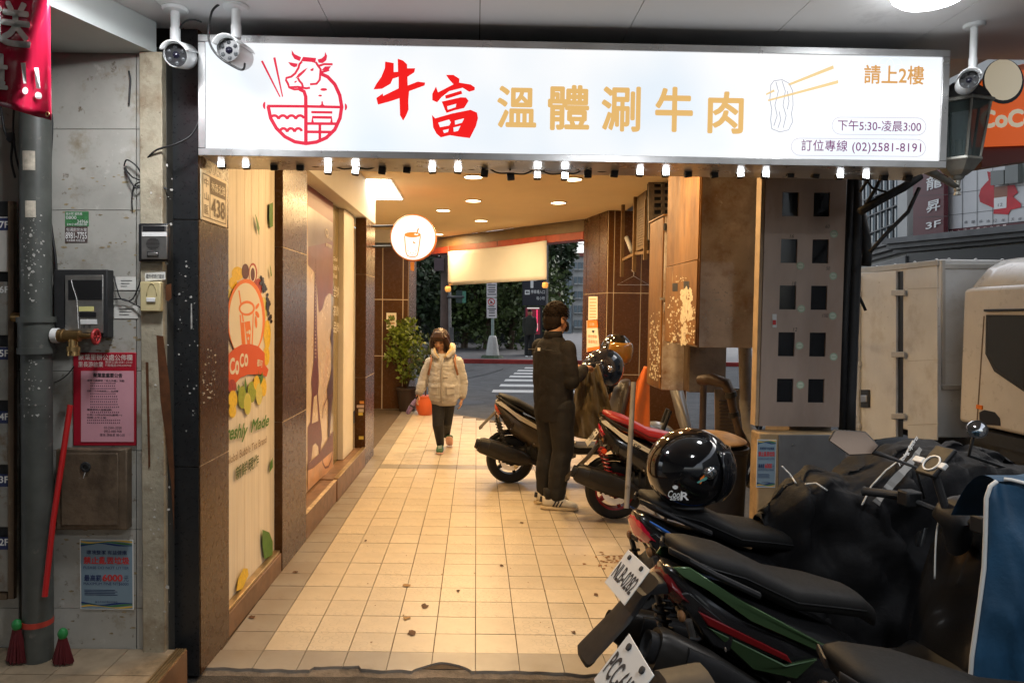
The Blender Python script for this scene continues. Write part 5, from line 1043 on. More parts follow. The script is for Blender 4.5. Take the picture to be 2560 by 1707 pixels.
m_stk = mat('pale green sticker', (.6, .66, .55), .5); m_stg = mat('green ring print', (.16, .35, .16), .5)
for k_, (x, y) in enumerate(((1310, 370), (1122, 548), (1306, 605), (1127, 788), (1303, 828), (1117, 995), (1308, 1057), (1122, 1215))):
    c = CP.pt(1500 + x / 2.24, 420 + y / 2.24, .0006); r_ = .0215
    s_ = part('sticker', MB().lathe([(r_, 0), (r_, .0006), (.001, .0007)], c, (0, -1, 0), 22), m_stk, cc); part('ring_print', MB().lathe([(r_ * .93, 0), (r_ * .8, 0)], c + V((0, -.0009, 0)), (0, -1, 0), 22, caps=False), m_stg, s_)
    fit_text('檢定合格', frame(c + V((-.012, -.001, -.005)), (1, 0, 0), (0, 0, 1)), .024, .009, m_stg, s_)
for s, x, y in (('16', 1062, 372), ('60', 1262, 318), ('50', 1265, 552), ('18', 1075, 636), ('150', 1243, 816), ('12', 1080, 894)): px_text(s, CP, 1500 + x / 2.24, 420 + y / 2.24, 1500 + (x + 12 * len(s)) / 2.24, 420 + (y + 20) / 2.24, m_ink, cc, off=.0006, shear=.2)
l_ = part('lock', MB().slab(CP, px_rect(CP, 1930, 785, 1941, 819), .004), m_steel, cc, bevel=.001); part('lock_label', MB().slab(CP.shift(.0042), px_rect(CP, 1931.5, 800, 1940, 812), .0006), m_red, l_)
# plinth below
pz = thing('cabinet_plinth', 'cement plinth with a grey plate under the stainless meter cabinet', 'plinth', (1.8, 3.95, 0))
part('block', MB().box((PY(1897, 1100, 3.95).x, 3.95, 0), (xb + .01, 4.07, zc0 - .03)), mat('ochre cement', (.36, .25, .13), .8, var=.25, vs=6, dirt=[((.14, .09, .05), 5, .5, .7)]), pz, bevel=.01)
PLP = PLY(3.948); part('plate', MB().slab(PLP, px_rect(PLP, 1945, 1086, 2112, 1330), .012), mat('grey plate', (.13, .13, .13), .5, var=.2, vs=8), pz, bevel=.003); part('bolt', MB().lathe([(.006, 0), (.005, .004)], PLP.pt(1983, 1112, .012), (0, -1, 0), 8), m_steel, pz)
u0b, v0b = PLP.uv(PLP.pt(1893, 1098)); u1b, v1b = PLP.uv(PLP.pt(1938, 1190))
litter_poster('litter_poster', 'small do-not-litter poster on the plinth behind the black helmet', PLP, lambda u, v: (u0b + (u1b - u0b) * u, v0b + (v1b - v0b) * v / 1.0), mat('grey blue poster'))
# pipes under the boxes
pg = thing('drain_pipe', 'grey plastic drain pipe with an elbow behind the dustbin', 'pipe', PY(1870, 1100, 4.7))
part('tube', MB().tube([PY(1862, 860, 4.72), PY(1866, 1020, 4.72), PY(1872, 1070, 4.70), PY(1892, 1105, 4.62), PY(1898, 1150, 4.55)], .042, 14), m_gpip, pg, smooth=40); part('collar', MB().tube([PY(1866, 1000, 4.72), PY(1866.5, 1022, 4.72)], .046, 14), m_gpip, pg, smooth=40)
ip = thing('wrapped_pipe', 'pipe wrapped in brown tape bending down under the electric box', 'pipe', PY(1800, 950, 4.9))
part('tube', MB().tube([PY(1750, 950, 5.0), PY(1780, 948, 4.9), PY(1815, 958, 4.85), PY(1826, 985, 4.82), PY(1832, 1020, 4.8), PY(1848, 1080, 4.75), PY(1862, 1110, 4.7)], [.036, .04, .04, .032, .026, .026, .026], 12), mat('taped pipe', (.055, .03, .016), .55, var=.35, vs=12), ip, smooth=True)
part('clamp', MB().tube([PY(1825, 980, 4.815), PY(1828, 992, 4.815)], .04, 12), m_blackm, ip, smooth=40); part('clamp', MB().tube([PY(1833, 1030, 4.79), PY(1836, 1042, 4.79)], .034, 12), m_blackm, ip, smooth=40)
solo('iron_post', MB().tube([(PY(1758, 1000, 5.3).x, 5.3, 0), (PY(1758, 1000, 5.3).x, 5.3, 1.12)], .024, 12), mat('dark iron', (.06, .04, .03), .6, var=.3, vs=12), 'thin dark iron post standing left of the grille panel', 'post', smooth=40)
solo('leaning_pole', MB().tube([PY(1584, 955, 4.9), PY(1574, 1140, 4.8), PY(1566, 1270, 4.7)], .017, 12), m_gpip, 'grey plastic pole leaning beside the red scooter seat', 'pole', smooth=40)
gr = thing('grille_panel', 'brown steel grille panel below the electric box', 'grille', PY(1820, 1090, 4.95)); GP = PLY(4.95)
part('panel', MB().slab(GP, [(1788, 1260), (1858, 1262), (1846, 974), (1786, 972)], .01), mat('tan steel', (.22, .145, .07), .55, var=.3, vs=10), gr)
for k_ in range(11): part('louver', MB().slab(GP, [(1797 + k_ * .3, 1003 + k_ * 8.6), (1838 + k_ * .5, 1003 + k_ * 8.6), (1838 + k_ * .5, 999.5 + k_ * 8.6), (1797 + k_ * .3, 999.5 + k_ * 8.6)], .006, .0105), m_wood, gr)
# dustbin
bc = V((PY(1790, 1090, 4.4).x, 4.4, 0)); db_ = thing('dustbin', 'round dark dustbin with a domed rusty lid behind the helmet', 'dustbin', bc); bz = PY(1790, 1108, 4.4).z
part('can', MB().lathe([(.165, 0), (.185, bz - .05), (.195, bz - .04), (.195, bz - .015), (.185, bz - .012), (.18, bz - .2)], bc, n=30), mat('bin steel', (.03, .028, .027), .5, .3, var=.3, vs=8), db_, smooth=40)
part('lid', MB().lathe([(.02, .05), (.1, .043), (.15, .025), (.19, .006), (.2, -.004), (.197, -.012), (.19, -.004)], bc + V((-.02, 0, bz + .025)), n=30, caps=True), mat('rusty lid', (.32, .19, .08), .45, .4, var=.35, vs=10), db_, smooth=40); part('handle', MB().box((bc.x - .01, bc.y - .205, bz - .01), (bc.x + .02, bc.y - .19, bz + .02)), m_steel, db_)
# air conditioner rack on the corner pillar
ar = thing('steel_rack', 'perforated steel rack bolted high beside the corner pillar', 'rack', PY(1590, 690, 8.4))
m_rk = mat('tan rack steel', (.16, .09, .035), .5, .4, var=.3, vs=9)
for x, y0, y1, Y in ((1558, 512, 692, 8.9), (1589, 487, 680, 8.3), (1616, 500, 650, 7.8)): a_ = PY(x, y0, Y); b_ = PY(x, y1, Y); part('upright', MB().box((a_.x - .02, Y - .02, b_.z), (a_.x + .02, Y + .02, a_.z)), m_rk, ar)
a_, b_, c_ = PY(1558, 650, 8.9), PY(1589, 634, 8.3), PY(1625, 630, 7.7)
for p_, q_ in ((a_, b_), (b_, c_)): part('rail', MB().tube([p_ + V((-.0, 0, .0)), q_], .024, 4), m_rk, ar)
part('brace', MB().tube([PY(1567, 595, 8.8), PY(1580, 628, 8.4)], .03, 8), m_gpip, ar, smooth=True)
ac = thing('air_conditioner', 'boxed air conditioner with a fine grille on the steel rack', 'air conditioner', PY(1605, 640, 8.0)); a_ = PY(1591, 490, 8.2); b_ = PY(1618, 628, 8.2)
part('case', MB().box((a_.x + .02, 7.82, b_.z), (a_.x + .3, 8.26, a_.z)), mat('dark ac case', (.12, .075, .035), .5, .3, var=.3, vs=8), ac, bevel=.006)
for k_ in range(15): z_ = b_.z + .05 + k_ * (a_.z - b_.z - .2) / 15; part('fin', MB().box((a_.x + .012, 7.86, z_), (a_.x + .02, 8.2, z_ + .012)), m_wood, ac); part('fin', MB().box((a_.x + .04, 7.812, z_), (a_.x + .28, 7.82, z_ + .012)), m_wood, ac)
lb = thing('breeze_block', 'pierced block screen with rounded square holes above the cabinet', 'screen', PY(1650, 540, 7.4)); LBP = PLY(7.4)
x0s = [1620, 1634, 1652, 1660, 1678]; y0s = [440, 452, 459, 469, 476, 486, 493, 502, 509, 519, 526, 536, 545, 600]
for a_, b_ in zip(x0s[::2], x0s[1::2] + [1690]): part('mullion', MB().slab(LBP, px_rect(LBP, a_, 440, b_, 600), .03), m_conc, lb)
for a_, b_ in zip(y0s[1::2], y0s[2::2]): part('bar', MB().slab(LBP, px_rect(LBP, 1620, a_ + .2, 1690, b_ - .2), .028, .001), m_conc, lb)
part('backing', MB().slab(LBP, px_rect(LBP, 1618, 436, 1692, 602), .01, -.08), m_black, lb)
hg = PY(1583, 690, 8.25); solo('wire_hanger', MB().tube([PY(1578, 675, 8.25), PY(1585, 680, 8.25), PY(1584, 690, 8.25), PY(1543, 712, 8.25), PY(1622, 712, 8.25), PY(1584, 690, 8.25)], .0035, 5), m_steel, 'empty wire clothes hanger hanging under the steel rack', 'hanger')

# ---- tangle of pipes right of the meter cabinet
bt = thing('cable_bundle', 'bundle of black pipes and cables right of the meter cabinet', 'cables', PY(2140, 1090, 4.1))
for pts, r in (([(2140, 430), (2142, 560), (2135, 760), (2126, 1000), (2124, 1090)], .03), ([(2128, 430), (2122, 600), (2112, 800), (2105, 1080)], .02), ([(2150, 520), (2165, 600), (2168, 640), (2165, 665)], .026), ([(2145, 660), (2142, 900), (2130, 980), (2128, 1090)], .008), ([(2140, 735), (2150, 745), (2164, 776)], .008)):
    part('pipe', MB().tube([PY(x, y, 4.08) for x, y in pts], r, 10), m_blackm, bt, smooth=True)
for pts, r in (([(2150, 530), (2200, 500), (2260, 468), (2300, 440)], .022), ([(2175, 630), (2215, 585), (2270, 530), (2298, 470)], .01), ([(2160, 520), (2190, 470), (2205, 440)], .009), ([(2150, 480), (2170, 450), (2185, 432)], .008), ([(2160, 440), (2180, 470), (2215, 480)], .006)):
    part('strut', MB().tube([PY(x, y, 3.7) for x, y in pts], r, 8), m_blackm, bt, smooth=True)

# ---- wall lantern
LY = 3.25; m_lf = mat('lantern frame', (.36, .35, .31), .4, .5, var=.2, vs=20); lc = lambda y: PY(2392, y, LY)
ln_ = thing('wall_lantern', 'old six sided wall lantern with glass panes at the sign end', 'lantern', lc(486)); k = LY / F_PX
z_t, z_m, z_b = lc(262).z, lc(402).z, lc(440).z; o2 = lc(400); rt, rm = 62 * k, 44 * k
def hexr(r, z, a0=.3): return [V((o2.x + 4 * k + r * math.cos(a0 + q * math.pi / 3), LY + r * math.sin(a0 + q * math.pi / 3), z)) for q in range(6)]
A6, B6 = hexr(rt, z_t), hexr(rm, z_m)
for q in range(6):
    part('rib', MB().tube([A6[q], B6[q]], .006, 6), m_lf, ln_); part('pane', MB().add([A6[q], A6[(q + 1) % 6], B6[(q + 1) % 6], B6[q]], [(0, 1, 2, 3)]), mat('lantern glass', (.06, .09, .09), .08, spec=.8, alpha=.75), ln_)
part('top_rim', MB().loft([hexr(rt * 1.12, z_t - .004), hexr(rt * 1.14, z_t + .008), hexr(rt * 1.0, z_t + .016)]), m_lf, ln_); part('roof', MB().loft([hexr(rt * 1.02, z_t + .0165), hexr(rt * .85, z_t + .05), hexr(rt * .45, z_t + .09), hexr(rt * .2, z_t + .1)]), m_blackm, ln_)
part('bottom_rim', MB().loft([hexr(rm * 1.12, z_m + .006), hexr(rm * 1.14, z_m - .004), hexr(rm * .75, z_b + .02), hexr(rm * .45, z_b)]), m_lf, ln_)
o3 = V((o2.x + 4 * k, LY, z_b)); part('finial', MB().lathe([(.028, .0), (.024, -.012), (.012, -.02), (.01, -.05), (.014, -.06), (.01, -.07), (.016, -.085), (.002, -.088)], o3, n=14), m_lf, ln_, smooth=40)
part('arm', MB().tube([o3 + V((0, 0, -.05)), PY(2345, 440, LY), PY(2318, 425, LY - .02), PY(2300, 418, LY)], [.012, .016, .02, .022], 10), m_lf, ln_, smooth=True); part('candle', MB().tube([o3 + V((0, 0, .06)), o3 + V((0, 0, .16))], .014, 10), m_wht, ln_)

# ---- projecting orange sign behind the lantern
OY = 4.3; OP = Plane((0, OY, 0), (-.15, -1, 0)); os_ = thing('orange_sign', 'orange projecting shop sign with cream lettering behind the lantern', 'sign', OP.pt(2520, 372))
m_osn = mat('orange sign face', (.62, .09, .008), .4, emit=(.8, .12, .01), es=.4); part('case', MB().slab(OP, [(2425, 372), (2600, 366), (2600, 160), (2455, 196), (2425, 240)], .12, -.125), mat('orange sign rim'), os_, bevel=.004)
part('face', MB().slab(OP, [(2428, 369), (2598, 363), (2598, 166), (2456, 201), (2428, 244)], .004, -.004), m_osn, os_)
zs_ = conv(2000, 0, 2.45); part('disc_outline', MB().flat(OP, [zs_(p) for p in ellp(1245, 500, 128, 138, 28)], .002), mat('charcoal print', (.02, .025, .03), .5), os_); part('disc', MB().flat(OP, [zs_(p) for p in ellp(1245, 490, 116, 126, 28)], .0035), mat('cream sign print', (.72, .62, .46), .5, emit=(.8, .7, .5), es=.3), os_)
px_text('CoCo', OP, 2447, 272, 2590, 322, mat('cream sign print'), os_, off=.005, bold=.05)
part('underside', MB().slab(OP, [(2430, 428), (2600, 402), (2600, 370), (2428, 374)], .1, -.12), mat('dull red paint', (.2, .05, .035), .6), os_)

# ---- white box truck heading towards the viewer
K0 = PY(2352, 648, 7.6); ZT = K0.z; XS = K0.x; m_trk = mat('truck white paint', (.68, .66, .62), .4, var=.08, vs=2, coat=.3, dirt=[((.5, .45, .38), 3, .5, .75), ((.3, .25, .2), 14, .66, .74)]); m_trs = mat('truck trim', (.5, .47, .42), .4, .3, var=.1)
tk = thing('box_truck', 'white light box truck with its side door ajar on the street', 'truck', (XS + 1, 8, ROADZ))
Lb = 2.6
part('cargo_box', MB().box((XS, 7.6, .34), (XS + 1.85, 7.6 + Lb, ZT)), m_trk, tk, bevel=.015)
TSP = Plane((XS, 0, 0), (-1, 0, 0)); BFP = PLY(7.6)
def tpan(name, pts, t, m, off=.0, pl=TSP, bevel=.004, e=None): return part(name, MB().slab(pl, pts, t, off), m, e or tk, bevel=bevel)
tpan('side_panel', [(2272, 1095), (2346, 1100), (2346, 664), (2272, 672)], .012, m_trk, .001)
tpan('door_gap', [(2244, 1092), (2258, 1092), (2258, 678), (2244, 679)], .004, m_black, .001)
dr = tpan('side_door', [(2154, 1104), (2246, 1092), (2246, 678), (2156, 682)], .03, m_trk, .004)
for y in (732, 886, 1040): tpan('hinge', [(2232, y + 7), (2264, y + 7), (2264, y - 7), (2232, y - 7)], .02, m_trs, .034, e=dr)
tpan('lock_rod', [(2148, 1100), (2153, 1100), (2153, 690), (2148, 690)], .03, m_trs, .035, e=dr)
for y in (735, 910, 1065): tpan('rod_clip', [(2139, y + 6), (2155, y + 6), (2155, y - 6), (2139, y - 6)], .035, m_trs, .035, e=dr)
tpan('latch', [(2157, 1018), (2176, 1018), (2176, 974), (2157, 974)], .03, m_blackm, .035, e=dr); tpan('latch_handle', [(2160, 1005), (2174, 1005), (2174, 988), (2160, 988)], .045, m_steel, .036, e=dr)
tpan('top_rail', [(2150, 684), (2348, 664), (2348, 650), (2150, 670)], .02, m_trs, .002); tpan('front_rail', px_rect(BFP, 2354, 660, 2620, 672), .012, m_trs, .001, BFP); tpan('front_post', px_rect(BFP, 2353, 650, 2362, 960), .014, m_trs, .001, BFP); tpan('front_sill', px_rect(BFP, 2353, 962, 2600, 974), .03, m_trs, .001, BFP)
# cab
XC_ = XS + .08; Y0, Y1 = 5.75, 7.35
def cs(y, z): return V((XC_, y, z))
zr = PX(2540, 712, XC_).z; zl = .55
prof = [(Y1, zl), (Y1, zr - .02), (Y1 - .12, zr), (Y0 + .55, zr), (Y0 + .12, 1.25), (Y0, 1.15), (Y0 - .05, zl)]
part('cab', MB().prism([(XC_, y, z) for y, z in prof], (1.65, 0, 0)), mat('cab cream paint', (.66, .6, .52), .3, coat=.5, var=.05), tk, bevel=.04, seg=3)
CS = Plane((XC_, 0, 0), (-1, 0, 0)); tpan('cab_window', [(2470, 880), (2490, 920), (2620, 1010), (2700, 1010), (2700, 795), (2472, 793)], .006, mat('cab glass', (.015, .015, .016), .05, spec=.8), .002, CS, bevel=0)
tpan('window_seal', [(2464, 884), (2486, 928), (2618, 1018), (2710, 1018), (2710, 788), (2466, 787)], .004, m_blackm, .0005, CS, bevel=0)
tpan('door_handle', [(2450, 1060), (2502, 1064), (2500, 1045), (2488, 1030), (2462, 1024), (2449, 1030)], .006, m_black, .002, CS); tpan('rain_gutter', [(2466, 779), (2640, 776), (2640, 770), (2466, 773)], .03, m_black, .001, CS)
tpan('door_seam', [(2441, 1060), (2444, 1060), (2462, 790), (2459, 790)], .002, m_wood, .0005, CS, bevel=0)
f_ = PX(2475, 668, XC_ + .1); ro = MB(); secs = []
for t in range(7):
    a_ = t / 6; y = Y1 - .05 - 1.0 * a_; hgt = .30 * math.sqrt(max(0.02, 1 - a_ ** 2.2)); secs.append([(XC_ + .06 + 1.5 * q / 10, y, zr + .005 + hgt * min(1, (1 - abs(q / 5 - 1) ** 4) * 1.05) if 0 < q < 10 else zr + .005) for q in range(11)])
ro.loft(secs, closed=False); part('roof_fairing', ro, mat('cab cream paint'), tk, smooth=50).modifiers.new('t', 'SOLIDIFY').thickness = .02
tpan('badge', [(2500, 758), (2520, 756), (2519, 748), (2503, 744)], .01, m_black, -.05, Plane((XC_ + .1, 0, 0), (-1, 0, 0)), bevel=0)
for y in (6.35, 9.4):
    c = V((XC_ + .02, y, ROADZ + .3)); w_ = part('wheel', MB().lathe([(.3, 0), (.3, .16), (.26, .2), (.17, .2)], c, (1, 0, 0), 28), m_blackm, tk, smooth=40); part('hub', MB().lathe([(.16, .02), (.1, -.005), (.001, -.01)], c, (1, 0, 0), 20, caps=False), m_trs, w_, smooth=40)
for q in range(7): part('roof_rivet', MB().ell((XS + .02, 7.7 + .38 * q, ZT + .004), (.016, .016, .012), 8, 6), m_steel, tk); part('roof_rivet', MB().ell((XS + .1 + .28 * q, 7.62, ZT + .004), (.016, .016, .012), 8, 6), m_steel, tk)
for y in (720, 900, 1060): tpan('panel_seam', [(2270, y + 3), (2348, y), (2348, y - 1.5), (2270, y + 1.5)], .002, m_trs, .0135, bevel=0)
part('side_marker', MB().box((XC_ - .012, 7.0, .72), (XC_ - .001, 7.08, .76)), m_or, tk); part('mud_guard', MB().box((XC_ + .0, 6.0, .3), (XC_ + .25, 6.75, .5)), m_blackm, tk); part('step_plate', MB().box((XC_ - .02, 6.1, .40), (XC_ + .2, 7.1, .52)), m_blackm, tk)
part('chassis', MB().box((XS + .3, 6, .2), (XS + 1.5, 10, .345)), m_blackm, tk)

# ---- building across the street
A_, B_, C_ = PY(2270, 600, 22), PY(2560, 580, 17), PY(2150, 650, 26.5)
def vplane(p, q): d = V((q.x - p.x, q.y - p.y, 0)).normalized(); n = V((d.y, -d.x, 0)); n = n if n.dot(CAM - p) > 0 else -n; return Plane((p.x, p.y, 0), n)
O1, O2 = vplane(A_, B_), vplane(A_, C_)
m_stonew = mat('pale stone', (.5, .5, .48), .6, var=.08, vs=1); m_corn = mat('dark cornice stone', (.1, .1, .1), .5, var=.25, vs=1.5); m_maroon = mat('maroon sign', (.1, .012, .018), .4); m_pane = mat('grey blue glass', (.2, .25, .28), .12, var=.3, vs=.5, spec=.7); m_mul = mat('window bar', (.06, .065, .07), .5)
ob_ = thing('street_building', 'pale building across the street with dark cornice and grid windows', 'building', (A_.x, A_.y, 0))
D3 = V((B_.x - A_.x, B_.y - A_.y, 0)) * 2.2; E3 = V((C_.x - A_.x, C_.y - A_.y, 0)) * 1.9
base = [(A_.x, A_.y, ROADZ), (A_.x + D3.x, A_.y + D3.y, ROADZ), (A_.x + D3.x + 14, A_.y + D3.y + 2, ROADZ), (A_.x + E3.x + 12, A_.y + E3.y + 6, ROADZ), (A_.x + E3.x, A_.y + E3.y, ROADZ)]
part('mass', MB().prism([tuple(V(p) + V((.1, .1, 0))) for p in base], (0, 0, 16)), m_stonew, ob_)
def opan(name, pl, pts, t, m, off=.12, e=None): return part(name, MB().slab(pl, pts, t, off), m, e or ob_)
for k_, (y0, y1, d) in enumerate(((592, 606, .7), (606.5, 618, .55), (618.5, 628, .35))):
    opan('cornice', O1, [(2262, y1 + 5), (2700, y1 - 34), (2700, y0 - 38), (2262, y0 + 6)], d, m_corn, -.15); opan('cornice', O2, [(2110, y1 + 46), (2271, y1 + 4), (2271, y0 + 5), (2110, y0 + 40)], d * .8, m_corn, -.15)
opan('shop_front', O1, [(2270, 840), (2700, 840), (2700, 600), (2270, 634)], .05, m_black); opan('shop_front', O2, [(2100, 840), (2268, 840), (2268, 640), (2100, 690)], .05, m_corn)
opan('corner_pier', O1, [(2269, 597), (2294, 594), (2294, 380), (2269, 380)], .3, m_stonew)
bs_ = thing('floor_sign', 'maroon vertical sign reading 3F on the building across the street', 'sign', O1.pt(2330, 590)); OS = O1.shift(.55)
part('board', MB().slab(OS, [(2293, 592), (2371, 586), (2371, 400), (2293, 400)], .12, -.13), m_maroon, bs_, bevel=.01)
for s, x0, y0, x1, y1 in (('龍', 2316, 432, 2356, 478), ('昇', 2317, 496, 2352, 533), ('3F', 2315, 549, 2353, 574)): px_text(s, OS, x0, y0, x1, y1, m_wht, bs_, off=.012, bold=.015)
for y in (487, 541): part('joint_line', MB().flat(OS, [(2294, y + 3), (2371, y), (2371, y - 1), (2294, y + 2)], .008), m_black, bs_)
ad = thing('billboard', 'whisky billboard with a red splash over white grid panes across the street', 'billboard', O1.pt(2480, 570)); AD = O1.shift(.3)
part('board', MB().slab(AD, [(2372, 574), (2700, 538), (2700, 380), (2372, 400)], .05, -.06), mat('billboard white', (.62, .62, .62), .5, var=.06, vs=.6), ad)
for x in (2405, 2442, 2481, 2520): part('joint', MB().flat(AD, [(x, 572), (x + 1.2, 572), (x + 1.2, 400), (x, 400)], .004), m_mul, ad)
for y in (480, 534): part('joint', MB().flat(AD, [(2372, y + 5), (2700, y - 32), (2700, y - 33), (2372, y + 4)], .004), m_mul, ad)
za_ = conv(2100, 380, 5.113)
m_spl = mat('red splash print', (.5, .01, .02), .5, var=.4, vs=.8)
part('splash_print', MB().flat(AD, [za_(p) for p in [(1880, 250), (1935, 260), (1920, 330), (1970, 370), (1970, 720), (1790, 640), (1775, 560), (1800, 470), (1860, 400), (1900, 360)]], .008), m_spl, ad); part('splash_print', MB().flat(AD, [za_(p) for p in [(2130, 430), (2230, 420), (2275, 520), (2210, 570), (2310, 660), (2310, 710), (2180, 740), (2150, 800), (1960, 790), (1965, 730), (2130, 700)]], .009), m_spl, ad)
part('bottle_print', MB().flat(AD, [za_(p) for p in [(1970, 450), (2140, 430), (2140, 580), (1970, 590)]], .01), mat('amber print', (.3, .12, .07), .5), ad); part('bottle_label', MB().flat(AD, [za_(p) for p in [(1968, 590), (2130, 570), (2125, 715), (1968, 735)]], .011), m_wht, ad)
px_text('Glenfiddich', AD, 2488, 496, 2514, 502, m_ink, ad, off=.013); px_text('12', AD, 2496, 507, 2508, 517, m_ink, ad, off=.013); px_text('Glenfiddich', AD, 2382, 444, 2421, 456, m_ink, ad, off=.007)
for s, x, y in (('格', 2411, 556), ('蘭', 2429, 555), ('菲', 2448, 554), ('迪', 2466, 553), ('12', 2484, 552), ('年', 2504, 551), ('天', 2528, 549), ('使', 2546, 548)): px_text(s, AD, x, y - 5, x + 9, y + 4, m_ink, ad, off=.007)
part('warning_strip', MB().flat(AD, [(2372, 588), (2700, 552), (2700, 540), (2372, 574)], .008), m_maroon, ad)
for i, s in enumerate('禁止酒駕●安全第一'): x = 2376 + i * 16.5; px_text(s, AD, x, 575 - i * 1.8, x + 9, 584 - i * 1.8, m_pale, ad, off=.012)
for x0, x1, y0, y1 in ((2487, 2520, 428, 464), (2523, 2556, 405, 460)): opan('window', O1, [(x0, y1), (x1, y1 - 3), (x1, y0 - 3), (x0, y0)], .1, mat('dark window pane', (.1, .11, .1), .15), .35)
win = opan('window', O2, [(2160, 625), (2268, 606), (2268, 400), (2160, 420)], .05, m_pane)
for k_ in range(8): x = 2162 + k_ * 14.5; opan('window_bar', O2, [(x, 626 - k_ * 2.4), (x + 2, 626 - k_ * 2.4), (x + 2, 412), (x, 412)], .06, m_mul, .2, win)
for k_ in range(4): y = 452 + k_ * 44; opan('window_bar', O2, [(2160, y + 52), (2268, y + 10), (2268, y + 7), (2160, y + 49)], .07, m_mul, .2, win)
for y0 in (470, 552): opan('louver', O2, [(2252, y0 + 46), (2267, y0 + 42), (2267, y0), (2252, y0 + 4)], .06, m_mul, .2)
# ================================================================ scooters
m_tyre = mat('tyre rubber', (.012, .012, .012), .7, var=.2, vs=40); m_bpl = mat('black body plastic', (.014, .014, .015), .22, coat=.4); m_gpl = mat('dark grey plastic', (.016, .016, .017), .5, spec=.3, var=.15, vs=20)
m_vinyl = mat('seat vinyl', (.009, .009, .009), .6, spec=.22, var=.08, vs=30, bump=.15, bs=260); m_muf = mat('black muffler', (.03, .027, .024), .38, .5, var=.2, vs=14); m_eng = mat('engine alloy', (.16, .15, .14), .4, .7, var=.25, vs=16)
m_chr = mat('chrome', (.7, .7, .7), .08, 1); m_tail = mat('red tail lens', (.5, .01, .03), .12, spec=.8, emit=(.5, .01, .03), es=.06); m_amb = mat('clear indicator lens', (.28, .13, .05), .08, spec=.9); m_mir = mat('mirror glass', (.6, .6, .6), .03, 1); m_plate = mat('white number plate', (.75, .75, .72), .4)
def scooter(name, label, loc, yaw, body=m_bpl, seat=m_vinyl, accent=None, rim=m_gpl, spring=m_gpl, plate='', front=True, bars=True, seatz=.80, plx=-.43, mir=True, lean=.0, accent_hi=None, tailm=m_tail, fenm=None, stripe=None, tailk=1.0, seatk=1.0, bdx=0.0, bdz=0.0, plz=0.0, sl=.2, fk=1.0, muf=(0.0, .28)):
    e = thing(name, label, 'scooter', loc, 'scooters parked in the arcade', yaw); B = e.matrix_world.copy()
    if lean: B = B @ MX.Rotation(lean, 4, 'X')
    def P(nm, mb, m, parent=None, smooth=40, bevel=0.0, sub=0):
        if nm in ('body', 'seat', 'seat_seam', 'body_screw', 'side_panel', 'tail_side', 'grab_rail', 'stripe', 'tail_light', 'indicator', 'indicator_stalk'):
            for p in mb.v: p.x *= tailk if p.x < 0 else (seatk if nm in ('seat', 'seat_seam', 'side_panel') else 1); p.z -= sl * (p.x + .33) * (.75 if nm in ('seat', 'seat_seam') else 1)
        if nm in ('handlebar_cowl', 'handlebar', 'grip', 'lever', 'switch_box', 'mirror_stem', 'mirror', 'mirror_glass'):
            for p in mb.v: p.x += bdx; p.z += bdz
        mb.v = [B @ p for p in mb.v]; o = part(nm, mb, m, parent or e, smooth, bevel)
        if sub: s_ = o.modifiers.new('s', 'SUBSURF'); s_.levels = s_.render_levels = sub
        return o
    RW = .225
    def wheel(x):
        t = MB().lathe([(RW - .075, -.045), (RW - .045, -.055), (RW - .02, -.05), (RW, -.02), (RW, .02), (RW - .02, .05), (RW - .045, .055), (RW - .075, .045)], (x, 0, RW), (0, 1, 0), 36, caps=False)
        w_ = P('wheel', t, m_tyre); r_ = MB().lathe([(RW - .074, -.044), (RW - .088, -.04), (RW - .09, .04), (RW - .074, .044)], (x, 0, RW), (0, 1, 0), 36, caps=False); r_.lathe([(.05, -.04), (.05, .04)], (x, 0, RW), (0, 1, 0), 16)
        for q in range(5):
            a_ = q * 1.2566; d = V((math.cos(a_), 0, math.sin(a_))); s_ = V((-d.z, 0, d.x)); c0, c1 = V((x, 0, RW)) + d * .045, V((x, 0, RW)) + d * (RW - .085)
            r_.hexa([c0 - s_ * .022 + V((0, -.03, 0)), c0 + s_ * .022 + V((0, -.03, 0)), c0 + s_ * .022 + V((0, .03, 0)), c0 - s_ * .022 + V((0, .03, 0)), c1 - s_ * .012 + V((0, -.022, 0)), c1 + s_ * .012 + V((0, -.022, 0)), c1 + s_ * .012 + V((0, .022, 0)), c1 - s_ * .012 + V((0, .022, 0))])
        P('rim', r_, rim, w_); d_ = MB().lathe([(.1, 0), (.1, .004), (.055, .004), (.055, 0)], (x, -.06, RW), (0, -1, 0), 24, caps=False); P('brake_disc', d_, m_chr, w_)
    wheel(0.0); wheel(1.30)
    def sec(x, z, hw, hh): return ((x, 0, z), (0, hw, 0), (0, 0, hh))
    dz = seatz - .80
    P('body', MB().rings([sec(-.42, .80 + dz, .035, .02), sec(-.36, .785 + dz, .085, .045), sec(-.22, .745 + dz, .125, .075), sec(0, .685 + dz, .155, .115), sec(.2, .63 + dz * .8, .168, .15), sec(.4, .57 + dz * .6, .165, .18), sec(.52, .52 + dz * .5, .15, .19), sec(.56, .50 + dz * .5, .12, .17)], 20, p=2.6), body, smooth=60)
    zt0 = seatz
    P('seat', MB().rings([sec(-.33, zt0 + .075, .05, .012), sec(-.29, zt0 + .07, .10, .032), sec(-.12, zt0 + .058, .135, .045), sec(.06, zt0 + .045, .142, .05), sec(.14, zt0 + .02, .145, .05), sec(.24, zt0 - .012, .145, .05), sec(.40, zt0 - .012, .13, .048), sec(.52, zt0 - .02, .10, .044), sec(.58, zt0 - .05, .07, .035), sec(.60, zt0 - .08, .04, .015)], 20, p=2.8), seat, smooth=60)
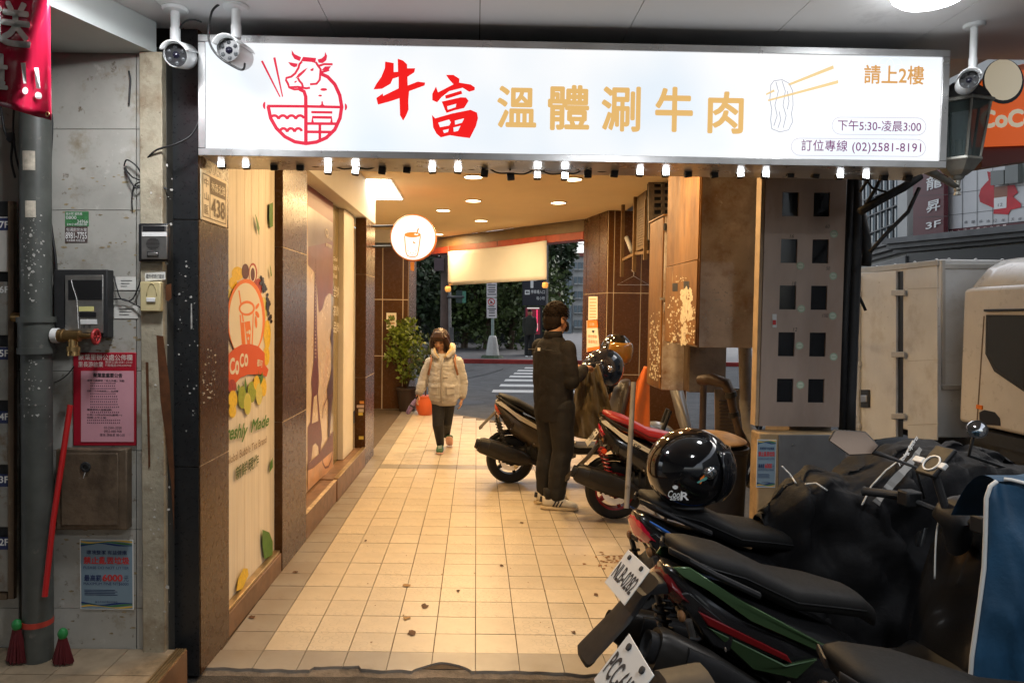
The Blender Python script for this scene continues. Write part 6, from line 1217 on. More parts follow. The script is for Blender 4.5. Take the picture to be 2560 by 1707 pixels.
    for s in (-1, 1):
        P('seat_seam', MB().tube([(-.27, s * .098, zt0 + .066), (-.12, s * .137, zt0 + .052), (.06, s * .144, zt0 + .04), (.14, s * .147, zt0 + .016), (.24, s * .147, zt0 - .014), (.40, s * .132, zt0 - .014), (.52, s * .102, zt0 - .022)], .0028, 5), m_gpl)
        for bx_, bz_ in ((-.05, .63), (.2, .56), (.36, .5)): P('body_screw', MB().lathe([(.008, 0), (.007, .003), (.001, .0035)], (bx_, s * .172, bz_ + dz), (0, s, 0), 8), m_steel)
        if accent:
            p_ = [(-.40, .83 + dz), (-.30, .855 + dz), (.02, .80 + dz), (.34, .705 + dz), (.50, .66 + dz), (.30, .685 + dz), (.06, .738 + dz), (-.18, .80 + dz), (-.34, .815 + dz)]
            y_ = [.06, .105, .150, .168, .155, .172, .165, .135, .095]; P('side_panel', MB().prism([(x, s * (w_ + .0), z) for (x, z), w_ in zip(p_, y_)], (0, s * .014, 0)), accent, bevel=.004)
        if stripe: P('stripe', MB().tube([(-.36, s * .112, .815 + dz), (-.2, s * .142, .79 + dz), (0, s * .160, .745 + dz), (.2, s * .168, .70 + dz)], [.004, .008, .008, .003], 8), stripe)
        P('tail_side', MB().prism([(-.38, s * .06, .745 + dz), (-.30, s * .10, .77 + dz), (.02, s * .14, .69 + dz), (.0, s * .145, .62 + dz), (-.12, s * .12, .62 + dz)], (0, s * .02, 0)), m_bpl, bevel=.006)
        P('grab_rail', MB().tube([(.1, s * .155, zt0 + .02), (-.12, s * .15, zt0 + .055), (-.3, s * .11, zt0 + .075), (-.39, s * .03, zt0 + .075)], .012, 8), m_gpl)
        P('indicator', MB().ell((-.36, s * .115, .69 + dz), (.032, .018, .02), 12, 8), m_amb); P('indicator_stalk', MB().tube([(-.33, s * .05, .69 + dz), (-.35, s * .1, .69 + dz)], .011, 8), m_gpl)
        P('rear_spring', MB().tube([(-.06 - .1 * q / 60, s * .13 + .026 * math.cos(q * .9), .33 + .28 * q / 60 + .0) if False else (-.04 - .08 * q / 60 + .024 * math.sin(q * .9), s * .135 + .024 * math.cos(q * .9), .33 + .26 * q / 60) for q in range(61)], .0065, 6), spring)
        P('shock_rod', MB().tube([(-.03, s * .135, .28), (-.13, s * .135, .64)], .012, 8), m_eng)
        P('foot_peg', MB().tube([(.42, s * .15, .36), (.42, s * .24, .37)], .014, 8), m_gpl)
    P('tail_light', MB().rings([((-.435, 0, .775 + dz), (0, .05, 0), (0, 0, .02)), ((-.41, 0, .765 + dz), (0, .088, 0), (0, 0, .045)), ((-.34, 0, .745 + dz), (0, .11, 0), (0, 0, .048)), ((-.28, 0, .735 + dz), (0, .112, 0), (0, 0, .03))], 8, p=1.6), tailm, smooth=20)
    # plate hanger, plate, mud flap
    zp = .66 + dz * .8 + plz; hx = plx
    P('rear_fender', MB().rings([((hx + .26, 0, .60 + dz), (0, .07, 0), (.02, 0, .05)), ((hx + .13, 0, zp - .01), (0, .065, 0), (.03, 0, .03)), ((hx + .03, 0, zp - .02), (0, .055, 0), (.03, 0, .025)), ((hx - .05 * fk, 0, zp - .10 * fk - .02), (0, .07, 0), (.022, 0, .016)), ((hx - .17 * fk, 0, zp - .22 * fk - .02), (0, .075, 0), (.02, 0, .016)), ((hx - .175 * fk, 0, zp - .24 * fk - .02), (0, .06, 0), (.016, 0, .01))], 12, p=4), fenm or m_gpl, smooth=40)
    if plate:
        n = V((-.8, 0, .6)); pn = Plane((hx - .028, 0, zp + .0), n); pn2 = Plane(pn.o, n)      # u points to the scooter's right
        pl_ = MB().prism([pn.at(a_, b_, .012) for a_, b_ in ((-.1, -.07), (.1, -.07), (.1, .07), (-.1, .07))], n.normalized() * .003); po = P('number_plate', pl_, m_plate, None, False, .001)
        Fm = B @ frame(pn.at(-.088, -.038, .0162), pn.u, pn.v); fit_text(plate, Fm, .176, .062, m_ink, po, bold=.018)
        for a_ in (-.055, .055): P('screw', MB().lathe([(.009, 0), (.009, .005), (.001, .006)], pn.at(a_, .053, .015), n, 10), m_blackm, po)
    # drive unit on the far side, muffler on the near side
    P('engine', MB().rings([((-.1, .09, .24), (0, .05, 0), (0, 0, .07)), ((.0, .10, .25), (0, .07, 0), (0, 0, .1)), ((.3, .09, .27), (0, .075, 0), (0, 0, .1)), ((.5, .05, .3), (0, .1, 0), (0, 0, .12)), ((.62, .0, .32), (0, .08, 0), (0, 0, .08))], 14, p=3), m_eng, smooth=50)
    P('engine', MB().rings([((-.08, -.05, .26), (0, .04, 0), (0, 0, .06)), ((.15, -.07, .28), (0, .06, 0), (0, 0, .09)), ((.4, -.07, .3), (0, .08, 0), (0, 0, .11)), ((.58, -.03, .32), (0, .07, 0), (0, 0, .09))], 14, p=3), m_gpl, smooth=50)
    for q in range(6): P('cooling_fin', MB().box((.12 + .05 * q, -.15, .30), (.135 + .05 * q, -.12, .40), M=MX.Rotation(-.0, 4, 'Y')), m_gpl)
    ax = V((-.82, -.04, muf[1])).normalized(); o_ = V((.16, -.165, .24 + muf[0]))
    P('muffler', MB().rings([(o_, (0, .03, 0), (.012, 0, .035)), (o_ + ax * .08, (0, .055, 0), (.025, 0, .07)), (o_ + ax * .3, (0, .062, 0), (.028, 0, .08)), (o_ + ax * .47, (0, .056, 0), (.025, 0, .07)), (o_ + ax * .50, (0, .046, 0), (.02, 0, .058))], 16, p=3), m_muf, smooth=50)
    P('muffler_cap', MB().rings([(o_ + ax * .501, (0, .036, 0), (.016, 0, .046)), (o_ + ax * .53, (0, .034, 0), (.014, 0, .042)), (o_ + ax * .51, (0, .02, 0), (.01, 0, .026))], 14, p=2.4), m_gpl)
    P('heat_shield', MB().rings([(o_ + ax * .12 + V((0, -.03, .03)), (0, .04, 0), (.015, 0, .045)), (o_ + ax * .26 + V((0, -.036, .03)), (0, .042, 0), (.017, 0, .05)), (o_ + ax * .4 + V((0, -.03, .03)), (0, .034, 0), (.012, 0, .04))], 12, p=4), m_gpl)
    P('exhaust_pipe', MB().tube([(.16, -.165, .24), (.3, -.15, .18), (.5, -.1, .18)], .02, 8), m_muf)
    P('hugger', MB().tube([(RW * 1.12 * math.cos(R(t)), 0, RW + RW * 1.15 * math.sin(R(t))) for t in range(60, 171, 12)], .03, 6), m_gpl)
    P('centre_stand', MB().tube([(.42, .14, .2), (.36, .17, .01), (.36, -.17, .01), (.42, -.14, .2)], .013, 8), m_gpl)
    P('floorboard', MB().rings([sec(.5, .36, .15, .05), sec(.62, .33, .17, .045), sec(.85, .33, .17, .045), sec(.98, .4, .16, .06)], 14, p=4), m_gpl, smooth=40)
    if front:
        P('leg_shield', MB().rings([((.92, 0, .36), (0, .19, 0), (.05, 0, .03)), ((.98, 0, .55), (0, .215, 0), (.055, 0, .03)), ((1.03, 0, .75), (0, .2, 0), (.06, 0, .03)), ((1.07, 0, .9), (0, .15, 0), (.07, 0, .03)), ((1.08, 0, .97), (0, .1, 0), (.05, 0, .02))], 16, p=3), body, smooth=60)
        P('front_fender', MB().tube([(1.30 + RW * 1.16 * math.cos(R(t)), 0, RW + RW * 1.18 * math.sin(R(t))) for t in range(20, 171, 15)], [.03, .05, .06, .065, .065, .065, .065, .06, .055, .045, .03], 8), body)
        for s in (-1, 1): P('fork', MB().tube([(1.30, s * .085, RW), (1.14, s * .075, .68)], .022, 8), m_gpl)
    if bars:
        P('handlebar_cowl', MB().rings([((1.05, 0, .86), (0, .035, 0), (.03, 0, .02)), ((1.04, 0, .95), (0, .05, 0), (.04, 0, .02)), ((1.03, 0, .98), (0, .085, 0), (.045, 0, .02)), ((1.04, 0, 1.02), (0, .07, 0), (.045, 0, .02)), ((1.05, 0, 1.04), (0, .03, 0), (.02, 0, .01))], 14, p=3), m_gpl, smooth=60)
        for s in (-1, 1):
            P('handlebar', MB().tube([(1.02, s * .08, .98), (.98, s * .2, 1.0), (.94, s * .33, .985)], .012, 8), m_gpl); P('grip', MB().tube([(.985, s * .21, 1.0), (.935, s * .345, .984), (.932, s * .352, .984)], [.017, .017, .02], 12), m_blackm)
            P('lever', MB().tube([(1.02, s * .17, .985), (1.03, s * .25, .975), (.995, s * .36, .965)], [.008, .007, .009], 6), m_gpl)
            P('switch_box', MB().box((.955, s * .17 - .03, .97), (1.02, s * .17 + .03, 1.03)), m_gpl, bevel=.008)
            if mir:
                P('mirror_stem', MB().tube([(1.0, s * .19, 1.02), (1.03, s * .24, 1.12), (1.03, s * .28, 1.16)], .006, 6), m_blackm)
                c = V((1.03, s * .33, 1.19)); mo = P('mirror', MB().rings([(c + V((.03, 0, 0)), (0, .02, 0), (0, 0, .012)), (c + V((.018, 0, 0)), (0, .07, 0), (0, 0, .038)), (c, (0, .08, 0), (0, 0, .045))], 6, p=2), m_blackm, smooth=20)
                P('mirror_glass', MB().rings([(c + V((-.001, 0, 0)), (0, .074, 0), (0, 0, .041)), (c + V((-.003, 0, 0)), (0, .072, 0), (0, 0, .04))], 6, p=2), m_mir, mo)
    return e, B
m_gold = mat('champagne paint', (.55, .43, .24), .25, .3, coat=.5); m_grn_ = mat('metallic green paint', (.075, .14, .06), .26, .6, coat=.6); m_redseat = mat('red seat vinyl', (.32, .012, .012), .42, var=.1, vs=20); m_whtp = mat('white scooter paint', (.68, .64, .55), .25, coat=.5); m_redrim = mat('red rim paint', (.3, .008, .012), .35); m_bluest = mat('blue stripe', (.01, .12, .5), .3, .3)
m_gfl = mat('lit fender plastic', (.06, .048, .035), .4, var=.2, vs=20); m_greyv = mat('grey seat vinyl', (.012, .0117, .0115), .62, spec=.25, var=.06, vs=30, bump=.15, bs=260)  # fender plastic: dark plastic with warm lamplight put into its colour
S1, B1_ = scooter('scooter', 'white and champagne scooter the man is standing behind', (.335, 6.78, 0), R(4), m_gfl, m_vinyl, m_whtp, m_gpl, plate='', tailm=mat('amber red lens', (.45, .06, .02), .2), fenm=m_gfl, tailk=.35, plx=-.15, plz=.06, fk=.75, sl=.3, bdx=-.1)
S2, B2_ = scooter('scooter', 'black scooter with red seat, red rims and white side panel', (1.10, 5.62, 0), R(-4), m_bpl, m_redseat, m_whtp, m_redrim, m_redrim, '831-JYP', plx=-.14, fenm=m_gfl, mir=False, sl=.26, plz=-.03, tailk=.3, fk=1.3)
S3, B3_ = scooter('scooter', 'black scooter with blue stripe and red tail light under the black cover', (.84, 3.02, -.012), R(8), m_bpl, m_vinyl, None, m_gpl, plate='', stripe=m_bluest, bars=False, mir=False, plx=-.06, fk=.3, sl=.2, tailk=.4)
S4, B4_ = scooter('scooter', 'dark scooter with metallic green side panels and plate NLB-0282', (.80, 2.42, -.012), R(8), m_bpl, m_greyv, m_grn_, m_gpl, plate='NLB-0282', plx=-.25, plz=.07, seatk=1.0, tailk=.4, bdx=-.10, bdz=-.07, mir=False, sl=.24, muf=(.08, .5), tailm=mat('smoked tail lens', (.14, .008, .01), .15))
S5, B5_ = scooter('scooter', 'nearest black scooter, its plate cut by the picture edge', (.95, 1.64, -.012), R(3), m_bpl, m_vinyl, None, m_gpl, plate='PCC-6138', plx=-.57, plz=.16, seatz=.75, sl=.12, bars=False, tailk=.3, seatk=1.35)
def PW(B, p): return B @ V(p)
# extras on single scooters
def P2(nm, mb, m, e, B, smooth=40, bevel=0.0):
    mb.v = [B @ p for p in mb.v]; return part(nm, mb, m, e, smooth, bevel)
P2('taillight_bar', MB().prism([(-.10, -.13, .67), (.18, -.172, .535), (.2, -.172, .505), (-.07, -.13, .625)], (0, -.02, 0)), mat('dark red lens', (.2, .01, .012), .15, spec=.7), S4, B4_, bevel=.004)
P2('lower_panel', MB().prism([(-.07, -.13, .62), (.18, -.17, .50), (.29, -.172, .515), (.22, -.168, .45), (.08, -.15, .48)], (0, -.016, 0)), m_grn_, S4, B4_, bevel=.004)
P2('tail_bar', MB().prism([(-.12, -.11, .73), (.18, -.17, .63), (.24, -.172, .60), (.04, -.15, .635), (-.10, -.12, .69)], (0, -.02, 0)), m_tail, S5, B5_, bevel=.004)
fit_text('MAGNETI\nMARELLI', B4_ @ frame((.27, -.212, .36), (.8, 0, .55), (-.45, 0, .8)), .11, .05, m_steel, S4, bold=.02)
fit_text('SR', B2_ @ frame((.1, -.188, .61), (1, 0, -.5), (0, 0, 1)), .07, .03, m_ink, S2, bold=.03, shear=.3)
P2('side_reflector', MB().lathe([(.022, 0), (.02, .006), (.001, .009)], (-.1, -.165, .56), (0, -1, 0), 16), mat('orange reflector', (.6, .06, .015), .2, emit=(.6, .05, .01), es=.05), S2, B2_)
# phone holder on the green scooter
c = V((.86, .03, 1.09)); ph_ = P2('phone_holder', MB().box((-.05, -.045, -.012), (.08, .045, .006), M=MX.Translation(c) @ MX.Rotation(-.85, 4, 'Y')), m_gpl, S4, B4_, bevel=.006)
P2('charging_ring', MB().tube([MX.Translation(c) @ MX.Rotation(-.85, 4, 'Y') @ V((.0 + .031 * math.cos(q * .2618), .031 * math.sin(q * .2618), .008)) for q in range(24)], .0035, 6, closed=True), mat('pale ring', (.8, .82, .82), .4), ph_, B4_)
for s in (-1, 1): P2('clamp_pad', MB().box((-.012, s * .05 - .012, -.004), (.012, s * .05 + .022 * (s > 0) + .012 - .022 * (s < 0) * 0, .012), M=MX.Translation(c) @ MX.Rotation(-.85, 4, 'Y')), m_wht, ph_, B4_, bevel=.003)
P2('holder_stem', MB().tube([(.92, .02, .9), (.86, .03, 1.08)], .014, 8), m_blackm, S4, B4_)
cable('cord', [PW(B4_, (.92, .05, .93)), PW(B4_, (.91, .06, .82)), PW(B4_, (.91, .06, .66))], .003, '', m_wht, S4)

mc = PY(2130, 1106, 2.86); hx_ = MB(); PLm = Plane(mc, (-.35, -1, .12)); kx = 2.86 / F_PX
hxp = [(-54, -2), (-40, -30), (30, -30), (62, 4), (46, 26), (-6, 32)]
mo = part('mirror', MB().prism([PLm.at(a * kx, -b * kx, -.02) for a, b in hxp], PLm.n * .02), m_blackm, S4, bevel=.006); part('mirror_glass', MB().prism([PLm.at(a * kx * .94, -b * kx * .93, .001) for a, b in hxp], PLm.n * .002), mat('mirror grey brown', (.3, .22, .18), .12, .9), mo)
part('mirror_stem', MB().tube([PLm.at(40 * kx, -18 * kx, -.02), PY(2215, 1140, 2.8), PY(2290, 1168, 2.72), PW(B4_, (.94, .16, .93))], [.012, .008, .006, .006], 8), m_blackm, S4, smooth=True)
# ---- helmets
def helmet(name, label, loc, rz, tilt, s, shell, visor, group='motorcycle helmets', roll=0.0):
    e = thing(name, label, 'helmet', loc, group, rz); B = e.matrix_world @ MX.Translation((0, 0, .125 * s)) @ MX.Rotation(roll, 4, 'X') @ MX.Rotation(tilt, 4, 'Y') @ MX.Scale(s, 4)
    def HP(nm, mb, m, smooth=True, sol=0.0):
        mb.v = [B @ p for p in mb.v]; o = part(nm, mb, m, e, smooth)
        if sol: o.modifiers.new('t', 'SOLIDIFY').thickness = sol
        return o
    # shell: sphere-like, open below and at the face (x forward)
    def surf(lon, lat, k=1.0):
        r = V((math.cos(lat) * math.cos(lon) * .158, math.cos(lat) * math.sin(lon) * .128, math.sin(lat) * .142 + .01))
        if lat < 0: r.x *= 1 + .12 * lat * -math.cos(lon) * .6; r.z = math.sin(lat) * .15
        return r * k
    mb = MB(); NL, NT = 32, 18; vs_ = []; idx = {}
    for j in range(NT + 1):
        for i in range(NL):
            lon = 2 * math.pi * i / NL; low = -1.02 if abs(math.atan2(math.sin(lon), math.cos(lon))) > .95 else .38 - .2 * 0
            if abs(math.atan2(math.sin(lon), math.cos(lon))) > .95 and abs(math.atan2(math.sin(lon), math.cos(lon))) < 1.25: low = -.8
            lat = low + (math.pi / 2 - .001 - low) * j / NT; vs_.append(surf(lon, lat))
    mb.add(vs_, [(j * NL + i, j * NL + (i + 1) % NL, (j + 1) * NL + (i + 1) % NL, (j + 1) * NL + i) for j in range(NT) for i in range(NL)])
    HP('shell', mb, shell, 50, .004)
    vz = MB(); secs = []
    for j in range(8):
        lat = .55 - 1.25 * j / 7; secs.append([surf(-1.12 + 2.24 * i / 14, lat, 1.045 + .02 * (1 - abs(j / 3.5 - 1))) for i in range(15)])
    vz.loft(secs, closed=False); HP('visor', vz, visor, True, .003)
    for sgn in (-1, 1): HP('visor_pivot', MB().lathe([(.024, 0), (.022, .006), (.008, .010), (.001, .009)], (.02, sgn * .131, .015), (0, sgn, 0), 18), m_chr)
    HP('padding', MB().ell((0, 0, -.02), (.135, .108, .11), 16, 10), mat('helmet padding', (.015, .014, .014), .9)); HP('rim_band', MB().tube([surf(2 * math.pi * i / 40, -1.0 if abs(math.atan2(math.sin(2 * math.pi * i / 40), math.cos(2 * math.pi * i / 40))) > .95 else -.2) for i in range(8, 33)], .006, 6), m_blackm)
    return e, B
m_hblk = mat('gloss black helmet', (.006, .006, .007), .06, coat=1.0); m_hnav = mat('navy helmet', (.008, .014, .03), .12, coat=.8); m_vis = mat('dark visor', (.008, .008, .01), .04, spec=.8)
hloc = PY(1722, 1258, 2.93); he, HB = helmet('helmet', 'glossy black helmet with a rear sticker resting on the covered scooter seat', (hloc.x, 2.93, hloc.z), R(6), -.02, 1.12, m_hblk, m_vis)
hp = Plane((hloc.x, 2.93 - .143, hloc.z), (-.12, -1, 0))
px_text('Cook', hp, 1669, 1225, 1708, 1241, m_wht, he, off=.012, shear=.25, bold=.01); px_text('R', hp, 1700, 1228, 1721, 1247, m_wht, he, off=.0125, bold=.02); px_text('&drive', hp, 1674, 1239, 1703, 1248, m_wht, he, off=.012, bold=.01)
part('sticker', MB().flat(hp, [(1742, 1205), (1765, 1191), (1769, 1194), (1766, 1199), (1745, 1208)], .011), mat('teal sticker', (.1, .35, .3), .5), he); part('sticker', MB().flat(hp, [(1750, 1196), (1760, 1186), (1762, 1190), (1752, 1210), (1749, 1208)], .0105), m_or, he)
part('sticker', MB().flat(hp, [(1681, 1215), (1688, 1212), (1695, 1215), (1694, 1221), (1688, 1223), (1682, 1220)], .011), m_wht, he)
h1 = PY(1508, 965, 6.45); helmet('helmet', 'dark navy helmet hung on the white scooter handlebar, nearest the man', (h1.x, 6.45, h1.z), R(200), .25, 1.22, m_hnav, m_hnav)
h2 = PY(1540, 912, 6.95); helmet('helmet', 'black helmet with an amber visor behind the navy helmet', (h2.x, 6.95, h2.z), R(-70), .1, 1.1, m_hblk, mat('amber visor', (.3, .14, .02), .06, spec=.8))

# ---- cloths and covers
def cloth_grid(fn, nu, nv): 
    g = MB(); vs_ = [fn(i / nu, j / nv) for j in range(nv + 1) for i in range(nu + 1)]
    return g.add(vs_, [(j * (nu + 1) + i, j * (nu + 1) + i + 1, (j + 1) * (nu + 1) + i + 1, (j + 1) * (nu + 1) + i) for j in range(nv) for i in range(nu)])
def fold(p, a, s): return a * noise.noise(V(p) * s)
m_cover = mat('black cover nylon', (.006, .006, .007), .7, spec=.25, var=.2, vs=12, bump=.2, bs=60)
bc_ = thing('black_cover', 'black nylon cover with white piping over the front of a scooter', 'cover', PW(B3_, (1.0, 0, 0)))
prof_ = [(.30, .74, .03), (.42, .90, .15), (.52, .95, .19), (.62, .93, .22), (.76, .97, .27), (.92, 1.04, .32), (1.05, 1.07, .34), (1.2, 1.05, .32), (1.4, .98, .26), (1.55, .86, .22)]
def prf(t):
    x = t * (len(prof_) - 1); i = min(len(prof_) - 2, int(x)); f = x - i; return [a * (1 - f) + b * f for a, b in zip(prof_[i], prof_[i + 1])]
def cov(u, v):
    x, zt2, hw = prf(u); s = (v - .5) * 2; a_ = abs(s)
    if a_ < .45: y = s / .45 * hw * .75; z = zt2 - .05 * (a_ / .45) ** 2
    else: k_ = (a_ - .45) / .55; y = math.copysign(hw * (.75 + .3 * math.sin(k_ * 1.6)), s); z = zt2 - .05 - k_ * (zt2 - .1)
    x += .08 + .16 * u; p = V((x, y, z)); w = fold((x * 1.0, y * 2, z * 1.2), .05, 4.5) + fold((x, y, z), .024, 12) + .012 * abs(noise.noise(V((x * 9, y * 9, z * 4)))) + fold((x, y * 1.5, z * .6), .01, 30) - .04 * (1 - abs(noise.noise(V((x * 5 + z * 2, y * 6, z * 3))))) ** 5; return PW(B3_, p + V((w * .4, w * (1 if s > 0 else -1), w * .6)))
ob = part('nylon', cloth_grid(cov, 90, 80), m_cover, bc_, smooth=True); ob.modifiers.new('t', 'SOLIDIFY').thickness = .004
m_pipe_w = mat('white piping', (.6, .6, .58), .6)
def on_cov(u, v, d=.006): p = cov(u, v); return p + V((0, -d, d))
def proj(p):
    d = V(p) - CAM; w = d.dot(_f); a_, b_ = d.dot(_r) / w * F_PX, -d.dot(_u) / w * F_PX; c, s_ = math.cos(ROLL), math.sin(ROLL); return CX + a_ * c - b_ * s_, CY + a_ * s_ + b_ * c
_cs = [cov(i / 70, j / 60) for i in range(71) for j in range(0, 40)]; _cp = [proj(p) for p in _cs]
def on_cov(px, py, d=.012):
    ds = sorted(range(len(_cs)), key=lambda k_: (_cp[k_][0] - px) ** 2 + (_cp[k_][1] - py) ** 2)[:6]; k_ = min(ds, key=lambda q: _cs[q].y); return PY(px, py, _cs[k_].y - d)
def chain(pts, n=6): return [tuple(a + (b - a) * t / n for a, b in zip(pts[i], pts[i + 1])) for i in range(len(pts) - 1) for t in range(n)] + [pts[-1]]
for pts in ([(2282, 1102), (2262, 1140), (2215, 1175), (2178, 1215), (2155, 1262)], [(1955, 1165), (1975, 1185), (1990, 1208)], [(2013, 1210), (2040, 1207), (2068, 1226)]): part('piping', MB().tube([on_cov(*p) for p in chain(pts)], .0035, 6), m_pipe_w, bc_, smooth=True)
part('reflective_stripe', MB().ribbon([on_cov(*p, .02) for p in chain([(2302, 1120), (2275, 1160), (2232, 1205), (2190, 1258)])], .032, (-.3, -1, .3)), mat('grey reflective stripe', (.3, .29, .27), .5), bc_)
a_, b_ = on_cov(2252, 1168, .03), on_cov(2288, 1112, .03); fit_text('Racing Sports', frame(a_, b_ - a_, cam_u - cam_r), (b_ - a_).length * 1.3, .022, m_wht, bc_, bold=.02, shear=.2)
# blue cover on the nearest scooter
m_bcov = mat('blue cover nylon', (.012, .058, .12), .6, var=.3, vs=5, bump=.2, bs=50)
bl = thing('blue_cover', 'blue nylon cover with white piping at the lower picture edge', 'cover', (1.5, 1.9, 0))
ed = [(2492, 1203), (2476, 1215), (2466, 1245), (2464, 1330), (2460, 1420), (2450, 1500), (2440, 1570), (2430, 1640), (2424, 1720)]
def bcov(u, v):
    x = v * (len(ed) - 1); i = min(len(ed) - 2, int(x)); f = x - i; px_, py_ = [a * (1 - f) + b * f for a, b in zip(ed[i], ed[i + 1])]
    p = PY(px_, py_, 1.98); q = p + V((.75 * u, -.16 * math.sin(u * 2.4) + .12 * u, .0)); q.z += .03 * math.sin(u * 3.0) * (1 - v)
    w = (fold((q.x * 6.5, q.y, q.z * .8), .07, 3.2) - .06 * (1 - abs(noise.noise(V((q.x * 13 + q.z * 3, 2, q.z * 2.5))))) ** 4) * u ** .3; return q + V((0, w, w * .2 * (1 - v)))
ob = part('nylon', cloth_grid(bcov, 70, 40), m_bcov, bl, smooth=True); ob.modifiers.new('t', 'SOLIDIFY').thickness = .004
part('top_nylon', cloth_grid(lambda u, v: bcov(u, 0) + V((.05 * v, .26 * v, .02 * math.sin(v * 3) - .17 * v * v)), 20, 8), m_bcov, bl, smooth=True)
part('piping', MB().tube([bcov(0, q / 24) for q in range(25)], .006, 8), m_pipe_w, bl, smooth=True); part('piping', MB().tube([bcov(.02 + .2 * q / 10, .0 + .12 * (q / 10) ** 1.3) + V((0, -.012, .004)) for q in range(11)], .005, 8), m_pipe_w, bl, smooth=True)
# olive jacket over the white scooter, orange cloth further back
m_olive = mat('olive jacket cloth', (.13, .088, .03), .7, var=.25, vs=10, bump=.3, bs=50, sheen=.2)
jk = thing('olive_jacket', 'olive jacket draped over the front of the white scooter', 'jacket', PY(1490, 1090, 6.3))
jo = [(1452, 930), (1474, 915), (1500, 918), (1512, 935), (1524, 985), (1540, 1040), (1545, 1085), (1500, 1100), (1470, 1098), (1440, 1080), (1432, 1020), (1435, 975)]
def jac(u, v):
    xl = 1455 - 24 * math.sin(v * 2.2) ; xr = 1495 + 60 * v - 10 * v * v; px_ = xl + (xr - xl) * u; py_ = 915 + 175 * v + 12 * math.sin(u * 3) - 6 * u
    d = .05 * math.sin(u * 9 + v * 2) * (.3 + v) + fold((u * 2.2, v * 1.3, 4), .09, 2.2) + fold((u * 6, v * 4, 2), .03, 2); return PY(px_, py_, 6.2 + d)
ob = part('cloth', cloth_grid(jac, 34, 30), m_olive, jk, smooth=True); ob.modifiers.new('t', 'SOLIDIFY').thickness = .006
def jsl(u, v): px_ = 1505 + 50 * v + 26 * (u - .5) * 2 * (1 - .3 * v); py_ = 1010 + 120 * v + 14 * u; return PY(px_, py_, 6.2 + .07 * math.cos((u - .5) * 3) + fold((u * 2, v * 2, 1), .06, 3))
ob = part('sleeve', cloth_grid(jsl, 14, 20), m_olive, jk, smooth=True); ob.modifiers.new('t', 'SOLIDIFY').thickness = .02
oc = thing('orange_cloth', 'bright orange cloth hanging beside the rusty cabinet', 'cloth', PY(1600, 1100, 6.7)); m_oc = mat('orange cloth', (.75, .16, .02), .65, var=.12, vs=8)
def ocl(u, v):
    xl = 1612 - 30 * min(1, v * 1.6) - 22 * v; xr = 1622 + 2 * v; px_ = xl + (xr - xl) * u; py_ = 916 + 190 * v * (.72 + .28 * u) ; d = .035 * math.sin(u * 10 + v) * (.3 + v) - .1 * math.sin(u * 3.14); return PY(px_, py_, 6.75 + d)
ob = part('cloth', cloth_grid(ocl, 22, 20), m_oc, oc, smooth=True); ob.modifiers.new('t', 'SOLIDIFY').thickness = .008
# motorbike beyond, seen under the cabinet
S6, B6_ = scooter('scooter', 'silver and black scooter out on the street below the rusty cabinet', (3.2, 7.55, ROADZ), R(176), mat('silver paint', (.35, .36, .37), .3, .6, coat=.4), m_vinyl, None, m_gpl, plate='')
# round mirror of the covered scooter, with stem
mr = thing('round_mirror', 'round chrome mirror catching light above the black cover', 'mirror', PY(2444, 1110, 2.95)); c = PY(2444, 1073, 2.95)
part('glass', MB().lathe([(.034, 0), (.03, .003), (.001, .006)], c, (-.35, -1, .2), 24), m_chr, mr, smooth=40); part('rim', MB().lathe([(.036, -.02), (.0385, -.004), (.037, .003), (.033, .003)], c, (-.35, -1, .2), 24, caps=True), m_chr, mr, smooth=40); part('stem', MB().tube([c + V((0, .02, -.02)), c + V((.01, .06, -.12)), PW(B3_, (1.5, -.2, .95))], .007, 8), m_blackm, mr, smooth=True)
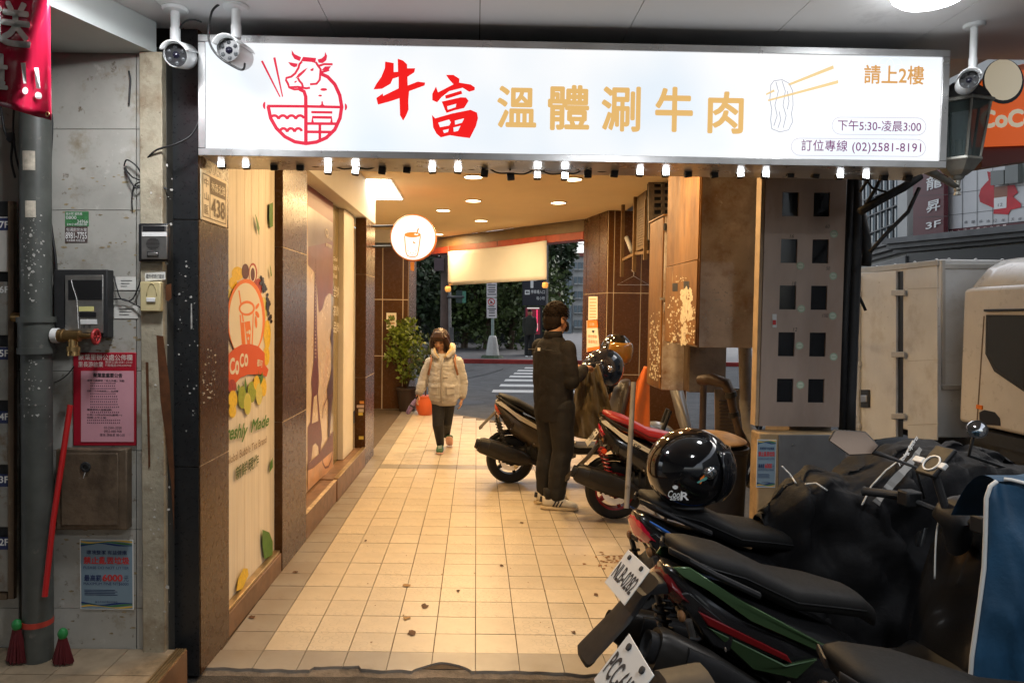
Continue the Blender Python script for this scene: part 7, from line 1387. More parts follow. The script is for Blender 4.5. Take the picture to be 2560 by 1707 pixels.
# ================================================================ people
m_skin = mat('skin', (.5, .27, .16), .5, var=.06, vs=20); m_skin2 = mat('tanned skin', (.40, .20, .11), .5, var=.06, vs=20); m_hairb = mat('brown black hair', (.035, .014, .008), .38, var=.5, vs=60, stretch=(1, 1, .15)); m_hairk = mat('black hair', (.012, .007, .005), .8, var=.6, vs=90, spec=.2)
m_trou = mat('black trousers', (.008, .008, .009), .75, var=.2, vs=14, bump=.2, bs=30); m_lip = mat('lip', (.35, .09, .07), .5); m_eye = mat('eye dark', (.02, .012, .01), .3)
def capsule(mb, pts, rr, n=14):
    mb.tube(pts, rr, n); k = len(pts)
    mb.ell(pts[0], (rr[0],) * 3, n, 8); mb.ell(pts[-1], (rr[-1],) * 3, n, 8)
    for i in range(1, k - 1): mb.ell(pts[i], (rr[i],) * 3, n, 8)
def hand(mb, wrist, d, pal, side, s=1.0, curl=.6):
    """palm along d from the wrist, facing pal, thumb towards side; four unequal curled fingers and a thumb"""
    d, pal, side = V(d).normalized(), V(pal).normalized(), V(side).normalized(); w = V(wrist)
    mb.rings([(w, side * .022 * s, pal * .016 * s), (w + d * .035 * s, side * .036 * s, pal * .016 * s), (w + d * .08 * s, side * .04 * s, pal * .014 * s), (w + d * .092 * s, side * .03 * s, pal * .01 * s)], 12, p=2.6)
    for q, (o, l) in enumerate(((.03, .068), (.011, .077), (-.009, .072), (-.028, .056))):
        b = w + d * .085 * s + side * o * s; d1 = (d + pal * curl * .5).normalized(); d2 = (d + pal * curl * 1.6).normalized(); d3 = (d * .4 + pal * curl * 2.2).normalized()
        p1 = b + d1 * l * .45 * s; p2 = p1 + d2 * l * .32 * s; p3 = p2 + d3 * l * .25 * s; capsule(mb, [b - d * .01 * s, p1, p2, p3], [.0092 * s, .0088 * s, .008 * s, .007 * s], 8)
    b = w + d * .03 * s + side * .03 * s; t1 = b + (side * .7 + d * .7 + pal * .3).normalized() * .036 * s; t2 = t1 + (d * .9 + side * .15 + pal * .5).normalized() * .03 * s; capsule(mb, [b - side * .008 * s, t1, t2], [.012 * s, .0105 * s, .008 * s], 8)
def head(mb, c, f, r, u, s=1.0):
    """skull, jaw, nose, brow, ears around c"""
    M3 = MX(((f.x, r.x, u.x), (f.y, r.y, u.y), (f.z, r.z, u.z))); T = lambda a, b, c_: V(c) + (f * a + r * b + u * c_) * s
    mb.ell(T(-.012, 0, .03), (.096 * s, .078 * s, .095 * s), 20, 14, M=M3); mb.ell(T(.018, 0, -.035), (.068 * s, .062 * s, .082 * s), 18, 12, M=M3); mb.ell(T(.052, 0, -.09), (.026 * s, .028 * s, .022 * s), 12, 8, M=M3)
    mb.rings([(T(.083, 0, .015), r * .008 * s, f * .008 * s), (T(.094, 0, -.012), r * .011 * s, f * .012 * s), (T(.098, 0, -.03), r * .016 * s, f * .014 * s), (T(.09, 0, -.038), r * .012 * s, f * .01 * s)], 10)
    for sg in (-1, 1):
        mb.ell(T(.066, sg * .032, .022), (.012 * s, .026 * s, .009 * s), 10, 6, M=M3); mb.ell(T(.062, sg * .04, -.028), (.018 * s, .02 * s, .022 * s), 10, 6, M=M3); mb.ell(T(-.012, sg * .08, -.012), (.02 * s, .009 * s, .033 * s), 12, 8, M=M3)
    return T
def face(T, f, r, u, e, s=1.0):
    M3 = MX(((f.x, r.x, u.x), (f.y, r.y, u.y), (f.z, r.z, u.z)))
    for sg in (-1, 1):
        part('eye', MB().ell(T(.078, sg * .031, .0), (.006 * s, .014 * s, .0035 * s), 10, 6, M=M3), m_eye, e, smooth=True); part('eyebrow', MB().tube([T(.081, sg * .016, .023), T(.082, sg * .032, .027), T(.072, sg * .048, .021)], [.0025 * s, .0032 * s, .0018 * s], 6), m_hairb, e, smooth=True)
    part('lips', MB().rings([(T(.084, 0, -.062), r * .022 * s, u * .004 * s), (T(.088, 0, -.062), r * .018 * s, u * .006 * s), (T(.09, 0, -.063), r * .01 * s, u * .003 * s)], 10), m_lip, e, smooth=True)

# ---------------------------------------------------------------- woman walking
Wf = PZ(1101, 1128); Y_w = Wf.y; kw = Y_w / F_PX
def wpx(px, py, dy=0.0): p = PY(px, py, Y_w); return V((p.x, Y_w + dy, p.z))
wo = thing('person', 'woman in a pale padded coat walking towards the viewer with a folded umbrella', 'person', (Wf.x, Wf.y, 0))
hf = V((-.18, -.92, -.36)).normalized(); hr = V((-.98, .18, 0)); hr = (hr - hf * hr.dot(hf)).normalized(); hu = hf.cross(hr) if hf.cross(hr).z > 0 else -hf.cross(hr)
hc = wpx(1100, 851); bd = MB()
T = head(bd, hc, hf, hr, hu, .98)
capsule(bd, [wpx(1104, 880, .02), wpx(1106, 900, .03)], [.05, .055])
# legs: the leg on the left of the picture is forward
hipL, hipR = wpx(1097, 1000, .0), wpx(1121, 1000, .02)
capsule(bd, [hipL, wpx(1096, 1060, -.08), wpx(1101, 1108, -.02)], [.085, .066, .046]); capsule(bd, [hipR, wpx(1117, 1055, .05), wpx(1113, 1096, .28)], [.085, .064, .046]); bd.ell(wpx(1109, 990, .01), (.14, .1, .1), 16, 10)
shL, shR = wpx(1076, 908, .02), wpx(1144, 906, .02); elL, elR = wpx(1058, 952, .03), wpx(1157, 957, .05); wrL, wrR = wpx(1047, 985, -.02), wpx(1155, 995, .03)
capsule(bd, [shL, elL, wrL], [.055, .045, .03]); capsule(bd, [shR, elR, wrR], [.055, .045, .03]); bd.rings([(wpx(1110, 990, .01), (.14, 0, 0), (0, .1, 0)), (wpx(1110, 945, .01), (.14, 0, 0), (0, .1, 0)), (wpx(1109, 905, .02), (.17, 0, 0), (0, .09, 0)), (wpx(1108, 890, .025), (.08, 0, 0), (0, .06, 0))], 16)
hand(bd, wrL, (-.25, -.2, -1), (.5, -.6, -.1), (.3, -.8, .1), .92, .9); hand(bd, wrR, (-.12, -.1, -1), (-.8, .3, 0), (-.1, -1, 0), .92, .6)
zc_ = wpx(1100, 985).z
remesh('body', bd, .0075, [m_skin, m_trou], wo, 4, lambda p: 1 if (p.z < zc_ and abs(p.x - wpx(1109, 985).x) < .17) else 0)
face(T, hf, hr, hu, wo, .98)
# coat
ct = MB(); m_coat = mat('pale beige coat', (.45, .43, .41), .72, var=.15, vs=8, bump=.8, bs=20, sheen=.2); m_rib = mat('ribbed knit', (.34, .31, .28), .85, var=.12, vs=60, stretch=(9, 9, .4)); m_fleece = mat('fleece lining', (.6, .45, .25), .95, var=.2, vs=50, bump=.8, bs=120)
ct.rings([(wpx(1110, 1002, .01), (.155, 0, 0), (0, .125, 0)), (wpx(1110, 992, .01), (.175, 0, 0), (0, .14, 0)), (wpx(1110, 965, .005), (.185, 0, 0), (0, .145, 0)), (wpx(1110, 935, .01), (.17, 0, 0), (0, .135, 0)), (wpx(1110, 912, .015), (.175, 0, 0), (0, .125, 0)), (wpx(1109, 896, .025), (.125, 0, 0), (0, .1, 0)), (wpx(1108, 884, .03), (.08, 0, 0), (0, .075, 0))], 24, p=2.3)
for a_, b_, c_ in ((shL, elL, wrL), (shR, elR, wrR)): capsule(ct, [a_, (a_ + b_) / 2 + V((0, 0, .005)), b_, (b_ + c_) / 2, c_ + (b_ - c_) * .22], [.068, .066, .062, .058, .05])
remesh('coat', ct, .008, [m_coat], wo, 3, wrinkle=(.005, 11, 2.2))
part('hem_band', MB().rings([(wpx(1110, 1012, .01), (.135, 0, 0), (0, .11, 0)), (wpx(1110, 1008, .01), (.148, 0, 0), (0, .12, 0)), (wpx(1110, 1000, .01), (.158, 0, 0), (0, .13, 0)), (wpx(1110, 997, .01), (.15, 0, 0), (0, .12, 0))], 24, p=2.3), m_rib, wo, smooth=True)
for a_, b_ in ((elL, wrL), (elR, wrR)): part('cuff', MB().tube([b_ + (a_ - b_) * .28, b_ + (a_ - b_) * .12, b_ - (a_ - b_) * .06], [.05, .046, .036], 16), m_rib, wo, smooth=True)
hd_ = MB(); 
for pts, r_ in (([wpx(1083, 872, .03), wpx(1085, 884, -.05), wpx(1096, 893, -.1)], [.028, .034, .022]), ([wpx(1131, 866, .03), wpx(1130, 880, -.05), wpx(1120, 890, -.1)], [.04, .042, .024]), ([wpx(1083, 872, .03), wpx(1092, 868, .1), wpx(1110, 866, .12), wpx(1131, 866, .03)], [.03, .05, .055, .04])): capsule(hd_, pts, r_)
remesh('hood', hd_, .008, [m_coat], wo, 3); part('hood_lining', MB().tube([wpx(1125, 862, -.01), wpx(1131, 872, -.05), wpx(1122, 882, -.085), wpx(1112, 892, -.12)], [.026, .03, .022, .01], 10), m_fleece, wo, smooth=True); part('hood_lining', MB().tube([wpx(1086, 868, -.02), wpx(1088, 880, -.07), wpx(1098, 893, -.12)], [.014, .016, .008], 10), m_fleece, wo, smooth=True)
for pts in ([(1107, 895), (1106, 920), (1105, 950), (1105, 985), (1106, 1003)],): part('zip_placket', MB().tube([wpx(x, y, -.127 - .012 * math.sin((y - 890) / 110 * 2.6)) for x, y in pts], [.012] * 5, 6), m_rib, wo, smooth=True)
for x0, x1, y0 in ((1078, 1096, 962), (1117, 1138, 962)): 
    q_ = [wpx(x0, y0, -.115), wpx(x1, y0, -.142), wpx(x1, y0 + 22, -.142), wpx(x0, y0 + 20, -.115)]; 
    if x0 > 1100: q_ = [wpx(x0, y0, -.146), wpx(x1, y0, -.112), wpx(x1, y0 + 20, -.112), wpx(x0, y0 + 22, -.146)]
    part('pocket', MB().prism(q_, (0, -.014, 0)), m_coat, wo, bevel=.01); part('pocket_flap', MB().prism([q_[0] + V((0, -.008, .012)), q_[1] + V((0, -.008, .012)), q_[1] + V((0, -.012, -.02)), q_[0] + V((0, -.012, -.02))], (0, -.014, 0)), m_coat, wo, bevel=.006)
part('waist_seam', MB().tube([wpx(1075 + 8.8 * q, 941, .01 - .145 * math.sin(max(.02, q / 8) * 3.0 + .07)) for q in range(9)], .006, 6), m_rib, wo, smooth=True)
for x, s in ((1080, -1), (1137, 1)): part('backpack_strap', MB().tube([wpx(x + 2 * s, 888, .0), wpx(x, 898, -.09), wpx(x + 3 * s, 915, -.12), wpx(x + 8 * s, 935, -.09)], .013, 8), mat('tan strap', (.3, .13, .06), .6), wo, smooth=True)
# hair: bob with fringe
ha = MB(); M3 = MX(((hf.x, hr.x, hu.x), (hf.y, hr.y, hu.y), (hf.z, hr.z, hu.z)))
ha.ell(T(-.022, 0, .048), (.104, .094, .09), 20, 12, M=M3); ha.ell(T(-.05, 0, -.03), (.08, .1, .11), 18, 12, M=M3)
for sg in (-1, 1): capsule(ha, [T(.035, sg * .075, .05), T(.03, sg * .092, -.01), T(.015, sg * .098, -.075), T(.02, sg * .085, -.125)], [.028, .03, .034, .02])
for b in (-.05, -.03, -.01, .01, .03, .05): capsule(ha, [T(.05, b * .8, .11), T(.086, b, .075), T(.09, b * 1.1, .04)], [.02, .018, .011], 8)
remesh('hair', ha, .006, [m_hairb], wo, 3)
rg = random.Random(14); hs = MB()
for _ in range(170):
    a_ = rg.uniform(-2.5, 2.5) + math.pi; b_ = math.sin(a_); c_ = math.cos(a_); l_ = rg.uniform(.09, .15); j_ = rg.uniform(.97, 1.08)
    hs.tube([T(-.02 + c_ * .07, b_ * .07, .12), T(-.022 + c_ * .112 * j_, b_ * .1 * j_, .05), T(-.02 + c_ * .112 * j_, b_ * .108 * j_, -.03), T(-.015 + c_ * .1 * j_ + rg.uniform(-.012, .012), b_ * .1 * j_ + rg.uniform(-.012, .012), -.0 - l_)], [.003, .005, .005, .0018], 4)
for _ in range(40):
    b_ = rg.uniform(-.06, .06); hs.tube([T(.03, b_ * .7, .125), T(.082, b_, .085), T(.096, b_ * 1.12, .05), T(.094, b_ * 1.15 + rg.uniform(-.006, .006), rg.uniform(.02, .035))], [.004, .004, .004, .0015], 4)
part('hair_strands', hs, m_hairb, wo, smooth=True)
for c, dx, nm in ((wpx(1101, 1121, -.06), 0, 'a'), (wpx(1117, 1106, .27), .02, 'b')):
    c = V((c.x, c.y, 0 if nm == 'a' else .05)); tl = MX.Translation(c) @ MX.Rotation(0 if nm == 'a' else -.55, 4, 'X')
    def ss(y, z, w, h_): return (tl @ V((dx, y, z)), tl.to_3x3() @ V((w, 0, 0)), tl.to_3x3() @ V((0, 0, h_)))
    so_ = part('shoe', MB().rings([ss(.08, .045, .03, .025), ss(.06, .055, .036, .035), ss(0, .052, .04, .034), ss(-.07, .045, .044, .028), ss(-.12, .036, .04, .022), ss(-.14, .03, .02, .012)], 14, p=2.5), mat('green trainer', (.02, .09, .03), .5), wo, smooth=True)
    part('sole', MB().rings([ss(.085, .012, .03, .012), ss(.06, .012, .04, .013), ss(-.07, .012, .046, .013), ss(-.13, .014, .04, .012), ss(-.15, .018, .02, .008)], 14, p=3), mat('pale pink sole', (.7, .42, .34), .6), so_, smooth=40); part('laces', MB().tube([tl @ V((dx + .02 * (-1) ** q, -.03 - .014 * q, .082 - .004 * q)) for q in range(6)], .004, 5), m_wht, so_)
um = thing('umbrella', 'folded purple umbrella in the walking woman hand', 'umbrella', wpx(1022, 1030)); ua, ub = wpx(1043, 992, -.06), wpx(1020, 1032, -.10)
part('canopy', MB().tube([ua.lerp(ub, .1), ua.lerp(ub, .3), ua.lerp(ub, .6), ua.lerp(ub, .92), ub], [.012, .024, .03, .026, .012], 9), mat('purple nylon', (.2, .13, .26), .5, var=.3, vs=40), um, smooth=50); part('handle', MB().tube([ua + (ua - ub) * .1, ua.lerp(ub, .12)], .009, 8), m_black, um); part('strap_band', MB().tube([ua.lerp(ub, .48), ua.lerp(ub, .56)], .0305, 9), m_black, um)

# ---------------------------------------------------------------- man with his back to the viewer
Mf = PZ(1372, 1268); km = Mf.y / F_PX; fo = V((.80, .60, 0)); ri = V((.60, -.80, 0)); Z = V((0, 0, 1))
ma = thing('person', 'man in a dark overshirt and white trainers standing behind the white scooter', 'person', (Mf.x, Mf.y, 0)); O = V((PY(1384, 1200, Mf.y).x, Mf.y + .05, 0))
def L(f, r, z): return O + fo * f + ri * r + Z * z
bd = MB(); mf_ = (fo + V((.12, .1, -.12))).normalized(); mr_ = ri; mu_ = mr_.cross(mf_); mu_ = mu_ if mu_.z > 0 else -mu_
hc = L(.035, -.02, 1.555); T2 = head(bd, hc, mf_, mr_, mu_, 1.06); capsule(bd, [L(.0, 0, 1.46), L(-.02, 0, 1.40)], [.058, .064])
bd.rings([(L(0, 0, .80), ri * .15, fo * .1), (L(-.01, 0, .95), ri * .16, fo * .105), (L(-.02, 0, 1.15), ri * .15, fo * .1), (L(-.025, 0, 1.30), ri * .14, fo * .085), (L(-.02, 0, 1.39), ri * .06, fo * .05)], 18)
capsule(bd, [L(-.0, -.09, .83), L(.04, -.10, .46), L(.0, -.10, .11)], [.095, .068, .048]); capsule(bd, [L(-.01, .09, .83), L(.02, .09, .46), L(-.05, .09, .11)], [.095, .068, .048])
sr, sl = L(-.02, .165, 1.325), L(-.02, -.165, 1.325); er, el = L(.0, .205, 1.06), L(.04, -.2, 1.07); wr, wl = L(.22, .13, 1.15), L(.26, -.1, 1.15)
capsule(bd, [sr, er, wr], [.048, .042, .03]); capsule(bd, [sl, el, wl], [.048, .042, .03])
hand(bd, wr, fo * .9 - ri * .3 + Z * .1, -Z, -ri, 1.0, .8); hand(bd, wl, fo * .9 + ri * .3 + Z * .1, -Z, ri, 1.0, .8)
remesh('body', bd, .008, [m_skin2, m_trou], ma, 4, lambda p: 1 if (p.z < 1.05 and (V(p) - wr).length > .2 and (V(p) - wl).length > .2) else 0)
# trousers fall in loose folds
tr = MB()
for s, fx in ((-1, .0), (1, -.05)): capsule(tr, [L(0, s * .085, .84), L(.02 + .02 * (s < 0), s * .095, .48), L(.0 + fx * .6, s * .095, .30), L(fx * .9, s * .095, .13)], [.115, .088, .082, .074])
remesh('trousers', tr, .009, [m_trou], ma, 3, wrinkle=(.004, 7, 1.2))
sh = MB(); m_shirt = mat('dark brown overshirt', (.02, .0185, .0185), .8, var=.25, vs=7, bump=.8, bs=16, spec=.2)
sh.rings([(L(.0, 0, .72), ri * .165, fo * .13), (L(-.005, 0, .80), ri * .175, fo * .14), (L(-.01, 0, .95), ri * .178, fo * .14), (L(-.02, 0, 1.15), ri * .185, fo * .135), (L(-.03, 0, 1.28), ri * .185, fo * .12), (L(-.03, 0, 1.36), ri * .135, fo * .095), (L(-.02, 0, 1.42), ri * .075, fo * .07)], 24, p=2.3)
for a_, b_, c_ in ((sr, er, wr), (sl, el, wl)): capsule(sh, [a_, a_.lerp(b_, .5), b_, b_.lerp(c_, .5), c_.lerp(b_, .12)], [.068, .068, .066, .058, .048])
remesh('overshirt', sh, .008, [m_shirt], ma, 3, wrinkle=(.004, 7, 1.2))
part('collar', MB().rings([(L(-.025, 0, 1.40), ri * .088, fo * .08), (L(-.022, 0, 1.45), ri * .076, fo * .072), (L(-.02, 0, 1.462), ri * .074, fo * .07), (L(-.02, 0, 1.43), ri * .066, fo * .062)], 20), m_shirt, ma, smooth=True)
part('yoke_seam', MB().tube([L(-.145 - .012 * math.cos(q * .6 - 2.4), -.18 + .06 * q, 1.315 - .004 * abs(q - 3)) for q in range(7)], .004, 6), m_trou, ma, smooth=True)
part('neck_tag', MB().prism([L(-.165, -.03, 1.30), L(-.165, .0, 1.30), L(-.163, .0, 1.325), L(-.163, -.03, 1.325)], -fo * .004), m_wht, ma)
ha = MB(); M3 = MX(((mf_.x, mr_.x, mu_.x), (mf_.y, mr_.y, mu_.y), (mf_.z, mr_.z, mu_.z)))
ha.ell(T2(-.02, 0, .055), (.108, .092, .09), 20, 12, M=M3); ha.ell(T2(-.045, 0, -.01), (.078, .087, .085), 18, 12, M=M3); ha.ell(T2(-.055, 0, -.055), (.055, .074, .05), 14, 8, M=M3); rg = random.Random(4)
for _ in range(110):
    a_ = rg.uniform(0, 6.28); t = rg.uniform(.1, 1.2); d = V((math.cos(a_) * math.sin(t), math.sin(a_) * math.sin(t), math.cos(t))); p0 = T2(-.02 + d.x * .1, d.y * .086, .055 + d.z * .084); q_ = (mf_ * d.x + mr_ * d.y + mu_ * d.z); ha.tube([p0, p0 + q_ * .005 + Z * -.004 + V((rg.uniform(-.012, .012), rg.uniform(-.012, .012), 0))], [.012, .004], 6)
remesh('hair', ha, .006, [m_hairk], ma, 2)
hs = MB()
for _ in range(420):
    a_ = rg.uniform(0, 6.283); t = math.acos(rg.uniform(-.25, 1)); d = V((math.cos(a_) * math.sin(t), math.sin(a_) * math.sin(t), math.cos(t)))
    if d.x > .55 and d.z < .5: continue
    p0 = T2(-.02 + d.x * .104, d.y * .09, .05 + d.z * .088); q_ = (mf_ * d.x + mr_ * d.y + mu_ * d.z); hs.tube([p0, p0 + q_ * .008 + mf_ * .008 - Z * .008, p0 + q_ * .01 + mf_ * .018 * rg.random() - Z * .022], [.003, .0025, .001], 4)
part('hair_strands', hs, m_hairk, ma, smooth=True)
part('face_mask', MB().rings([(T2(.05, 0, -.02), mr_ * .074, mu_ * .02), (T2(.085, 0, -.04), mr_ * .06, mu_ * .045), (T2(.11, 0, -.05), mr_ * .035, mu_ * .04), (T2(.118, 0, -.05), mr_ * .015, mu_ * .02)], 14), m_blackm, ma, smooth=True); part('mask_strap', MB().tube([T2(.05, .075, -.03), T2(.0, .09, .0), T2(-.03, .09, .01)], .003, 6), m_black, ma)
m_sh = mat('white trainer', (.72, .68, .58), .5, var=.05, vs=20); m_gum = mat('cream sole', (.6, .48, .3), .6); tdir = V((.985, -.17, 0)); tsd = V((.17, .985, 0))
for c, d_ in ((L(-.06, .09, 0), tdir), (L(.03, -.10, 0), V((.9, .42, 0)))):
    d_ = d_.normalized(); s_d = V((-d_.y, d_.x, 0)); c = V((c.x, c.y, 0))
    def ss(a_, z, w, h_): return (c + d_ * a_ + Z * z, s_d * w, Z * h_)
    so_ = part('shoe', MB().rings([ss(-.10, .07, .03, .035), ss(-.08, .075, .038, .045), ss(-.02, .075, .042, .045), ss(.05, .062, .044, .034), ss(.12, .05, .046, .025), ss(.17, .042, .038, .017), ss(.185, .036, .02, .01)], 16, p=2.5), m_sh, ma, smooth=True)
    part('sole', MB().rings([ss(-.115, .016, .03, .014), ss(-.09, .016, .042, .016), ss(.1, .016, .049, .016), ss(.17, .016, .042, .015), ss(.195, .018, .02, .01)], 16, p=3), m_gum, so_, smooth=40)
    for q in range(3): a_ = .0 + .026 * q; part('stripe', MB().tube([c + d_ * (a_ - .012) - s_d * .0455 + Z * .034, c + d_ * (a_ + .012) - s_d * .043 + Z * .078], .0055, 6), m_ink, so_)
    part('laces', MB().tube([c + d_ * (.03 + .014 * q) + s_d * (.022 * (-1) ** q) + Z * (.104 - .006 * q) for q in range(6)], .004, 5), m_wht, so_); part('heel_tab', MB().tube([c + d_ * -.112 + Z * .06, c + d_ * -.106 + Z * .1], .014, 8), m_ink, so_)
    part('sock', MB().tube([c + d_ * -.05 + Z * .09, c + d_ * -.052 + Z * .17], .044, 12), m_trou, ma, smooth=True)
# ================================================================ street corner beyond the arcade
road = bpy.data.objects['road']; m_paint = mat('road paint', (.55, .55, .53), .6, var=.15, vs=6, dirt=[((.2, .2, .2), 9, .6, .75)])
for y0, x0, hh in ((977, 1229, 3.2), (962.8, 1248, 2.8), (950, 1260, 2.4), (940.6, 1272, 2.1), (933, 1283, 1.8), (926, 1292, 1.6), (919.5, 1310, 1.4)):
    a_, b_ = PZ(x0 + 4, y0 - hh, ROADZ + .004), PZ(x0, y0 + hh, ROADZ + .004); part('crosswalk_stripe', MB().add([b_, (b_.x + 3.4, b_.y, b_.z), (a_.x + 3.4, a_.y, a_.z), a_], [(0, 1, 2, 3)]), m_paint, road)
a_, b_ = PZ(1170, 945, ROADZ + .003), PZ(1258, 922, ROADZ + .003); part('tar_line', MB().ribbon([a_, a_.lerp(b_, .5) + V((.1, 0, 0)), b_], .09, (0, 0, 1)), m_black, road)
for x, y in ((1170, 925), (1165, 1005)): c = PZ(x, y, ROADZ + .003); part('manhole', MB().lathe([(.35, 0), (.33, .003), (.001, .003)], c, n=20), m_blackm, road)
kz = ROADZ + .13; ka, kb = PZ(1000, 906, ROADZ), PZ(1420, 906, ROADZ)
m_pav = mat('grey paving', (.13, .125, .125), .7, var=.2, vs=1.5, dirt=[((.08, .075, .07), 2, .5, .7)])
struct('far_pavement', MB().box((-30, ka.y + .25, ROADZ - .1), (30, 60, kz)), m_pav); struct('far_kerb', MB().box((-30, ka.y, ROADZ - .1), (30, ka.y + .249, kz + .004)), mat('red kerb paint', (.3, .025, .02), .6, var=.3, vs=3))
YS = ka.y + 1.0
def FP(px, py, Y): return PY(px, py, Y)
# parking sign post
base = FP(1231, 902, YS); base.z = kz; sp_ = thing('sign_post', 'street sign post with parking and no entry boards on a white base', 'sign post', base); m_gpost = mat('pale green post', (.25, .33, .3), .5, var=.1)
part('post', MB().tube([base, V((base.x - .02, base.y, FP(1230, 690, YS).z))], .055, 12), m_gpost, sp_, smooth=40); part('footing', MB().lathe([(.27, 0), (.24, .1), (.19, .45), (.14, .72), (.1, .78)], base, n=8), mat('white concrete', (.5, .5, .47), .7, var=.15), sp_); part('grass_ring', MB().lathe([(.42, 0), (.36, .09), (.26, .1)], base, n=14), m_leafd, sp_)
SP = PLY(YS - .07); m_brd = mat('white sign board', (.72, .68, .68), .45)
for y0, y1 in ((703, 743), (745, 795)): part('board', MB().slab(SP, px_rect(SP, 1216.5, y0, 1242, y1), .02, -.01), m_brd, sp_, bevel=.004)
part('no_entry_ring', MB().lathe([(.125, 0), (.095, 0)], SP.pt(1228.5, 754.5, .012), (0, -1, 0), 24, caps=False), m_red, sp_); part('slash', MB().flat(SP, [(1222, 749), (1223.5, 748), (1235, 760), (1233.5, 761)], .013), m_red, sp_); part('bicycle_print', MB().flat(SP, [(1225, 757), (1228, 751), (1232, 757), (1230, 758.5), (1226, 758.5)], .0115), m_ink, sp_)
for y, x0, x1 in ((766, 1221, 1236), (772, 1219, 1240), (776.5, 1222, 1237), (782, 1222, 1237), (789, 1222, 1238), (713, 1219, 1239), (719, 1221, 1238), (725, 1219, 1239), (730, 1221, 1237), (736, 1219, 1240)): part('print_line', MB().flat(SP, px_rect(SP, x0, y - 1.3, x1, y + 1.1), .0115), m_ink if y != 766 else m_ink, sp_)
part('blue_square', MB().flat(SP, px_rect(SP, 1219, 703.5, 1229, 709), .012), mat('sign blue', (.02, .08, .3), .5), sp_)
# dark parking board
DP = PLY(YS + 2.5); pb_ = thing('parking_sign', 'dark parking entrance sign with a white arrow on a grey post', 'sign', DP.pt(1366, 905)); part('post', MB().slab(DP, px_rect(DP, 1364, 590, 1370, 905), .12, -.2), m_gpip, pb_); part('board', MB().slab(DP, px_rect(DP, 1306, 668, 1364, 764), .1, -.1), mat('dark sign board', (.018, .018, .03), .4), pb_, bevel=.01)
px_text('P', DP, 1326, 676, 1352, 720, m_wht, pb_, off=.004, bold=.02); px_text('停車場入口', DP, 1327, 725, 1362, 734, m_wht, pb_, off=.004, bold=.01); part('arrow_tile', MB().flat(DP, px_rect(DP, 1312, 725, 1324.5, 736.5), .004), m_wht, pb_); part('arrow', MB().flat(DP, [(1314, 730.5), (1318, 727), (1318, 729.5), (1323, 729.5), (1323, 732), (1318, 732), (1318, 734.5)], .008), m_ink, pb_); px_text('每小時', DP, 1341, 741, 1362, 750, m_wht, pb_, off=.004)
# lit vending kiosk
KP = PLY(YS + 1.5); kb_ = thing('vending_kiosk', 'lit vending kiosk with red and white goods behind the man', 'kiosk', KP.pt(1331, 895)); part('case', MB().slab(KP, px_rect(KP, 1311, 766, 1352, 897), .7, -.75), m_blackm, kb_)
part('window', MB().slab(KP, px_rect(KP, 1314, 770, 1350, 836), .02, -.04), mat('kiosk dark red', (.08, .01, .02), .3, emit=(.2, .015, .03), es=.35), kb_)
for i in range(9): x = 1322 + i * 2.6; part('goods', MB().slab(KP, px_rect(KP, x, 808, x + 1.7, 827 - (i % 3)), .02, -.015), mat('lit goods white', (.8, .75, .7), .5, emit=(.9, .8, .7), es=.5) if i % 4 != 3 else mat('lit goods pink', (.7, .1, .15), .5, emit=(.9, .1, .15), es=.5), kb_)
part('red_tube', MB().slab(KP, px_rect(KP, 1341.5, 774, 1343.5, 828), .02, -.012), mat('red neon', (.8, .02, .1), .5, emit=(1, .05, .15), es=1.2), kb_); part('header_lights', MB().slab(KP, px_rect(KP, 1318, 769, 1348, 771.5), .02, -.012), mat('lit goods white'), kb_)
# utility pole with box and signal
UY = YS - .2; ub_ = FP(1113, 905, UY); ub_.z = kz; up_ = thing('utility_pole', 'brown utility pole with a mauve box behind the walking woman', 'pole', ub_); part('trunk', MB().tube([ub_, V((ub_.x - .02, UY, FP(1113, 540, UY).z))], [.19, .16], 14), mat('brown pole', (.1, .065, .05), .8, var=.3, vs=4), up_, smooth=40); part('conduit', MB().tube([V((FP(1126, 800, UY - .1).x, UY - .1, kz)), V((FP(1125, 560, UY - .1).x, UY - .1, FP(1125, 730, UY).z))], .06, 10), m_gpip, up_, smooth=40)
UP = PLY(UY - .25); part('mauve_box', MB().slab(UP, px_rect(UP, 1086, 646, 1110, 678), .2, -.2), mat('mauve box', (.11, .07, .075), .6), up_); part('cabinet', MB().slab(UP, px_rect(UP, 1124, 818, 1134, 858), .15, -.15), m_corn, up_); part('green_board', MB().slab(UP, px_rect(UP, 1156, 728, 1165, 757), .06, -.06), mat('green board', (.08, .26, .18), .5), up_); part('signal_back', MB().slab(UP, px_rect(UP, 1140, 726, 1155.5, 757), .06, -.06), mat('dark green steel', (.03, .05, .045), .5), up_); part('signal_arm', MB().tube([FP(1118, 742, UY - .2), FP(1160, 742, UY - .26)], .04, 8), m_corn, up_)
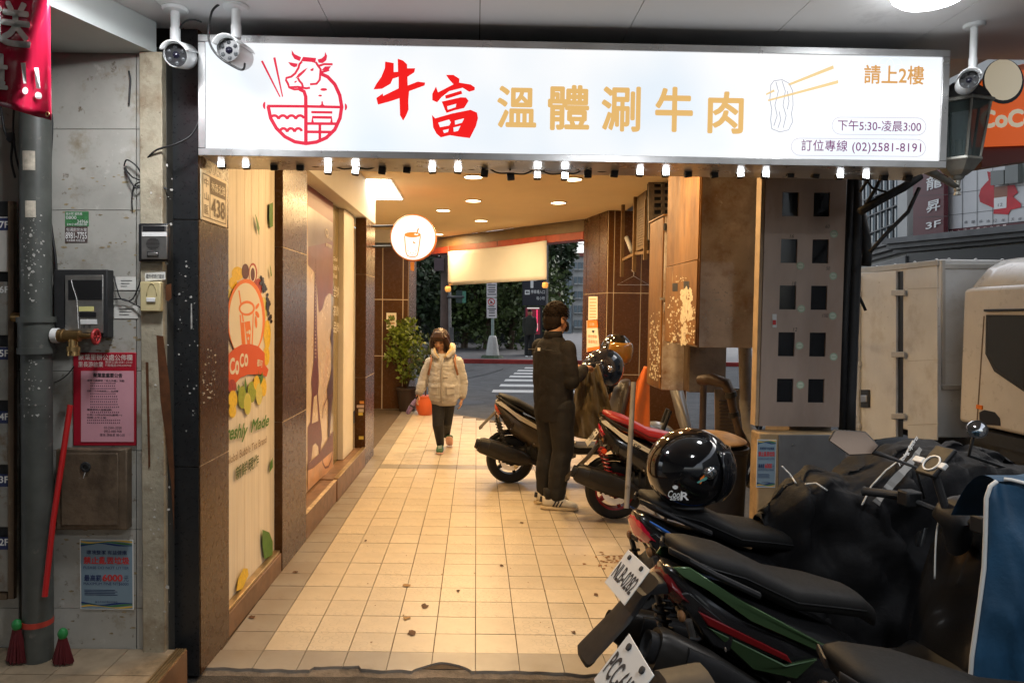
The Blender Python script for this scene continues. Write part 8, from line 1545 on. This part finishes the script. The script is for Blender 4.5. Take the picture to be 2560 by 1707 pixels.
# trees: hedge and crowns as single trees
def tree(name, label, px, Y, zt_, rx, trunk_h, n, size, seed, m=m_leafd, ry=None, low=0.0):
    rg = random.Random(seed); b = V((FP(px, 900, Y).x, Y, kz)); e = thing(name, label, 'tree', b, 'trees beyond the crossing'); tk_ = MB(); tk_.tube([b, b + V((.1, 0, trunk_h * .6)), b + V((-.1, .1, trunk_h))], [.16, .12, .09], 8)
    for q in range(5): a_ = q * 1.26; tk_.tube([b + V((0, 0, trunk_h * (.55 + .08 * q))), b + V((math.cos(a_) * rx * .5, math.sin(a_) * rx * .4, trunk_h + (zt_ - trunk_h) * .4))], [.07, .025], 6)
    part('trunk', tk_, m_bark, e, smooth=40); lf = MB(); zc2 = low + (zt_ - low) * .5
    for q in range(n // 60):
        while True:
            p = V((rg.uniform(-1, 1), rg.uniform(-1, 1), rg.uniform(-1, 1)))
            if p.length < 1: break
        leaf_cloud(lf, (b.x + p.x * rx * .85, b.y + p.y * (ry or rx * .7) * .85, zc2 + p.z * (zt_ - low) * .46), (rx * .3, rx * .26, (zt_ - low) * .13), 60, size, rg, .1)
    part('crown', lf, m, e); return e
m_leaf3 = mat('street leaf', (.075, .11, .03), .5, var=.5, vs=1.2); m_leaf4 = mat('street leaf cool', (.07, .1, .06), .45, var=.5, vs=1.0)
for i, (px, Y, zt_, rx, th, n, sz, low, mm, l) in enumerate(((1040, 31, 6.5, 2.6, 3.2, 3000, .26, .6, m_leafd, 'dark tree left of the utility pole'), (1085, 35, 8.0, 2.4, 4, 2400, .28, 1, m_leaf4, 'tall pale leaved tree behind the mauve box'), (1160, 32, 5.4, 2.3, 2, 3300, .22, .1, m_leaf3, 'broad dark shrub tree behind the walking woman'),
        (1215, 31, 5.0, 2.3, 1.8, 3300, .22, .1, m_leaf3, 'yellow green shrub tree behind the sign post'), (1275, 31.5, 5.2, 2.3, 2, 3300, .22, .1, m_leaf3, 'dense shrub tree between sign post and kiosk'), (1322, 33, 7.2, 1.9, 3, 2700, .24, .6, m_leafd, 'dark tree behind the parking sign'), (1392, 36, 8.4, .85, 3.4, 3600, .24, 2.9, m_leafd, 'hanging dark tree between banner and corner pillar'), (1388, 37, 4.2, 1.0, 1.2, 1500, .22, 1.2, m_leaf3, 'low light tree above the man head'), (990, 30, 5.2, 2.0, 2.2, 2100, .24, .1, m_leafd, 'dark tree at the end of the back wall'))):
    tree('street_tree', l, px, Y, zt_, rx, th, n, sz, 100 + i, mm, low=low)
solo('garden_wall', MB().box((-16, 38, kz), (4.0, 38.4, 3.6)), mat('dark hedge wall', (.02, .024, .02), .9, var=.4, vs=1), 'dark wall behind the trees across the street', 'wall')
# far buildings
fb = thing('far_building', 'distant pale apartment block with balconies and red roof', 'building', (8.3, 64, 0)); FB = PLY(64)
part('mass', MB().slab(FB, px_rect(FB, 1432, 640, 1500, 905), -8, 0), mat('far pale wall', (.5, .5, .49), .8, var=.1, vs=.2), fb); part('roof', MB().slab(FB, px_rect(FB, 1430, 632, 1502, 641), -8, .4), mat('far red roof', (.25, .08, .06), .8), fb)
for y in (656, 692, 728, 764, 800, 836):
    for x in (1435, 1445, 1454): w_ = part('window', MB().slab(FB, px_rect(FB, x, y, x + 7, y + 17), .1, .0), m_pane, fb); part('sill', MB().slab(FB, px_rect(FB, x - 1, y + 17, x + 8, y + 19.5), .5, .0), m_stonew, w_)
fb2 = thing('far_building', 'grey blue building half hidden behind the hanging tree', 'building', (5, 60, 0)); FB2 = PLY(58); part('mass', MB().slab(FB2, px_rect(FB2, 1405, 585, 1429, 905), -8, 0), mat('far grey wall', (.16, .19, .21), .8, var=.2, vs=.3), fb2)
for y in range(600, 860, 26): part('window', MB().slab(FB2, px_rect(FB2, 1411, y, 1421, y + 14), .1), m_pane, fb2); part('window', MB().slab(FB2, px_rect(FB2, 1422, y, 1427, y + 14), .1), m_pane, fb2)
cable('overhead_wire', [FP(1425, 601, 30), FP(1440, 607, 30), FP(1458, 611, 30), FP(1500, 612, 30)], .02, 'thin overhead wire crossing the pale sky at the pillar')
# distant person and motorbike
def stroller(label, px, py, Y, coat, dx=0.0):
    b = FP(px, py, Y); b.z = kz; e = thing('person', label, 'person', b); mb = MB()
    for s in (-1, 1): capsule(mb, [b + V((s * .09, 0, .85)), b + V((s * .1, -.02 * s, .45)), b + V((s * .1, .03 * s, .09))], [.1, .075, .055], 10); capsule(mb, [b + V((s * .19, 0, 1.38)), b + V((s * .23, .02, 1.1)), b + V((s * .2, -.08, .88))], [.06, .05, .04], 10)
    mb.rings([(b + V((0, 0, .8)), (.17, 0, 0), (0, .12, 0)), (b + V((0, 0, 1.2)), (.19, 0, 0), (0, .13, 0)), (b + V((0, 0, 1.42)), (.15, 0, 0), (0, .1, 0)), (b + V((0, 0, 1.5)), (.06, 0, 0), (0, .06, 0))], 14); mb.ell(b + V((0, 0, 1.6)), (.085, .1, .12), 14, 10)
    z0 = kz; remesh('body', mb, .015, [m_trou, coat, m_skin2, m_hairk], e, 3, lambda p: 3 if p.z > z0 + 1.62 else (2 if p.z > z0 + 1.5 else (1 if p.z > z0 + .8 else 0)))
    for s in (-1, 1): part('shoe', MB().rings([(b + V((s * .1, .1, .04)), (.04, 0, 0), (0, 0, .035)), (b + V((s * .1, -.05, .04)), (.045, 0, 0), (0, 0, .035)), (b + V((s * .1, -.16, .03)), (.035, 0, 0), (0, 0, .02))], 10), m_wht, e, smooth=True)
stroller('distant passer-by in dark clothes and white shoes beside the kiosk', 1323, 899, YS + .5, mat('dark olive coat', (.03, .03, .022), .8))
S7 = copy_tree(S6); S7.matrix_world = MX.Translation((FP(1412, 862, 26).x - .5, 27.5, kz)) @ MX.Rotation(R(150), 4, 'Z'); S7['label'] = 'distant dark scooter parked on the far pavement behind the man'
S8 = copy_tree(S6); S8.matrix_world = MX.Translation((FP(1440, 862, 30).x, 31, kz)) @ MX.Rotation(R(100), 4, 'Z'); S8['label'] = 'most distant scooter, beside the corner pillar edge'
for s in (S7, S8): s['group'] = 'scooters across the street'
# street surroundings that shade the scene: arcade and houses going on behind the viewer
struct('arcade_ceiling_behind', MB().box((-9, -16, 2.79), (2.6, -3.02, 3.05)), m_soff); struct('arcade_wall_behind', MB().box((-4.3, -16, 0), (-4.02, 1.5, 2.79)), m_cream)
struct('arcade_upper_behind', MB().box((-9, -16, 3.06), (2.9, -6.02, 11)), m_fascia)
solo('street_house', MB().box((13, -22, ROADZ), (22, 10.5, 9)), mat('dull house front', (.2, .19, .18), .8, var=.2, vs=.5), 'dull house front across the street, out past the truck', 'building')
